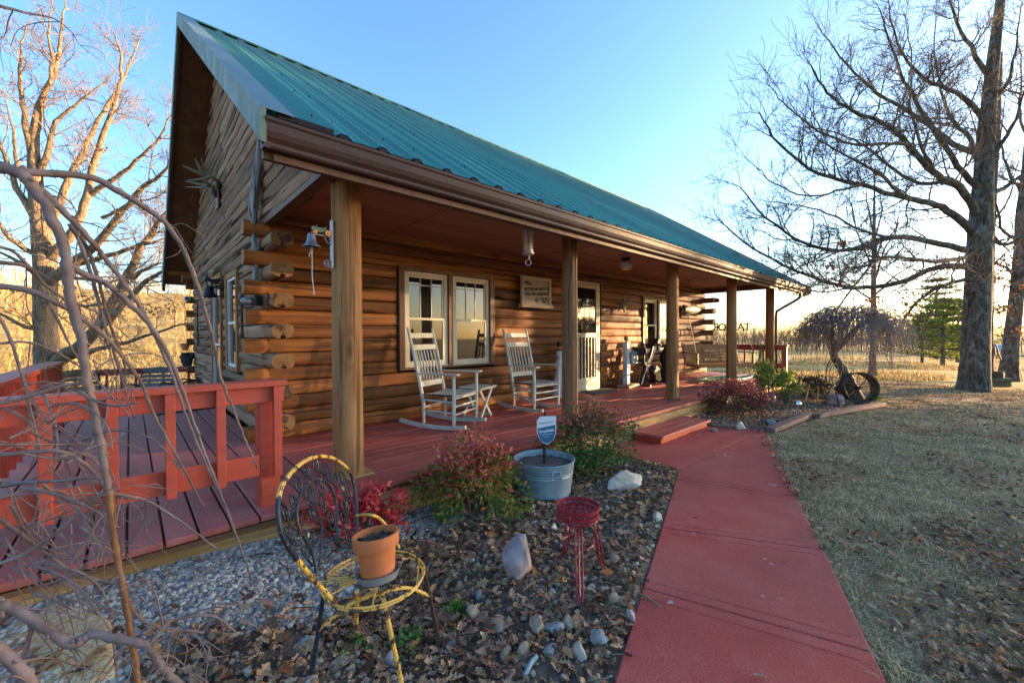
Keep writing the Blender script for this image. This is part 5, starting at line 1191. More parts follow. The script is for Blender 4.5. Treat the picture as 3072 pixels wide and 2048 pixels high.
# ---- red iron plant stand
sc0 = V((1.845, 1.44, 0)); t = thing('plant_stand', (1.83, 1.43, -.28), 'crimson painted iron plant stand with basket top', 'plant stand'); m = M['redpaint']
mb = MB(); mb.lathe([(.116,.075),(.120,.075),(.121,.098),(.117,.098)], 40, sc0, ring=True); mb.lathe([(.117,.045),(.120,.045),(.120,.062),(.116,.062)], 40, sc0, ring=True); mb.torus(sc0+V((0,0,.03)), .112, .005, 40, 6); mb.torus(sc0+V((0,0,-.005)), .045, .006, 24, 6); mb.build('rim', m, t)
mb = MB()
for k in range(16): a = 2*PI*k/16; d = V((math.cos(a),math.sin(a),0)); mb.tube(smooth_poly([sc0+d*.117+V((0,0,.07)), sc0+d*.114+V((0,0,.03)), sc0+d*.08+V((0,0,.008)), sc0+d*.046+V((0,0,-.006))],3), .0038, 5)
for i in range(-3,4):
    L = math.sqrt(.0132-(i*.031)**2) if abs(i*.031) < .114 else .02
    for v in (0,1): mb.bar(sc0+V((i*.031,-L,.070) if v else (-L,i*.031,.070)), sc0+V((i*.031,L,.071) if v else (L,i*.031,.071)), .011, .002)
mb.build('basket', m, t)
feet = [V((1.575,1.215,-.285)), V((1.965,1.33,-.285)), V((1.945,1.66,-.285)), V((1.66,1.60,-.285))]
feet = [V((1.60,1.235,-.29)), V((1.985,1.335,-.285)), V((1.90,1.615,-.285))]
for i, ft in enumerate(feet):
    d = (V((ft.x,ft.y,0))-sc0).normalized(); sd = V((-d.y,d.x,0)); mb = MB()
    for s in (-1,1): rods(mb, [sc0+d*.045+sd*.016*s+V((0,0,-.005)), sc0+d*.10+sd*.018*s+V((0,0,-.06)), lerp(sc0,ft,.72)+sd*.016*s+V((0,0,.0))*1 + V((0,0,-.02)), ft+sd*.008*s], .0052, 4, 6)
    rods(mb, [sc0+d*.114+V((0,0,.03)), sc0+d*.118+V((0,0,-.05)), lerp(sc0+d*.118+V((0,0,-.1)), ft, .45), lerp(sc0,ft,.86)], .005, 4, 6)
    mb.bar(lerp(sc0,ft,.42)+V((0,0,-.02)), ft, .010, .004); mb.build('leg', m, t)
mb = MB(); mb.torus(sc0+V((0,0,-.115)), .085, .0048, 30, 6)
mb.build('brace', m, t)
for s in (-1,1): mb = MB(); mb.tube([sc0+V((.118*s,-.0*s,.045)), sc0+V((.150*s,-.11*s*.3,.043))], .006, 6); mb.build('knob', m, t)
# ---- iron wheel leaning on the weeping tree
wc = at(2572.8/K, 1159/K, 8.05); wc.z = .005; _rw = ray(2572.8/K, 1159/K).normalized(); ax = (-_rw + CR*.48).normalized(); Rw = Matrix.Rotation(0,3,'Z')
za = ax; xa = za.cross(V((0,0,1))).normalized(); ya = za.cross(xa); Rw = Matrix((xa, ya, za)).transposed()
t = thing('yard_ornament', (wc.x, wc.y, -.30), 'old wide rimmed iron wheel with thin spokes standing against the weeping tree trunk', 'ornament')
mb = MB(); mb.lathe([(.285,-.135),(.305,-.135),(.305,.135),(.285,.135),(.283,0)], 48, wc, Rw, ring=True); mb.build('rim', M['wheel'], t)
for k in range(10): a = 2*PI*k/10+.2; mb = MB(); mb.tube([wc+Rw@V((.03*math.cos(a),.03*math.sin(a),.03*(-1)**k)), wc+Rw@V((.285*math.cos(a),.285*math.sin(a),0))], .006, 6); mb.build('spoke', M['rust'], t)
mb = MB(); mb.lathe([(0,-.07),(.032,-.07),(.038,-.03),(.038,.03),(.032,.07),(0,.07)], 16, wc, Rw); mb.build('hub', M['rust'], t)
# ---- gazing ball, white bag, pump, logs, car
p = V((7.80, 1.70, -.29)); t = thing('gazing_ball', p, 'small mirrored gazing ball on a metal stake beside the timber edging', 'gazing ball')
mb = MB(); mb.ball(p+V((.03,-.02,.235)), .062, 20, 14, (1,1,.85)); mb.build('ball', M['mirror'], t); mb = MB(); mb.tube([p, p+V((.03,-.02,.19))], .007, 7); mb.build('stake', M['silver'], t)
mb = MB(); o = onp(1774, 922, 'z', -.28); rings = [[(o.x+(w*math.cos(a))*(1+.12*mnoise.noise(V((a,z*9,3)))), o.y+.7*w*math.sin(a), -.285+z) for a in [2*PI*k/14 for k in range(14)]] for z, w in ((0,.07),(.04,.085),(.10,.075),(.14,.05),(.165,.03),(.17,.01))]; mb.loft(rings)
tag(mb.build('white_jug', M['paper'], org=(o.x,o.y,-.285)), 'crumpled white plastic container behind the plum coloured shrub', 'container')
pb = at(2976/K, 1130/K, 11.0); pb.z = -.36
t = thing('hand_pump', pb, 'rust red cast iron hand pump standing in a mossy half barrel', 'water pump')
mb = MB(); mb.lathe([(.05,.40),(.055,.42),(.035,.45),(.035,.85),(.06,.88),(.062,1.02),(.05,1.05),(.03,1.08),(.028,1.2),(.0,1.22)], 14, pb); mb.build('pump_body', M['pump'], t)
mb = MB(); s_ = CR; mb.tube(smooth_poly([pb+s_*.0+V((0,0,1.16)), pb+s_*.10+V((0,0,1.10)), pb+s_*.18+V((0,0,.85)), pb+s_*.24+V((0,0,.72))],4), .017, 7); mb.tube([pb+V((0,0,1.2)),pb-s_*.02+V((0,0,1.5))], .010, 6); mb.build('handle', M['pump'], t)
mb = MB(); mb.tube(smooth_poly([pb+V((0,0,.95)), pb-s_*.12+V((0,0,.95)), pb-s_*.15+V((0,0,.86))],4), .025, 8); mb.build('spout', M['pump'], t)
t = thing('half_barrel', pb, 'dark mossy half barrel planter at the foot of the hand pump', 'barrel')
mb = MB(); mb.lathe([(0,.13),(.19,.13),(.215,.26),(.21,.40),(.195,.40),(.19,.36),(0,.36)], 24, pb); mb.build('staves', M['barrel'], t)
mb = MB(); mb.lathe([(.201,.18),(.207,.18),(.211,.205),(.205,.205)], 24, pb, ring=True); mb.lathe([(.2155,.33),(.221,.33),(.219,.355),(.2135,.355)], 24, pb, ring=True); mb.build('hoop', M['rust'], t)
for i, (dz, dx, ln, dy) in enumerate(((.02,.0,.34,-.12),(.135,.03,.34,-.13),(.22,.12,.28,.10),(.03,.1,.3,.2))):
    a = pb - CR*(ln-dx-.1) + CF*dy*1.5 + V((0,0,dz+.045)); b = pb + CR*(ln+dx-.1) + CF*dy*1.5 + V((0,0,dz+.045)); mb = MB(); mb.tube([a, lerp(a,b,.5), b], .062, 14)
    tag(mb.build('mossy_log', M['mosslog'], org=((a.x+b.x)/2,(a.y+b.y)/2,pb.z)), ('lowest mossy round log stacked before the half barrel','upper mossy log stacked before the half barrel','short mossy log end lying beside the half barrel','mossy log behind the half barrel')[i], 'log', 'mossy logs around the pump')
def terrain(x, y): return hill(x, y)
cp = at(3004/K, 1049/K, 60); cz = hill(cp.x, cp.y); R = RZ(math.atan2(CR.y, CR.x)+.35); o = V((cp.x, cp.y, cz+.18))
# the road on which it passes
mb = MB(); d = V((CR.x, CR.y, 0)).normalized(); fd = V((CF.x, CF.y, 0)).normalized(); cc = V((cp.x, cp.y, 0))
vs = []; n = 40
for i in range(n+1):
    q = cc + d*lerp(-14, 60, i/n) + fd*lerp(-3,10,i/n)
    for s in (-2.6, 2.6): p = q + fd*s; vs.append((p.x, p.y, hill(p.x, p.y)+.16))
mb.add(vs, [(2*i, 2*i+2, 2*i+3, 2*i+1) for i in range(n)], True); tag(mb.build('road', M['road'], sharp=0), kind='structure')
t = thing('parked_car', o, 'small pale blue car far away on the road between two oak trunks', 'car')
Wc = lambda x, y, z: o + R@V((x,y,z))
mb = MB(); prof = [(-2.1,.35),(-2.15,.7),(-1.95,.95),(-1.3,1.0),(-.8,1.42),(.6,1.45),(1.25,1.0),(2.0,.88),(2.15,.6),(2.1,.33)]; mb.prism([Wc(x,-.85,z) for x, z in prof], R@V((0,1.7,0))); mb.build('body', M['carpaint'], t, bevel=.06)
mb = MB(); 
for s in (-.86,.853): mb.prism([Wc(x,s,z) for x, z in ((-1.15,1.02),(-.75,1.36),(.55,1.38),(1.05,1.02))], R@V((0,.008,0)))
mb.build('window', M['glass'], t)
for x in (-1.35,1.35):
    for s in (-.87,.70): mb = MB(); mb.lathe([(0,0),(.33,0),(.33,.17),(0,.17)], 18, Wc(x,s,.30), R@Matrix.Rotation(rad(-90),3,'X')); mb.build('wheel', M['black'], t)
# ================================================================== SHRUBS
def leaves(n, center, rx, ry, rz_, size, rng, shape=1.0, lump=.35, drop=.0, clump=0):
    """leaf blades (two folded triangles each) through the outer volume of a lumpy crown"""
    vs = np.zeros((n, 4, 3), np.float32); seedv = V((rng.random()*50, rng.random()*50, 0))
    heads = []
    if clump:
        for i in range(clump):
            d = V((rng.gauss(0,1), rng.gauss(0,1), rng.gauss(.25,.9))).normalized(); heads.append((d, rng.uniform(.58, 1.22)))
    for i in range(n):
        if clump:
            d, k = heads[rng.randrange(clump)]; r = k*(1-.5*rng.random()**2.2)
            d = (d + V((rng.gauss(0,.16), rng.gauss(0,.16), rng.gauss(0,.16)))).normalized()
        else:
            d = V((rng.gauss(0,1), rng.gauss(0,1), rng.gauss(0,1))).normalized(); r = (1-.62*rng.random()**1.6)
        if d.z < -.75: d.z = -d.z
        L = 1 + lump*mnoise.noise(d*1.7 + seedv); r *= L
        p = V((center[0]+d.x*rx*r, center[1]+d.y*ry*r, center[2]+d.z*rz_*r))
        s = size*rng.uniform(.6, 1.25)
        ax = (d*.6 + V((rng.gauss(0,.6), rng.gauss(0,.6), rng.gauss(-drop,.5)))).normalized()
        sd = ax.cross(V((rng.gauss(0,1), rng.gauss(0,1), rng.gauss(0,1)))).normalized(); nn = ax.cross(sd)
        vs[i,0] = p; vs[i,1] = p+ax*s*.5+sd*s*.24*shape+nn*s*.07; vs[i,2] = p+ax*s; vs[i,3] = p+ax*s*.5-sd*s*.24*shape+nn*s*.07
    f = np.arange(n)[:,None]*4; F = np.concatenate([f+np.array([[0,1,2]]), f+np.array([[0,2,3]])], 1).reshape(-1,3)
    return vs.reshape(-1,3), F
def shrub(name, label, base, rx, ry, h, n, size, mt, seed, z0=.12, clump=0, lump=.35, shape=1.0, cat='shrub', group=None, nstem=16, drop=.0):
    rng = random.Random(seed); b = V(base); t = thing(name, b, label, cat, group)
    v, F = leaves(n, (b.x, b.y, b.z+z0+(h-z0)*.48), rx, ry, (h-z0)*.52, size, rng, shape, lump, drop, clump)
    o = np_mesh('foliage', v, F, M[mt], False, t, b)
    mb = MB()
    for i in range(nstem):
        a = rng.uniform(0, 6.28); k = rng.uniform(.2, .85); e = b + V((rx*k*math.cos(a), ry*k*math.sin(a), h*rng.uniform(.5,.95)))
        mb.tube(smooth_poly([b+V((.15*rx*math.cos(a),.15*ry*math.sin(a),-.02)), lerp(b,e,.5)+V((rng.uniform(-.03,.03),rng.uniform(-.03,.03),.05)), e],3), [.0055]*3+[.003]*4, 5)
    mb.build('stem', M['twig'], t); return t
shrub('nandina_shrub', 'bushy nandina with pink red leaves over green, beside the galvanized tub', (1.86, 2.42, -.29), .34, .33, .56, 5200, .043, 'nandina', 21, -.04, 90)
shrub('nandina_shrub', 'low crimson nandina behind the iron chair', (.98, 2.42, -.22), .26, .22, .36, 1500, .044, 'nandina_red', 22, -.03, 40, .5)
shrub('nandina_shrub', 'dark green and plum nandina between the tub and the wooden step', (3.42, 2.47, -.29), .47, .32, .60, 5600, .042, 'nandina_dark', 23, -.05, 100, .45)
shrub('nandina_shrub', 'plum coloured round nandina below the fourth porch post, before the white container', (7.35, 2.42, -.29), .62, .46, .58, 5000, .047, 'nandina_plum', 24, -.04, 90, .4)
shrub('evergreen_shrub', 'taller yellow green upright shrub in front of the last porch post', (9.02, 2.42, -.29), .22, .2, .82, 1500, .06, 'yellowleaf', 25, .12, 30, .45, 1.2)
shrub('evergreen_shrub', 'shorter yellow green upright shrub beside the downspout outlet', (9.22, 2.16, -.29), .2, .2, .66, 1100, .06, 'yellowleaf', 26, .14, 26, .45, 1.2)
shrub('evergreen_shrub', 'low dark evergreen bush behind the far iron chair', (10.6, 2.12, -.29), .72, .5, .46, 1800, .06, 'darkbush', 27, .02, 50, .4)
rg2 = random.Random(77)
def weed(p, label, r, n, size=.03, mt='weed'):
    v, F = leaves(n, (p[0], p[1], p[2]+r*.25), r, r, r*.4, size, rg2, 1.5, .4); o = np_mesh('weed_plant', v, F, M[mt], False, None, p); tag(o, label, 'weed', 'small green weeds in the near bed')
for q, lab, r, n in (((435,1392,-.26), 'dark green weed clump in the gravel nearest the deck rim board', .08, 170), ((535,1405,-.27), 'small bright green weed alone in the grey gravel', .045, 70), ((405,1470,-.28), 'green weed clump beside the golden boulder', .07, 130), ((640,1350*1.083,-.285), 'green weed with round leaves between the iron chair legs', .045, 40), ((815,1490,-.285), 'sprawling green weed below the iron chair', .06, 50), ((1045,1405,-.285), 'tuft of fine green weed below the pinkish grey boulder', .05, 60), ((935,1480,-.285), 'leafy green weed just past the iron chair front leg', .07, 60)):
    p = onp(q[0], q[1], 'z', q[2]); weed((p.x, p.y, q[2]), lab, r, n)
p = onp(1848*1.0+190+5, 930, 'z', -.29); shrub('grass_tuft', 'green grass tuft at the tip of the far bed', (10.55, .98, -.30), .12, .12, .17, 260, .07, 'weed', 31, .0, 10, .3, .35, 'grass tuft', None, 4)
# ================================================================== BARE TREES
def limb(mb, pts, r0, r1, n, rng, wob=.0):
    q = smooth_poly(pts, 4); m = len(q)
    if wob: q = [p + V((rng.gauss(0,wob), rng.gauss(0,wob), rng.gauss(0,wob))) if 0 < i < m-1 else p for i, p in enumerate(q)]
    rr_ = [lerp(r0, r1, (i/(m-1))**.85) for i in range(m)]; mb.tube(q, rr_, n); return q, rr_
TW = [.0016]
def grow(mb, p, d, L, r, lvl, rng, up=.12, sides=(6,5,4,3,3), dens=1.0, thin=None):
    """one branch with its twigs; wanders, turns up towards its end and forks"""
    n = 5 if lvl < 3 else 4; pts = [p]; dd = d.normalized()
    for i in range(n):
        dd = (dd + V((rng.gauss(0,.17), rng.gauss(0,.17), rng.gauss(up*.6,.15)))).normalized(); pts.append(pts[-1] + dd*(L/n))
    rr_ = [max(TW[0], r*(1-.72*i/n)) for i in range(n+1)]
    mb.tube(pts, rr_, sides[min(lvl, 4)], cap=False)
    if lvl >= 4 or r < TW[0]*1.25: return
    k = int((rng.uniform(3.4, 5.6) if lvl < 3 else rng.uniform(2.2, 4.2))*dens + .5)
    for j in range(k):
        u = rng.uniform(.22, 1.0); i = min(n-1, int(u*n)); q = lerp(pts[i], pts[i+1], u*n-i); t_ = (pts[i+1]-pts[i]).normalized()
        s = t_.cross(V((rng.gauss(0,1), rng.gauss(0,1), rng.gauss(0,1)))).normalized(); nd = (t_*rng.uniform(.45,.95) + s*rng.uniform(.5,.95)).normalized()
        grow(mb, q, nd, L*rng.uniform(.42,.68), max(TW[0]*1.05, rr_[i]*rng.uniform(.45,.68)), lvl+1, rng, up, sides, dens)
def bare_tree(name, label, base, trunk, tr, limbs, d0, seed, barkm, twigm, group, dens=1.0, tw_len=.9, sides=(6,5,4,3,3), start=1, spread=1.0, sub=None, rmin=.02):
    """trunk: world points with radii; limbs: (pixel polyline, start depth, end depth, start radius)"""
    tr = [x*.70 for x in tr]; limbs = [(L[0], L[1], L[2], L[3]*.78) for L in limbs]      # wide angle lens: things near the frame edge read wider
    rng = random.Random(seed); t = thing(name, base, label, 'tree', group)
    mbt, mbc = MB(), MB()
    q = smooth_poly(trunk, 6); m = len(q); rad_ = [float(np.interp(i/(m-1), np.linspace(0,1,len(tr)), tr)) for i in range(m)]
    rings = []
    for i, p in enumerate(q):
        ring = []
        for k in range(28):
            a = 2*PI*k/28; fl = 1 + (.22*max(0, 1-i/(m*.10))**1.5*(.5+.5*math.sin(a*5+seed)) if i < m*.10 else 0); rr_ = rad_[i]*fl*(1+.09*mnoise.noise(V((math.cos(a)*2, math.sin(a)*2, p.z*1.1+seed)))+.05*mnoise.noise(V((math.cos(a)*6, math.sin(a)*6, p.z*2))))
            ring.append((p.x+rr_*math.cos(a), p.y+rr_*math.sin(a), p.z))
        rings.append(ring)
    mbt.loft(rings)
    for L in limbs:
        px, da, db, r0 = L[:4]; n = len(px); pts = [at(x, y, lerp(da, db, (i/(n-1)))) for i, (x, y) in enumerate(px)]
        ql, rl = limb(mbt if r0 > .05 else mbc, pts, r0, max(.006, r0*.13), 9 if r0 > .05 else 6, rng, .012*da/10)
        tot = sum((ql[i+1]-ql[i]).length for i in range(len(ql)-1)); k = int(tot/ (tw_len*.33)*dens)
        for j in range(k):
            u = rng.uniform(.10, 1.0)**.85; i = min(len(ql)-2, int(u*(len(ql)-1))); p = lerp(ql[i], ql[i+1], u*(len(ql)-1)-i); tdir = (ql[i+1]-ql[i]).normalized()
            s = tdir.cross(V((rng.gauss(0,1), rng.gauss(0,1), rng.gauss(0,1)))).normalized(); nd = (tdir*rng.uniform(.35,.9) + s*rng.uniform(.5,1.0)*spread).normalized()
            grow(mbc, p, nd, tw_len*rng.uniform(.55,1.25)*(1-.35*u), max(.003, min(rl[i]*.55, rmin)), start, rng, .12, sides, dens)
        e = ql[-1]; ed = (ql[-1]-ql[-3]).normalized()
        for j in range(3): grow(mbc, e, (ed+V((rng.gauss(0,.4),rng.gauss(0,.4),rng.gauss(0,.4)))).normalized(), tw_len*.7, .006, 2, rng, .1, sides, dens)
    mbt.build('trunk', M[barkm], t, sharp=60); mbc.build('crown', M[twigm], t, sharp=0)
    return t
TW[0] = .0033
# ---- big oak on the right (10.2 m away)
DO = 10.2
tp = lambda x, y, d=DO: at(x, y, d)
tr_pts = [V(tp(2236,905)), tp(2238,860), tp(2243,760), tp(2248,640), tp(2252,540), tp(2258,420), tp(2266,300), tp(2280,150), tp(2298,0), tp(2312,-160), tp(2320,-340)]
tr_pts[0].z = -.62
limbs = [
 ([(2246,500),(2205,430),(2150,400),(2085,330),(2040,290),(1960,255),(1900,215),(1862,150)], DO, 8.2, .12),
 ([(2244,545),(2200,500),(2150,470),(2080,455),(1980,425),(1880,400),(1790,330),(1745,260)], DO, 9.0, .13),
 ([(2240,580),(2160,560),(2050,545),(1950,575),(1850,560),(1760,500),(1700,430)], DO, 8.6, .11),
 ([(2238,612),(2150,615),(2060,650),(1960,660),(1880,640),(1780,600),(1690,540),(1650,505)], DO, 9.4, .10),
 ([(2240,640),(2180,650),(2110,690),(2060,760),(2030,800)], DO, 9.4, .07),
 ([(2256,440),(2200,380),(2140,290),(2090,210),(2050,110),(2020,20)], DO, 9.6, .10),
 ([(2262,360),(2190,330),(2110,270),(2010,210),(1930,130),(1880,60)], DO, 11.5, .10),
 ([(2268,280),(2200,215),(2120,180),(2060,100),(2035,-20)], DO, 9.4, .085),
 ([(2276,180),(2230,110),(2190,30),(2160,-80)], DO, 9.6, .08),
 ([(2262,380),(2300,330),(2340,250),(2370,150)], DO, 9.6, .09),
 ([(2258,450),(2310,430),(2360,390),(2420,330)], DO, 10.6, .10),
 ([(2255,520),(2300,560),(2350,545),(2420,520)], DO, 10.0, .09),
 ([(2252,560),(2215,590),(2140,600),(2040,590),(1990,620),(1930,700),(1880,740)], DO, 7.6, .08),
 ([(2270,250),(2310,200),(2330,120),(2345,20)], DO, 10.4, .08),
 ([(2248,470),(2180,420),(2110,420),(2040,380),(1980,330),(1900,300),(1820,290)], DO, 12.5, .09),
 ([(2254,430),(2230,330),(2180,260),(2150,150),(2150,20)], DO, 11.4, .08),
 ([(2150,400),(2120,340),(2090,240),(2095,140),(2080,40)], 9.6, 8.8, .06),
 ([(2085,330),(2030,330),(1960,330),(1880,300),(1800,235),(1770,200)], 9.3, 8.4, .055),
 ([(2080,455),(2020,400),(1950,360),(1880,320),(1830,260)], 9.8, 9.2, .055),
 ([(1980,425),(1920,440),(1850,450),(1780,420),(1720,370)], 9.5, 9.0, .045),
 ([(2050,545),(1980,530),(1900,490),(1820,470),(1750,460)], 9.7, 9.1, .045),
 ([(1960,660),(1900,670),(1820,660),(1740,620)], 9.8, 9.6, .035)]
bare_tree('oak_tree', 'largest bare oak, thick mossy grey trunk standing nearest in the lawn', V((tr_pts[0].x, tr_pts[0].y, -.45)), tr_pts, [.47,.40,.36,.345,.325,.27,.225,.17,.12,.09,.05], limbs, DO, 101, 'bark_r', 'twig_r', 'bare oaks on the lawn', 1.45, 1.15, (6,5,4,3,3), 1, 1.0, None, .020)
# ---- oaks behind it
D2 = 13.2; p0 = at(2322, 866, D2)
bare_tree('oak_tree', 'leaning bare oak with russet leaves behind the mossy logs and pump', V((p0.x, p0.y, -.5)), [at(2318,875,D2), at(2322,800,D2), at(2333,700,D2), at(2345,600,D2), at(2350,500,D2), at(2362,380,D2), at(2372,200,D2), at(2380,0,D2)], [.36,.27,.245,.26,.24,.2,.15,.08],
 [([(2340,640),(2300,610),(2250,600),(2190,640)], D2, 12.5, .07), ([(2348,560),(2300,520),(2280,440),(2270,380)], D2, 12.6, .07), ([(2355,450),(2320,400),(2300,320),(2310,220)], D2, 13, .07), ([(2345,600),(2380,560),(2430,540)], D2, 13, .08), ([(2335,700),(2300,705),(2260,720),(2200,700)], D2, 12.8, .05), ([(2365,330),(2340,260),(2345,150),(2330,60)], D2, 13.4, .06)], D2, 102, 'bark_r', 'twig_r', 'bare oaks on the lawn', 1.25, 1.1, (5,4,3,3,3), 1)
D3 = 16; p0 = at(2270, 850, D3)
bare_tree('oak_tree', 'slim bare oak half hidden just behind the largest trunk', V((p0.x, p0.y, -.5)), [at(2268,860,D3), at(2270,780,D3), at(2272,640,D3), at(2278,480,D3), at(2290,300,D3), at(2300,120,D3)], [.27,.2,.19,.17,.12,.06],
 [([(2272,620),(2310,580),(2350,560)], D3, 15.5, .06), ([(2276,520),(2320,450),(2340,350)], D3, 15.5, .06), ([(2270,700),(2310,690),(2350,700)], D3, 15.8, .05), ([(2284,400),(2240,300),(2210,180)], D3, 16.5, .06)], D3, 103, 'bark_r', 'twig_r', 'bare oaks on the lawn', .8, 1.2, (5,4,3,3,3), 1)
D4 = 14.3; p0 = at(2005, 858, D4)
bare_tree('bare_tree', 'slender pale bare tree rising behind the weeping tree', V((p0.x, p0.y, -.45)), [at(2003,862,D4), at(2005,800,D4), at(2006,700,D4), at(2007,600,D4), at(2008,480,D4), at(2010,380,D4)], [.17,.13,.115,.09,.05,.02],
 [([(2006,650),(2030,580),(2060,520),(2070,450)], D4, 14, .05), ([(2006,620),(1980,560),(1960,500),(1955,440)], D4, 14, .05), ([(2006,680),(2050,640),(2110,600),(2150,560)], D4, 13.8, .05), ([(2006,690),(1960,660),(1910,640),(1870,650)], D4, 14.4, .045), ([(2007,560),(2025,480),(2020,400)], D4, 14.3, .04), ([(2007,540),(1990,460),(1995,400)], D4, 14.3, .04)], D4, 104, 'bark_l', 'twig_r', None, .7, .9, (4,4,3,3,3), 1)
# ---- great oak on the left behind the deck
DL = 14.0; SCL = DL/9.4; TW[0] = .0042
tr_pts = [at(118,900,DL), at(112,840,DL), at(106,770,DL), at(104,700,DL), at(104,640,DL), at(100,560,DL), at(88,480,DL), at(80,400,DL), at(78,320,DL), at(90,240,DL)]
tr_pts[0].z = -2.2
limbs = [
 ([(130,830),(190,790),(240,730),(290,640),(330,560),(375,500),(420,440)], DL, 8.8, .20),
 ([(215,760),(265,720),(330,650),(380,620),(430,600)], 9.2, 8.8, .12),
 ([(135,830),(230,800),(310,780),(400,750),(460,740)], DL, 9.4, .09),
 ([(108,650),(150,620),(210,570),(270,500),(320,440),(370,400),(420,340)], DL, 8.4, .16),
 ([(140,620),(200,600),(290,575),(350,545),(400,520)], DL, 9.0, .11),
 ([(118,590),(170,530),(200,450),(215,380),(240,300),(270,220),(280,140),(265,80)], DL, 9.2, .14),
 ([(200,450),(250,420),(310,370),(370,310),(400,250)], 9.4, 9.0, .09),
 ([(100,560),(130,480),(165,400),(200,330),(235,260),(290,170),(320,90)], DL, 10.2, .13),
 ([(84,430),(110,340),(130,280),(190,230),(250,180)], DL, 9.6, .10),
 ([(80,380),(60,300),(50,220),(45,140),(60,60)], DL, 9.0, .10),
 ([(78,330),(100,230),(130,150),(140,60),(150,0)], DL, 9.8, .10),
 ([(90,240),(120,160),(110,80),(120,0)], DL, 9.3, .07),
 ([(104,640),(60,610),(20,590),(-40,560)], DL, 9.0, .10),
 ([(95,520),(40,430),(0,330),(-40,260)], DL, 9.0, .11),
 ([(100,590),(40,560),(-10,500),(-60,420)], DL, 8.4, .09),
 ([(112,760),(60,750),(0,720),(-50,700)], DL, 8.6, .08),
 ([(104,690),(140,700),(220,700),(280,690),(340,700)], DL, 8.6, .07),
 ([(88,470),(40,380),(30,300),(10,220)], DL, 10.0, .08),
 ([(235,500),(300,470),(350,455),(400,430)], 9.0, 8.6, .05),
 ([(300,640),(350,610),(410,600)], 8.9, 8.8, .07), ([(330,560),(360,555),(410,535)], 8.8, 8.8, .06), ([(130,640),(190,640),(250,650),(320,610),(380,560)], 9.3, 9.2, .06)]
limbs = [(L[0], L[1] if L[1] == DL else L[1]*SCL, L[2]*SCL, L[3]*SCL) for L in limbs]
bare_tree('oak_tree', 'spreading pale great oak behind the lower deck, sunlit above a dark trunk', V((tr_pts[1].x, tr_pts[1].y, -1.1)), tr_pts, [x*SCL for x in (.42,.34,.28,.27,.29,.26,.21,.17,.13,.09)], limbs, DL, 105, 'bark_l', 'twig_l', None, 1.25, 1.5, (6,5,4,3,3), 1, 1.0, None, .02)
# ---- far weeping tree in the bed
wt = V((10.75, 1.24, -.30)); hd = at(1915, 812, 8.25); cn = at(1948, 760, 8.25); rw = random.Random(9)
t = thing('weeping_tree', wt, 'leafless weeping mulberry with leaning trunk and dome of hanging twigs behind the iron wheel', 'tree')
mb = MB(); limb(mb, [wt+V((0,0,-.05)), lerp(wt,hd,.35)+V((-.03,0,.02)), lerp(wt,hd,.7), hd, hd+V((.1,.0,.25))], .115, .06, 14, rw, .01)
for k in range(9):
    a = 2*PI*k/9; e = cn + V((math.cos(a)*.55, math.sin(a)*.55, .30+.1*rw.random())); limb(mb, [hd, lerp(hd,e,.5)+V((0,0,.10)), e], .045, .015, 7, rw, .015)
mb.build('trunk', M['weep_bark'], t)
mb = MB()
for k in range(760):
    a = rw.uniform(0, 2*PI); u = math.sqrt(rw.random()); rr_ = .98*u
    top = cn + V((math.cos(a)*rr_*.72, math.sin(a)*rr_*.72, .44 - .42*u**2.2 + rw.uniform(-.16,.07)))
    out = V((math.cos(a+rw.gauss(0,.6)), math.sin(a+rw.gauss(0,.6)), 0)); L = rw.uniform(.12,.42)*(1 if rw.random() > .14 else 1.55); dr = rw.uniform(.22,.78)*(.55+.6*u)*(1 if rw.random() > .12 else 1.3)
    P = [top, top+out*L*.5+V((0,0,.05+rw.uniform(-.06,.06))), top+out*L*.9+V((0,0,-.35*dr+rw.uniform(-.06,.05))), top+out*L*1.05+V((0,0,-dr))]
    P = [p+V((rw.gauss(0,.028),rw.gauss(0,.028),rw.gauss(0,.022))) for p in P]
    q = smooth_poly(P, 3); r_ = rw.uniform(.0045,.0085); mb.tube(q, [lerp(r_,.0018,i/(len(q)-1)) for i in range(len(q))], 3, cap=False)
    if k % 2 == 0:
        p = q[rw.randrange(2,7)]; mb.tube([p, p+V((rw.gauss(0,.12),rw.gauss(0,.12),rw.uniform(-.10,.05))), p+V((rw.gauss(0,.2),rw.gauss(0,.2),rw.uniform(-.28,-.02)))], [.004,.003,.002], 3, cap=False)
mb.build('crown', M['weep_twig'], t, sharp=0)
# across-sun offset, distance along the sun direction, top and lowest foliage height (all in metres, deck top = 0)
SHADE = []; DENS = 700
for i in range(13): SHADE.append((-13.4+1.45*i, 80+1.2*(i % 3), 13.4+.45*math.sin(i*2.1), 1.9, 6.9))
for i in range(2): SHADE.append((6.25+1.4*i, 80, 13.4, 1.5, 10.1+.1*i))
SHADE.append((8.6, 80, 13.4, 1.4, 10.2))
for i in range(3): SHADE.append((10.0+1.4*i, 80+(i % 2), (13.0, 12.4, 12.0)[i], 1.6, 7.5))
for i in range(3): SHADE.append((16.4+1.5*i, 80+(i % 2), 12.7+.15*i, 1.6, 5.0))
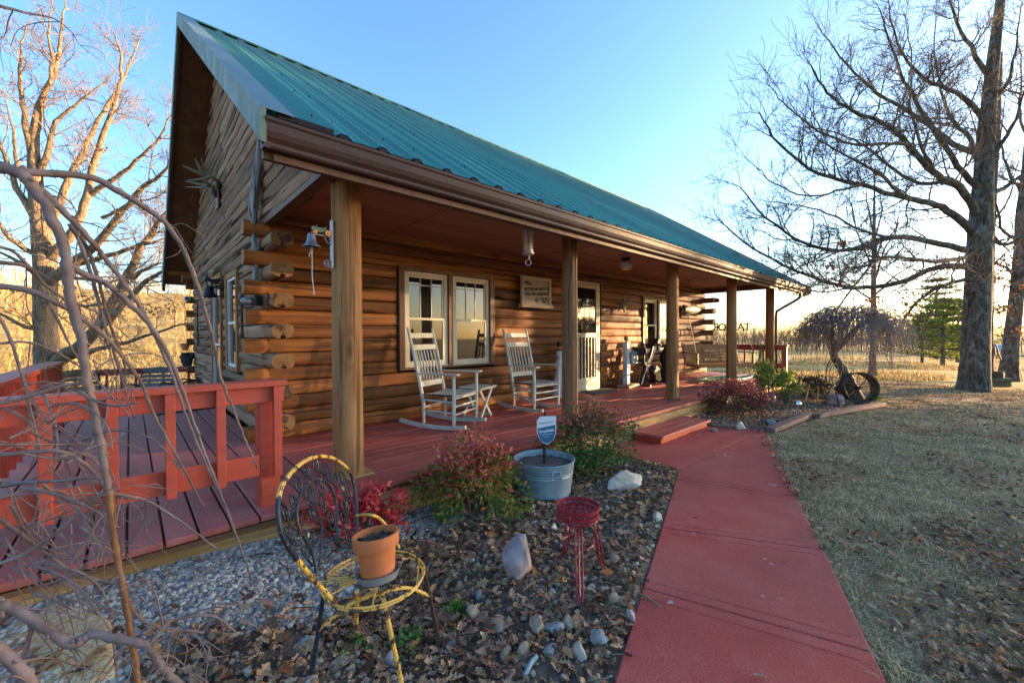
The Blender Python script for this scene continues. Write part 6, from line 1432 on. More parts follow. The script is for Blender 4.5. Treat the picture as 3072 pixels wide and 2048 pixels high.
# ================================================================== RUSSET LEAVES STILL ON THE OAKS
def leaf_card(n, rng):      # lobed oak leaf outline, cupped; returns local vertices (centre fan)
    return None
OAK = [(0,-.5),(.06,-.42),(.10,-.30),(.24,-.27),(.14,-.16),(.17,-.06),(.33,.0),(.19,.10),(.20,.18),(.30,.28),(.16,.33),(.10,.45),(0,.52)]
OAKO = OAK + [(-x, y) for x, y in OAK[-2:0:-1]]
def oak_leaves(pts, size, rng, normals=None, cup=.22, lo=.6, hi=1.3):
    n = len(pts); k = len(OAKO); vs = np.zeros((n, k+1, 3), np.float32)
    for i, p in enumerate(pts):
        s = size*rng.uniform(lo, hi); nn = V(normals[i]) if normals is not None else V((rng.gauss(0,1), rng.gauss(0,1), rng.gauss(0,1)))
        nn.normalize(); a = nn.orthogonal().normalized(); a.rotate(Matrix.Rotation(rng.uniform(0,6.28), 3, nn)); b = nn.cross(a); c = rng.uniform(-cup*.4, cup*1.4); c2 = rng.uniform(-.25,.25)
        wx = rng.uniform(.75, 1.15)
        vs[i,0] = p
        for j, (x, y) in enumerate(OAKO):
            vs[i,j+1] = V(p) + (a*(x*wx) + b*y + nn*(c*(abs(x)*1.6+.5*y*y*2) + c2*x*y*2 + rng.uniform(-.03,.03)))*s
    f = np.arange(n)[:,None]*(k+1); F = np.concatenate([f+np.array([[0, j+1, (j+1)%k+1]]) for j in range(k)], 1).reshape(-1,3)
    return vs.reshape(-1,3), F
rl = random.Random(55)
def hanging(tree, spots, n, size, name='dead_leaves'):
    pts = []
    for (x, y, d, r) in spots:
        for _ in range(n): pts.append(at(x+rl.gauss(0,r), y+rl.gauss(0,r*.5), d+rl.gauss(0,.35)))
    v, F = oak_leaves(pts, size, rl); o = np_mesh(name, v, F, M['dryleaf'], False, tree, ORG[tree.name]); return o
T = {o['label']: o for o in bpy.data.objects if o.get('category') == 'tree'}
hanging([o for l, o in T.items() if 'largest' in l][0], [(2090,690,9.6,24),(2060,720,9.6,20),(2010,690,9.5,16),(1905,610,8.7,12),(2150,640,9.8,16),(1935,560,8.7,8)], 34, .085)
hanging([o for l, o in T.items() if 'leaning bare' in l][0], [(2310,600,12.8,18),(2285,640,12.6,16),(2330,660,13,20),(2345,560,13,20),(2300,710,12.8,14),(2340,760,13.1,16)], 60, .10)
hanging([o for l, o in T.items() if 'great oak' in l][0], [(360,710,12.9,16),(330,715,12.9,14),(390,705,12.9,12),(200,690,13,10),(235,345,13.9,5)], 22, .11)
# ================================================================== PINES BEYOND THE LAWN
def pine(x, y, d, h, w, seed, label, low=.22):
    rng = random.Random(seed); p = at(x, y, d); p.z = hill(p.x, p.y); t = thing('pine_tree', p, label, 'tree', 'pines beyond the lawn')
    mb = MB(); mb.tube([p-V((0,0,.3)), p+V((0,0,h*.5)), p+V((0,0,h))], [h*.03, h*.022, .01], 9); mb.build('trunk', M['bark_r'], t)
    mb = MB(); pts = []
    nw = 9
    for i in range(nw):
        z = lerp(h*low, h*.97, (i/(nw-1))**.9); L = w*(1-.72*((z/h-low)/(1-low))**1.2)*rng.uniform(.8,1.1)
        for k in range(7):
            a = 2*PI*k/7+rng.uniform(-.4,.4)+i; l_ = L*rng.uniform(.6,1.1); q = p+V((0,0,z)); e = q+V((l_*math.cos(a), l_*math.sin(a), l_*rng.uniform(-.05,.22)))
            mb.tube([q, lerp(q,e,.5)-V((0,0,.06*l_)), e], [.035,.025,.01], 4, cap=False)
            for j in range(8): pts.append(lerp(q, e, rng.uniform(.3,1.05))+V((rng.gauss(0,.14),rng.gauss(0,.14),rng.gauss(.03,.05)))*w*.42)
    mb.build('branch', M['bark_r'], t)
    n = len(pts)*9; vs = np.zeros((n,3,3), np.float32); i = 0
    for q in pts:
        for j in range(9):
            dd = V((rng.gauss(0,1), rng.gauss(0,1), rng.gauss(.5,.7))).normalized(); s = dd.orthogonal().normalized()*.022*w*.5; L = rng.uniform(.14,.26)*w*.5
            vs[i,0] = q+s; vs[i,1] = q-s; vs[i,2] = q+dd*L; i += 1
    np_mesh('crown', vs.reshape(-1,3), np.arange(n*3).reshape(-1,3), M['needle'], False, t, p)
pine(2165, 820, 27, 4.3, 3.0, 1, 'broadest, nearest yellow green pine, beside the largest oak trunk', .14)
pine(2118, 816, 32, 3.6, 2.6, 2, 'smallest pine, just clear of the weeping tree', .2)
pine(2200, 815, 34, 5.0, 3.2, 3, 'farther pine partly hidden behind the broadest pine and the oak trunk', .16)
pine(2150, 812, 42, 8.2, 3.2, 4, 'taller pine whose top rises above the broad pine', .25)
# ================================================================== DISTANT WOODS AND GOLDEN HILLSIDE BRUSH
def sliver_wood(name, spots, mt, rng, k=26, wid=.02, elev=(25, 70), br=0):
    """bare far-off trees: a trunk, k limbs that leave it at an angle, and twigs on the limbs; three-sided slivers"""
    vs, fs = [], []
    def sl_(b, m, e, r):
        o = len(vs); a = rng.uniform(0,6.28)
        for q, rr_ in ((b, r), (m, r*.65), (e, r*.15)):
            for s in range(3): vs.append((q.x+rr_*math.cos(a+s*2.094), q.y+rr_*math.sin(a+s*2.094), q.z))
        for i in range(2):
            for s in range(3): fs.append((o+i*3+s, o+i*3+(s+1)%3, o+i*3+3+(s+1)%3, o+i*3+3+s))
    for (x, y, z, h) in spots:
        b = V((x,y,z)); top = b+V((rng.gauss(0,.08)*h, rng.gauss(0,.08)*h, h*rng.uniform(.75,1))); mid = lerp(b,top,.5)+V((rng.gauss(0,.03)*h, rng.gauss(0,.03)*h, 0)); sl_(b, mid, top, h*wid)
        for j in range(k):
            u = rng.uniform(.18,.95); q = lerp(b,top,u); a = rng.uniform(0,6.283); el = rad(rng.uniform(*elev)); d = V((math.cos(a)*math.cos(el), math.sin(a)*math.cos(el), math.sin(el))); L = h*rng.uniform(.18,.48)*(1.1-.6*u)
            m = q+d*L*.5+V((0,0,.04*L)); e = q+d*L+V((rng.gauss(0,.1)*L, rng.gauss(0,.1)*L, .1*L)); sl_(q, m, e, max(br, h*wid*.42))
            for _ in range(2): p = lerp(q,e,rng.uniform(.3,.9)); d2 = (d+V((rng.gauss(0,.6),rng.gauss(0,.6),rng.gauss(.1,.5)))).normalized(); l2 = L*rng.uniform(.3,.6); sl_(p, p+d2*l2*.5, p+d2*l2, max(br*.75, h*wid*.25))
    o = np_mesh(name, np.array(vs), np.array(fs), M[mt]); tag(o, kind='stuff'); return o
rw = random.Random(33); sp = []
for i in range(1150):                                     # woods beyond the field, from behind the house round to the right edge
    az = rad(rw.uniform(-14, 62)); r = rw.uniform(95, 150); x, y = r*math.cos(az), r*math.sin(az); sp.append((x, y, hill(x,y), rw.uniform(3.6, 6.4)*(1.15 if az < rad(6) else 1)))
sliver_wood('distant_woods', sp, 'far_wood', rw, 12, .010, (20, 80), .045)
sp = []
for i in range(900):
    az = rad(rw.uniform(66, 112)); r = 34+100*rw.random()**.8; x, y = r*math.cos(az), r*math.sin(az); sp.append((x, y, hill(x,y), rw.uniform(.7, 1.8)*(1+.018*r)))
sliver_wood('hillside_brush', sp, 'gold_brush', rw, 11, .014, (5, 65), .028)
sp = []
for i in range(60):
    az = rad(rw.uniform(12, 34)); r = rw.uniform(26, 60); x, y = r*math.cos(az), r*math.sin(az); sp.append((x, y, hill(x,y), rw.uniform(.9, 2.2)*(1.8 if rw.random() < .2 else 1)))
sliver_wood('field_brush', sp, 'gold_brush', rw, 16, .010, (5, 60), .014)
# ---- tall golden field grass
def blades(name, spots, hmin, hmax, wd, mt, rng, lean=.35, kind='stuff', sz=None):
    n = len(spots); P = np.array(spots, np.float32); h = np.array([rng.uniform(hmin,hmax) for _ in range(n)], np.float32)
    if sz is not None: h *= sz
    a = np.array([rng.uniform(0, 6.283) for _ in range(n)], np.float32); ln = np.array([abs(rng.gauss(0, lean)) for _ in range(n)], np.float32); a2 = np.array([rng.uniform(0,6.283) for _ in range(n)], np.float32)
    w_ = np.stack([np.cos(a), np.sin(a), np.zeros(n)],1)*np.array(wd if np.isscalar(wd) else wd)[...,None] if not np.isscalar(wd) else np.stack([np.cos(a), np.sin(a), np.zeros(n)],1)*wd
    dr = np.stack([np.cos(a2)*ln, np.sin(a2)*ln, np.ones(n)],1); up = np.stack([np.zeros(n),np.zeros(n),h],1)
    m = P + np.stack([dr[:,0]*h*.45, dr[:,1]*h*.45, h*.6],1); t = P + np.stack([dr[:,0]*h*1.25, dr[:,1]*h*1.25, h*np.maximum(.35, 1-.35*ln)],1)
    vs = np.stack([P-w_, P+w_, m+w_*.8, m-w_*.8, t], 1).reshape(-1,3); f = np.arange(n)[:,None]*5
    F = np.concatenate([f+np.array([[0,1,2]]), f+np.array([[0,2,3]]), f+np.array([[3,2,4]])],1).reshape(-1,3)
    return tag(np_mesh(name, vs, F, M[mt]), kind=kind)
sp = []; sc_ = []
for i in range(60000):
    az = rad(rw.uniform(-6, 40)); r = 19+ 45*rw.random()**1.7; x, y = r*math.cos(az), r*math.sin(az)
    if mnoise.noise(V((x*.12,y*.2,4))) < -.02 + .3*(r < 21) + .25*(r > 40): continue
    sp.append((x,y,hill(x,y)-.02)); sc_.append(1+.012*r)
blades('field_grass', sp, .07, .20, .014, 'tallgrass', rw, .35, 'stuff', np.array(sc_, np.float32))
sp = []
for i in range(30000):
    az = rad(rw.uniform(82, 104)); r = 13+ 40*rw.random()**1.5; x, y = r*math.cos(az), r*math.sin(az); sp.append((x,y,hill(x,y)-.02))
blades('field_grass', sp, .12, .5, .018, 'tallgrass', rw, .6)
# ================================================================== CEDARS AND TREES BEYOND THE RIGHT EDGE (they shade the yard)
def cedar(x, y, h, w, low, seed, label, n_=0):
    rng = random.Random(seed); z = hill(x,y); p = V((x,y,z)); t = thing('cedar_tree', p, label, 'tree', 'cedars along the side of the yard')
    mb = MB(); mb.tube([p-V((0,0,.3)), p+V((0,0,h*.5)), p+V((0,0,h*.97))], [.16,.11,.02], 9); mb.build('trunk', M['bark_r'], t)
    n = int((DENS*1.9 if 2 < n_ < 5.5 or n_ > 15 else DENS if n_ < 4 else DENS*.85)*w*(h-low)/6); vs = np.zeros((n,4,3), np.float32)
    for i in range(n):
        u = rng.random(); zz = lerp(low, h, u); R_ = w*(min(1, .75+.5*u) if u < .5 else 1-(u-.5)*1.35)*rng.uniform(.25,1)**.6; a = rng.uniform(0,6.283); q = p+V((R_*math.cos(a), R_*math.sin(a), zz)); s = rng.uniform(.18,.36)
        d = V((math.cos(a)+rng.gauss(0,.5), math.sin(a)+rng.gauss(0,.5), .5+rng.gauss(0,.4))).normalized(); sd = d.orthogonal().normalized()
        vs[i] = [q-d*s*.5, q+sd*s*.35, q+d*s*.6, q-sd*s*.35]
    np_mesh('crown', vs.reshape(-1,3), np.arange(n*4).reshape(-1,4), M['cedar'], False, t, p)
SUNH = V((.888,-.46,0)).normalized(); NRM = V((.46,.888,0))
for i, (n_, dist, h, w, low) in enumerate(SHADE):
    q = SUNH*dist + NRM*n_; cedar(q.x, q.y, h - hill(q.x,q.y), w, low - hill(q.x, q.y), 300+i, 'dark cedar tree beyond the lawn, outside the photograph', n_)
# ================================================================== WEEPING TREE BESIDE THE CAMERA (its branches hang across the left edge)
rn = random.Random(61)
nb0 = V((-1.15, .75, -.30)); t = thing('weeping_tree', nb0, 'leafless weeping tree whose grey brown branches hang before the red railing, nearest the camera', 'tree')
head = V((-.95, .85, 1.62))
mb = MB(); limb(mb, [nb0+V((0,0,-.1)), V((-1.2,.78,.5)), V((-1.08,.82,1.1)), head], .075, .05, 12, rn, .006); mb.build('trunk', M['weep_bark'], t)
mbn, mbo = MB(), MB()
def twig(mb, P, r0, r1, n=7, nodes=True, sub=6):
    q = smooth_poly(P, sub); m = len(q); L = sum((q[i+1]-q[i]).length for i in range(m-1)); rr_ = [lerp(r0, r1, i/(m-1)) for i in range(m)]
    if nodes:
        for i in range(m):
            if i % 11 == 7: rr_[i] *= 1.16
    q = [p + V((rn.gauss(0,1),rn.gauss(0,1),rn.gauss(0,1)))*r0*.10 for p in q]; mb.tube(q, rr_, n)
    if nodes and r0 > .0024:
        for i in range(3, m-2, 4):
            dd = (q[i+1]-q[i]).normalized(); sd = dd.cross(V((rn.gauss(0,1),rn.gauss(0,1),rn.gauss(0,1)))).normalized(); e = q[i]+(sd*.9+dd*.8)*max(.004, rr_[i]*1.5); mb.tube([q[i], e, e+dd*.003], [rr_[i]*.5, max(.0013,rr_[i]*.32), .0006], 5)
    return q
def px(P, d0, d1): n = len(P); return [at(x, y, lerp(d0, d1, i/(n-1))) for i, (x, y) in enumerate(P)]
def side(q, k, L, mb, r, lvl=0):
    for _ in range(k):
        i = rn.randrange(2, len(q)-1); p = q[i]; d = (q[min(i+1,len(q)-1)]-q[i-1]).normalized(); s = V((rn.gauss(0,1),rn.gauss(0,1),rn.gauss(-.3,.6))); dd = (d*.7+s.normalized()*.8).normalized(); l = L*rn.uniform(.4,1.2)
        w = twig(mb, [p, p+dd*l*.4+V((0,0,.01)), p+dd*l*.75+V((0,0,-.05*l)), p+dd*l+V((rn.gauss(0,.03),rn.gauss(0,.03),-.28*l))], r*rn.uniform(.6,1), r*.4, 5, True, 3)
        if lvl < 1: side(w, 2, L*.45, mb, r*.7, lvl+1)
main = [
 ([(-90,365),(0,385),(45,398),(75,430),(105,470),(130,525),(148,575),(156,640),(165,700),(185,770),(198,850),(212,930),(228,1000),(240,1070),(250,1125)], .98, 1.12, .0135, .0085, 'n'),
 ([(40,396),(110,398),(200,405),(270,438),(335,478),(380,512),(425,580),(455,660),(480,745),(494,800),(505,860),(530,925),(560,1000),(592,1075)], 1.0, 1.55, .0095, .0032, 'n'),
 ([(60,408),(100,440),(165,505),(210,555),(235,585),(285,650),(330,720),(365,790),(395,860),(430,960),(470,1060),(500,1125)], 1.0, 1.5, .0085, .003, 'n'),
 ([(150,600),(190,628),(240,648),(290,690),(335,735),(370,785),(400,843),(420,895),(440,955),(470,1040),(510,1140),(545,1235),(577,1330)], 1.06, 1.45, .0085, .0028, 'n'),
 ([(-20,655),(60,666),(137,699),(180,726),(228,761),(277,812),(325,880),(352,945),(391,1020),(430,1090),(470,1165)], 1.0, 1.4, .0075, .0028, 'n'),
 ([(-20,600),(60,612),(100,650),(160,700),(220,760)], 1.1, 1.3, .006, .0035, 'n'),
 ([(160,515),(185,560),(215,650),(235,725),(255,790),(275,850),(290,900)], 1.15, 1.35, .0055, .0028, 'n'),
 ([(175,520),(215,605),(240,700),(262,770),(285,830),(290,905),(310,960)], 1.12, 1.5, .005, .0026, 'n'),
 ([(250,1125),(258,1190),(268,1270),(285,1360),(300,1450),(312,1530),(320,1600)], 1.12, 1.18, .0088, .0072, 'o'),
 ([(280,1335),(300,1390),(330,1425),(370,1440),(400,1458)], 1.15, 1.3, .005, .003, 'n'),
 ([(-40,1372),(0,1387),(52,1408),(101,1439),(161,1478),(190,1468),(216,1455),(297,1471),(342,1488),(377,1534),(430,1590)], .92, 1.02, .0125, .0085, 'n'),
 ([(340,1488),(360,1460),(385,1430),(415,1418),(460,1412),(500,1418),(540,1450)], 1.0, 1.1, .0058, .003, 'n'),
 ([(345,1482),(380,1462),(420,1448),(470,1452)], 1.0, 1.08, .004, .0028, 'n'),
 ([(-20,1180),(60,1235),(150,1300),(240,1335),(330,1345)], 1.1, 1.4, .0065, .003, 'n'),
 ([(-20,1300),(60,1270),(140,1215),(200,1160),(245,1130)], 1.05, 1.15, .0055, .004, 'n'),
 ([(240,1130),(300,1140),(340,1150),(390,1180),(440,1215),(500,1262)], 1.12, 1.3, .0045, .0025, 'n'),
 ([(-20,1045),(60,1040),(130,1035),(190,1060),(240,1115),(260,1165)], 1.1, 1.25, .0065, .0045, 'n'),
 ([(-20,1120),(60,1108),(130,1105),(200,1098),(240,1100)], 1.2, 1.2, .0055, .0035, 'n'),
 ([(-20,930),(50,915),(130,890),(200,875)], 1.1, 1.2, .006, .0045, 'n'),
 ([(-20,560),(40,585),(90,650),(130,730),(165,800),(190,840)], 1.2, 1.5, .005, .003, 'n'),
 ([(-20,700),(20,770),(50,860),(75,960),(95,1040)], 1.3, 1.4, .005, .003, 'n'),
 ([(-20,790),(60,785),(110,800),(165,830),(230,880),(300,960)], 1.3, 1.6, .0042, .0025, 'n'),
 ([(-20,1440),(40,1400),(70,1430),(60,1500),(40,1568)], .95, 1.0, .007, .004, 'n'),
 ([(-20,1480),(50,1540),(90,1590)], .85, .9, .013, .010, 'n'),
 ([(0,15),(60,30),(120,42),(150,60)], 1.6, 2.0, .006, .002, 'n')]
qs = []
for P, d0, d1, r0, r1, k in main: qs.append(twig(mbn if k == 'n' else mbo, px(P, d0, d1), r0, r1, 8))
for i, q in enumerate(qs):
    side(q, 2 if i < 5 else 3, .16 if i < 8 else .22, mbn, .0026)
for _ in range(64):                                       # the tangle of fine shoots low on the left
    x, y = rn.uniform(-30, 190), rn.uniform(880, 1400); d = rn.uniform(1.0, 1.7); a = rn.uniform(-.7, 1.2); l = rn.uniform(110, 260); b = rn.uniform(-.5,.7)
    P = [(x, y), (x+l*.35*math.cos(a), y+l*.35*math.sin(a)), (x+l*.7*math.cos(a+b*.5), y+l*.7*math.sin(a+b*.5)), (x+l*math.cos(a+b), y+l*math.sin(a+b))]
    q = twig(mbn, px(P, d, d+rn.uniform(-.15,.3)), rn.uniform(.0022,.0046), .0016, 5, True, 4); side(q, 1, .12, mbn, .002, 1)
for P in ([(-90,365)],[(-20,655)],[(-20,930)],[(-40,1372)],[(-20,1045)],[(-20,560)],[(-20,1300)]):
    e = at(P[0][0]-1, P[0][1], 1.0); mbn.tube(smooth_poly([head, lerp(head,e,.4)+V((0,0,.1 if e.z > .6 else .0)), e],5), [.014+.0*i for i in range(11)], 8)
mbn.build('branch', M['near_twig'], t, sharp=0); b = mbo.build('branch', M['orange_twig'], t, sharp=0); b['label'] = 'orange brown upright shoot'
# ================================================================== BOULDERS AND STONES IN THE BEDS
def stone(name, label, p, r, mt, seed, flat=.7, sx=1.0, sy=1.0, ang=0, rough=.35, cuts=3, group=None, sub=4, tilt=0):
    rng = random.Random(seed); bm = bmesh.new(); bmesh.ops.create_icosphere(bm, subdivisions=sub, radius=1)
    pl_ = [(V((rng.gauss(0,1),rng.gauss(0,1),rng.gauss(.2,.7))).normalized(), rng.uniform(.55,.82)) for _ in range(cuts)]; o = V((seed*1.7,seed*.3,0)); R = RZ(ang) @ Matrix.Rotation(tilt,3,'X')
    for v in bm.verts:
        d = v.co.normalized(); k = 1 + rough*mnoise.noise(d*1.3+o) + rough*.4*mnoise.noise(d*3.3+o) + rough*.14*mnoise.noise(d*8+o); c = d*k
        for n_, h in pl_:
            e = c.dot(n_)-h
            if e > 0: c -= n_*e*.9
        v.co = R @ V((c.x*r*sx, c.y*r*sy, c.z*r*flat))
    me = bpy.data.meshes.new(name); bm.to_mesh(me); bm.free(); me.polygons.foreach_set('use_smooth', [True]*len(me.polygons)); me.set_sharp_from_angle(angle=rad(42)) ; me.materials.append(M[mt])
    ob = bpy.data.objects.new(name, me); COL.objects.link(ob); ob.location = p; ORG[ob.name] = V(p); tag(ob, label, 'boulder' if r > .1 else 'stone', group); return ob
def gpx(x, y, z=-.29): return onp(x, y, 'z', z)
q = gpx(1190, 1322); stone('boulder', 'pinkish grey egg shaped boulder standing between the iron chair and the crimson plant stand', (q.x+.03,q.y+.03,-.205), .125, 'st_grey', 3, .98, .98, .8, .8, .30, 5)
q = gpx(1438, 1128); stone('boulder', 'white and tan quartz boulder below the dark nandina', (q.x+.04,q.y+.04,-.245), .145, 'st_white', 4, .72, 1.05, .62, -.6, .4, 4)
stone('boulder', 'large golden brown layered boulder under the hanging weeping branches', (-.215, 2.43, -.30), .40, 'st_gold', 5, .70, .64, .95, .25, .34, 7, None, 6)
q = gpx(1905, 922); stone('boulder', 'pink rock lying between the far iron chair and the wheel', (9.95,1.50,-.25), .20, 'st_pink', 6, .75, 1.2, .75, .3, .35, 2)
sl = [(1273,1448,.05,'st_blue'),(1235,1445,.045,'st_tan'),(1305,1435,.035,'st_tan'),(1372,1470,.05,'st_blue'),(1330,1500,.04,'st_white'),(1410,1380,.035,'st_tan'),(1140,1440,.04,'st_tan'),(1085,1410,.045,'st_tan'),(1040,1475,.03,'st_grey'),(785,1325,.04,'st_tan'),(760,1400,.06,'st_tan'),(705,1500,.06,'st_blue'),(790,1520,.045,'st_tan'),(560,1375,.03,'st_blue'),(1510,1190,.04,'st_white'),(1420,1225,.035,'st_tan'),(1080,1250,.03,'st_blue'),(1272,1215,.032,'st_white'),(1340,1440,.03,'st_blue'),(1265,1500,.03,'st_blue'),(1200,1500,.035,'st_tan'),(1410,1285,.04,'st_tan'),(1460,1208,.035,'st_tan'),(1490,1100,.03,'st_tan'),(1520,1130,.03,'st_tan'),(1100,1370,.03,'st_blue'),(990,1285,.03,'st_tan'),(1160,1500,.035,'st_tan'),(900,1520,.04,'st_grey'),(1450,1420,.03,'st_grey'),(660,1395,.03,'st_blue'),(640,1520,.035,'st_tan'),(1700,985,.09,'st_white'),(1640,990,.07,'st_tan'),(1770,975,.08,'st_blue'),(1950,925,.07,'st_tan'),(560,1540,.04,'st_tan'),(470,1530,.035,'st_grey')]
where = {'st_blue':'blue grey','st_tan':'tan','st_white':'whitish','st_grey':'pinkish grey'}
refs = [((1330,1410),'crimson plant stand'),((1190,1330),'pinkish grey boulder'),((900,1480),'iron chair front leg'),((1250,1130),'galvanized tub'),((1440,1130),'white quartz boulder'),((300,1480),'golden boulder'),((1500,1250),'red walk edge'),((735,1450),'black iron chair leg'),((1680,930),'plum nandina'),((1950,880),'iron wheel'),((1090,1150),'pink nandina'),((1220,1590),'lichen covered stick'),((1570,985),'wooden step'),((1765,900),'yellow green shrubs')]
seen = set()
for i, (x, y, r, mt) in enumerate(sl):
    q = gpx(x, y); ds = sorted(refs, key=lambda k: (k[0][0]-x)**2+(k[0][1]-y)**2); fl = (.5, .8, .95)[i % 3]; shp = ('flat', 'rounded', 'chunky')[i % 3]
    sizew = 'large' if r >= .06 else 'fist sized' if r >= .045 else 'small' if r >= .035 else 'tiny'
    for j in range(1, 9):
        lab = f"{sizew} {shp} {where[mt]} stone between {ds[0][1]} and {ds[j][1]}"
        if lab not in seen: break
    seen.add(lab)
    stone('stone', lab, (q.x, q.y, -.29+r*.30), r, mt, 40+i, fl, rn.uniform(.8,1.35), rn.uniform(.6,.95), rn.uniform(0,3), .35, 4, 'loose stones in the beds', 3)
# ================================================================== LITTER, GRAVEL, ACORNS, LAWN GRASS (nobody could count these)
def tiny_stones(name, spots, mt, rng, rmin, rmax, zoff=.3, fl=.7):
    bm = bmesh.new(); bmesh.ops.create_icosphere(bm, subdivisions=1, radius=1); bv = np.array([v.co[:] for v in bm.verts], np.float32); bf = np.array([[v.index for v in f.verts] for f in bm.faces], np.int32); bm.free()
    n = len(spots); nr = np.random.RandomState(rng.randrange(9999)); S = np.array(spots, np.float32); r = (rmin+(rmax-rmin)*nr.rand(n)**2).astype(np.float32)
    vs = np.repeat(bv[None], n, 0)*(1+.28*(nr.rand(n, len(bv), 1)-.5)*2); sc3 = np.stack([.8+.6*nr.rand(n), .7+.4*nr.rand(n), fl*(.7+.5*nr.rand(n))],1); vs = vs*sc3[:,None,:]
    a = nr.rand(n)*6.283; ti = (nr.rand(n)-.5)*1.2; c, s = np.cos(a), np.sin(a); ct, st = np.cos(ti), np.sin(ti)
    y = vs[:,:,1]*ct[:,None]-vs[:,:,2]*st[:,None]; z = vs[:,:,1]*st[:,None]+vs[:,:,2]*ct[:,None]; x = vs[:,:,0]
    vs = np.stack([x*c[:,None]-y*s[:,None], x*s[:,None]+y*c[:,None], z],2)*r[:,None,None] + S[:,None,:]; vs[:,:,2] += (r*zoff)[:,None]
    F = (bf[None]+(np.arange(n)*len(bv))[:,None,None]).reshape(-1,3); return tag(np_mesh(name, vs.reshape(-1,3), F, M[mt], False), kind='stuff')
def bed_ok(x, y): return in_bed(x, y) and y > walk_left(x)+.015 and y < 2.81 and (x-tc.x)**2+(y-tc.y)**2 > .06
def gmask(x, y): return sstep(1.95, 2.15, y - .35*sstep(.6,1.6,x) - .08*math.sin(x*7) + .10*mnoise.noise(V((x*4,y*4,0))))*(1 if x < 1.85 else 0)
sp = []
while len(sp) < 14000:
    x, y = rn.uniform(-1.2, 1.9), rn.uniform(1.75, 2.81)
    if bed_ok(x,y) and rn.random() < gmask(x,y): sp.append((x,y,bedz(x,y)+.004))
tiny_stones('gravel', sp, 'gravel', rn, .004, .015)
sp = []
while len(sp) < 12000:
    x, y = rn.uniform(-.8, 4.0), rn.uniform(.4, 2.81)
    if bed_ok(x,y) and rn.random() < (1-.75*gmask(x,y))*(.35+.9*sstep(-.1,.35,mnoise.noise(V((x*2.2,y*2.2,8))))): sp.append((x,y,bedz(x,y)+.002))
tiny_stones('rubble', sp, 'rubble', rn, .003, .019)
sp = []
while len(sp) < 2600:
    x, y = rn.uniform(-.3, 2.4), rn.uniform(.5, 2.5)
    if bed_ok(x,y) and rn.random() < (1-.8*gmask(x,y))*sstep(-.15,.4,mnoise.noise(V((x*2.6,y*2.6,21)))): sp.append((x,y,bedz(x,y)+.004))
tiny_stones('acorns', sp, 'acorn', rn, .0075, .0095, .6, .95)
pts, nrm_ = [], []
while len(pts) < 6200:
    x, y = rn.uniform(-.8, 4.0), rn.uniform(.4, 2.82)
    if not bed_ok(x,y): continue
    k = (1-.85*gmask(x,y))*(.25+1.0*sstep(-.25,.3,mnoise.noise(V((x*1.7+3,y*1.7,13)))))*(1.0 if x > .6 else .6)
    if rn.random() < k: pts.append((x,y,bedz(x,y)+.012+.02*rn.random())); nrm_.append((rn.gauss(0,.42),rn.gauss(0,.42),1))
v, F = oak_leaves(pts, .056, rn, nrm_, .3, .3, 1.35); tag(np_mesh('leaf_litter', v, F, M['oakleaf']), kind='stuff')
pts, nrm_ = [], []
while len(pts) < 3200:
    x, y = rn.uniform(6.3, 12.3), rn.uniform(.8, 2.83)
    if y > timber_y(x)+.03 and (y > .75*(13.2-x) or x < 10.5): pts.append((x,y,bed2z(x,y)+.01+.025*rn.random())); nrm_.append((rn.gauss(0,.45),rn.gauss(0,.45),1))
while len(pts) < 17000:                                   # windblown leaves in drifts over the lawn
    r = 2.2+20*rn.random()**1.3; az = rad(rn.uniform(-14, 16)); x, y = r*math.cos(az), r*math.sin(az)
    if y > timber_y(x)-.02 and 6.4 < x < 10.4 or y > .40*(x-2.6)+.35 and x < 6.6: continue
    if rn.random() < sstep(-.08,.3,mnoise.noise(V((x*.9,y*1.5,40)))+.12*(r > 9)): pts.append((x,y,hill(x,y)+.02+.02*rn.random())); nrm_.append((rn.gauss(0,.5),rn.gauss(0,.5),1))
v, F = oak_leaves(pts, .036, rn, nrm_, .3, .3, 1.5); tag(np_mesh('leaf_litter', v, F, M['oakleaf']), kind='stuff')
sp = []
while len(sp) < 1500:
    x, y = rn.uniform(6.3, 11.5), rn.uniform(1.0, 2.83)
    if y > timber_y(x)+.04 and (y > .75*(13.2-x) or x < 10.5): sp.append((x,y,bed2z(x,y)))
tiny_stones('rubble', sp, 'rubble', rn, .008, .03)
mb = MB()
for i in range(420):
    x, y = rn.uniform(-.6, 3.9), rn.uniform(.5, 2.8)
    if not bed_ok(x,y): continue
    a = rn.uniform(0,6.28); L = rn.uniform(.05,.22); z = bedz(x,y)+.016; d = V((math.cos(a),math.sin(a),rn.uniform(-.05,.12))); sd = V((-d.y,d.x,0))*rn.uniform(-.25,.25)
    mb.tube(smooth_poly([V((x,y,z)), V((x,y,z))+d*L*.5+sd*L, V((x,y,z+.004))+d*L],3), rn.uniform(.0012,.004), 5)
tag(mb.build('fallen_twigs', M['twig'], sharp=0), kind='stuff')
o = at(1240, 1540, 1.9); mb = MB(); a, b = gpx(1205,1560), gpx(1232,1518); mb.tube(smooth_poly([V((a.x,a.y,-.275)), V(((a.x+b.x)/2,(a.y+b.y)/2,-.262)), V((b.x,b.y,-.27))],4), .010, 9)
tag(mb.build('lichen_stick', M['galv'], org=((a.x+b.x)/2,(a.y+b.y)/2,-.28)), 'short pale lichen covered stick at the bottom edge of the bed', 'stick')
def walk_right(x):
    for a, b in zip(ER[1:], ER):
        if a[0] <= x <= b[0]: return lerp(a[1], b[1], (x-a[0])/(b[0]-a[0]))
    return -9 if x < ER[-1][0] else 9
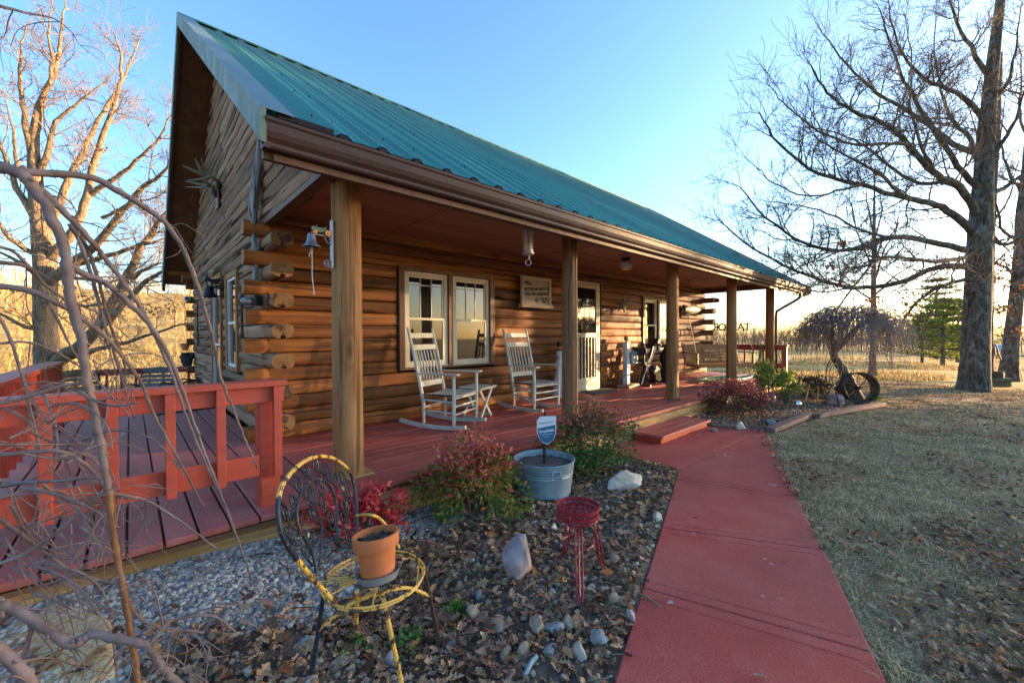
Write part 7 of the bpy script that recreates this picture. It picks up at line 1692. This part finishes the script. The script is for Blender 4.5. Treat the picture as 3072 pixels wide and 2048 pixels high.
def on_lawn(x, y):
    if x < 6.58: return y < walk_right(x)-.012+.035*max(0, mnoise.noise(V((x*5,y*5,2))))
    if x < 10.4: return y < timber_y(x)-.06
    return y < .75*(13.2-x) or x > 12.6
pts, nrm_ = [(onp(1653,1012,'z',-.27).x, onp(1653,1012,'z',-.27).y, -.272)], [(.1,.1,1)]
for i in range(26):
    k = rn.uniform(0,1); j = rn.randrange(1,5); u = rn.random(); L = lerp(V((*EL[j],0)), V((*EL[j+1],0)), u); R_ = lerp(V((*ER[j],0)), V((*ER[j+1],0)), u); q = lerp(L, R_, k if i % 3 == 0 else rn.choice((rn.uniform(.0,.04), rn.uniform(.96,1.0)))); pts.append((q.x, q.y, -.278)); nrm_.append((rn.gauss(0,.2),rn.gauss(0,.2),1))
v, F = oak_leaves(pts, .055, rn, nrm_, .3, .35, 1.1); tag(np_mesh('leaf_litter', v, F, M['oakleaf']), kind='stuff')
sp, hs, wd = [], [], []
while len(sp) < 150000:
    r = 1.3 + 17*rn.random()**1.75; az = rad(rn.uniform(-17, 20)); x, y = r*math.cos(az), r*math.sin(az)
    if x < .9 or not on_lawn(x, y): continue
    k = mnoise.noise(V((x*.9,y*1.5,40))); k2 = mnoise.noise(V((x*3.2,y*3.2,14))); edge = 1 if x > 6.5 or y < walk_right(x)-.12 else 1.6
    if rn.random() > (1-.88*sstep(-.04,.30,k))*(.4+.85*sstep(-.3,.3,k2))*edge: continue
    sp.append((x,y,hill(x,y)-.004)); hs.append((.55+.55*sstep(-.2,.5,k2))*(1+.02*r)); wd.append(.0011+.00042*r)
blades('lawn_grass', sp, .018, .05, np.array(wd, np.float32), 'grass', rn, 1.7, 'stuff', np.array(hs, np.float32))
SKYS, SUNS, EXPO = .15, 4.5, 2.5
# ================================================================== SUN, SKY, CAMERA
SUN_D = V((.888, -.46, .105)).normalized()
EL_ = math.asin(SUN_D.z); AZ_ = math.atan2(SUN_D.x, SUN_D.y)
sc = bpy.context.scene
w = bpy.data.worlds.new('World'); sc.world = w; w.use_nodes = True; nt = w.node_tree; nt.nodes.clear()
sky = nt.nodes.new('ShaderNodeTexSky'); sky.sky_type = 'NISHITA'; sky.sun_disc = False; sky.sun_elevation = EL_; sky.sun_rotation = AZ_
sky.altitude = 200; sky.air_density = 1.0; sky.dust_density = 1.5; sky.ozone_density = 3.0
bg = nt.nodes.new('ShaderNodeBackground'); bg.inputs[1].default_value = SKYS
wo = nt.nodes.new('ShaderNodeOutputWorld'); nt.links.new(sky.outputs[0], bg.inputs[0]); nt.links.new(bg.outputs[0], wo.inputs[0])
sl = bpy.data.lights.new('sun', 'SUN'); sl.energy = SUNS; sl.angle = rad(.53); sl.color = (1, .66, .34)
so = bpy.data.objects.new('sun', sl); COL.objects.link(so); so.rotation_euler = (-SUN_D).to_track_quat('-Z', 'Y').to_euler()
so.location = SUN_D*60
cd = bpy.data.cameras.new('camera'); cd.sensor_width = 36; cd.lens = FPX/3072*36; cd.clip_end = 2000; cd.clip_start = .02
co = bpy.data.objects.new('camera', cd); COL.objects.link(co); sc.camera = co
co.matrix_world = Matrix.Translation(CAM) @ Matrix((CR, CU, -CF)).transposed().to_4x4()
sc.view_settings.view_transform = 'Standard'; sc.view_settings.look = 'None'; sc.view_settings.gamma = 1; sc.view_settings.exposure = EXPO
sc.cycles.max_bounces = 6; sc.cycles.diffuse_bounces = 4; sc.cycles.glossy_bounces = 3; sc.cycles.transmission_bounces = 4; sc.cycles.transparent_max_bounces = 6
sc.cycles.use_denoising = True
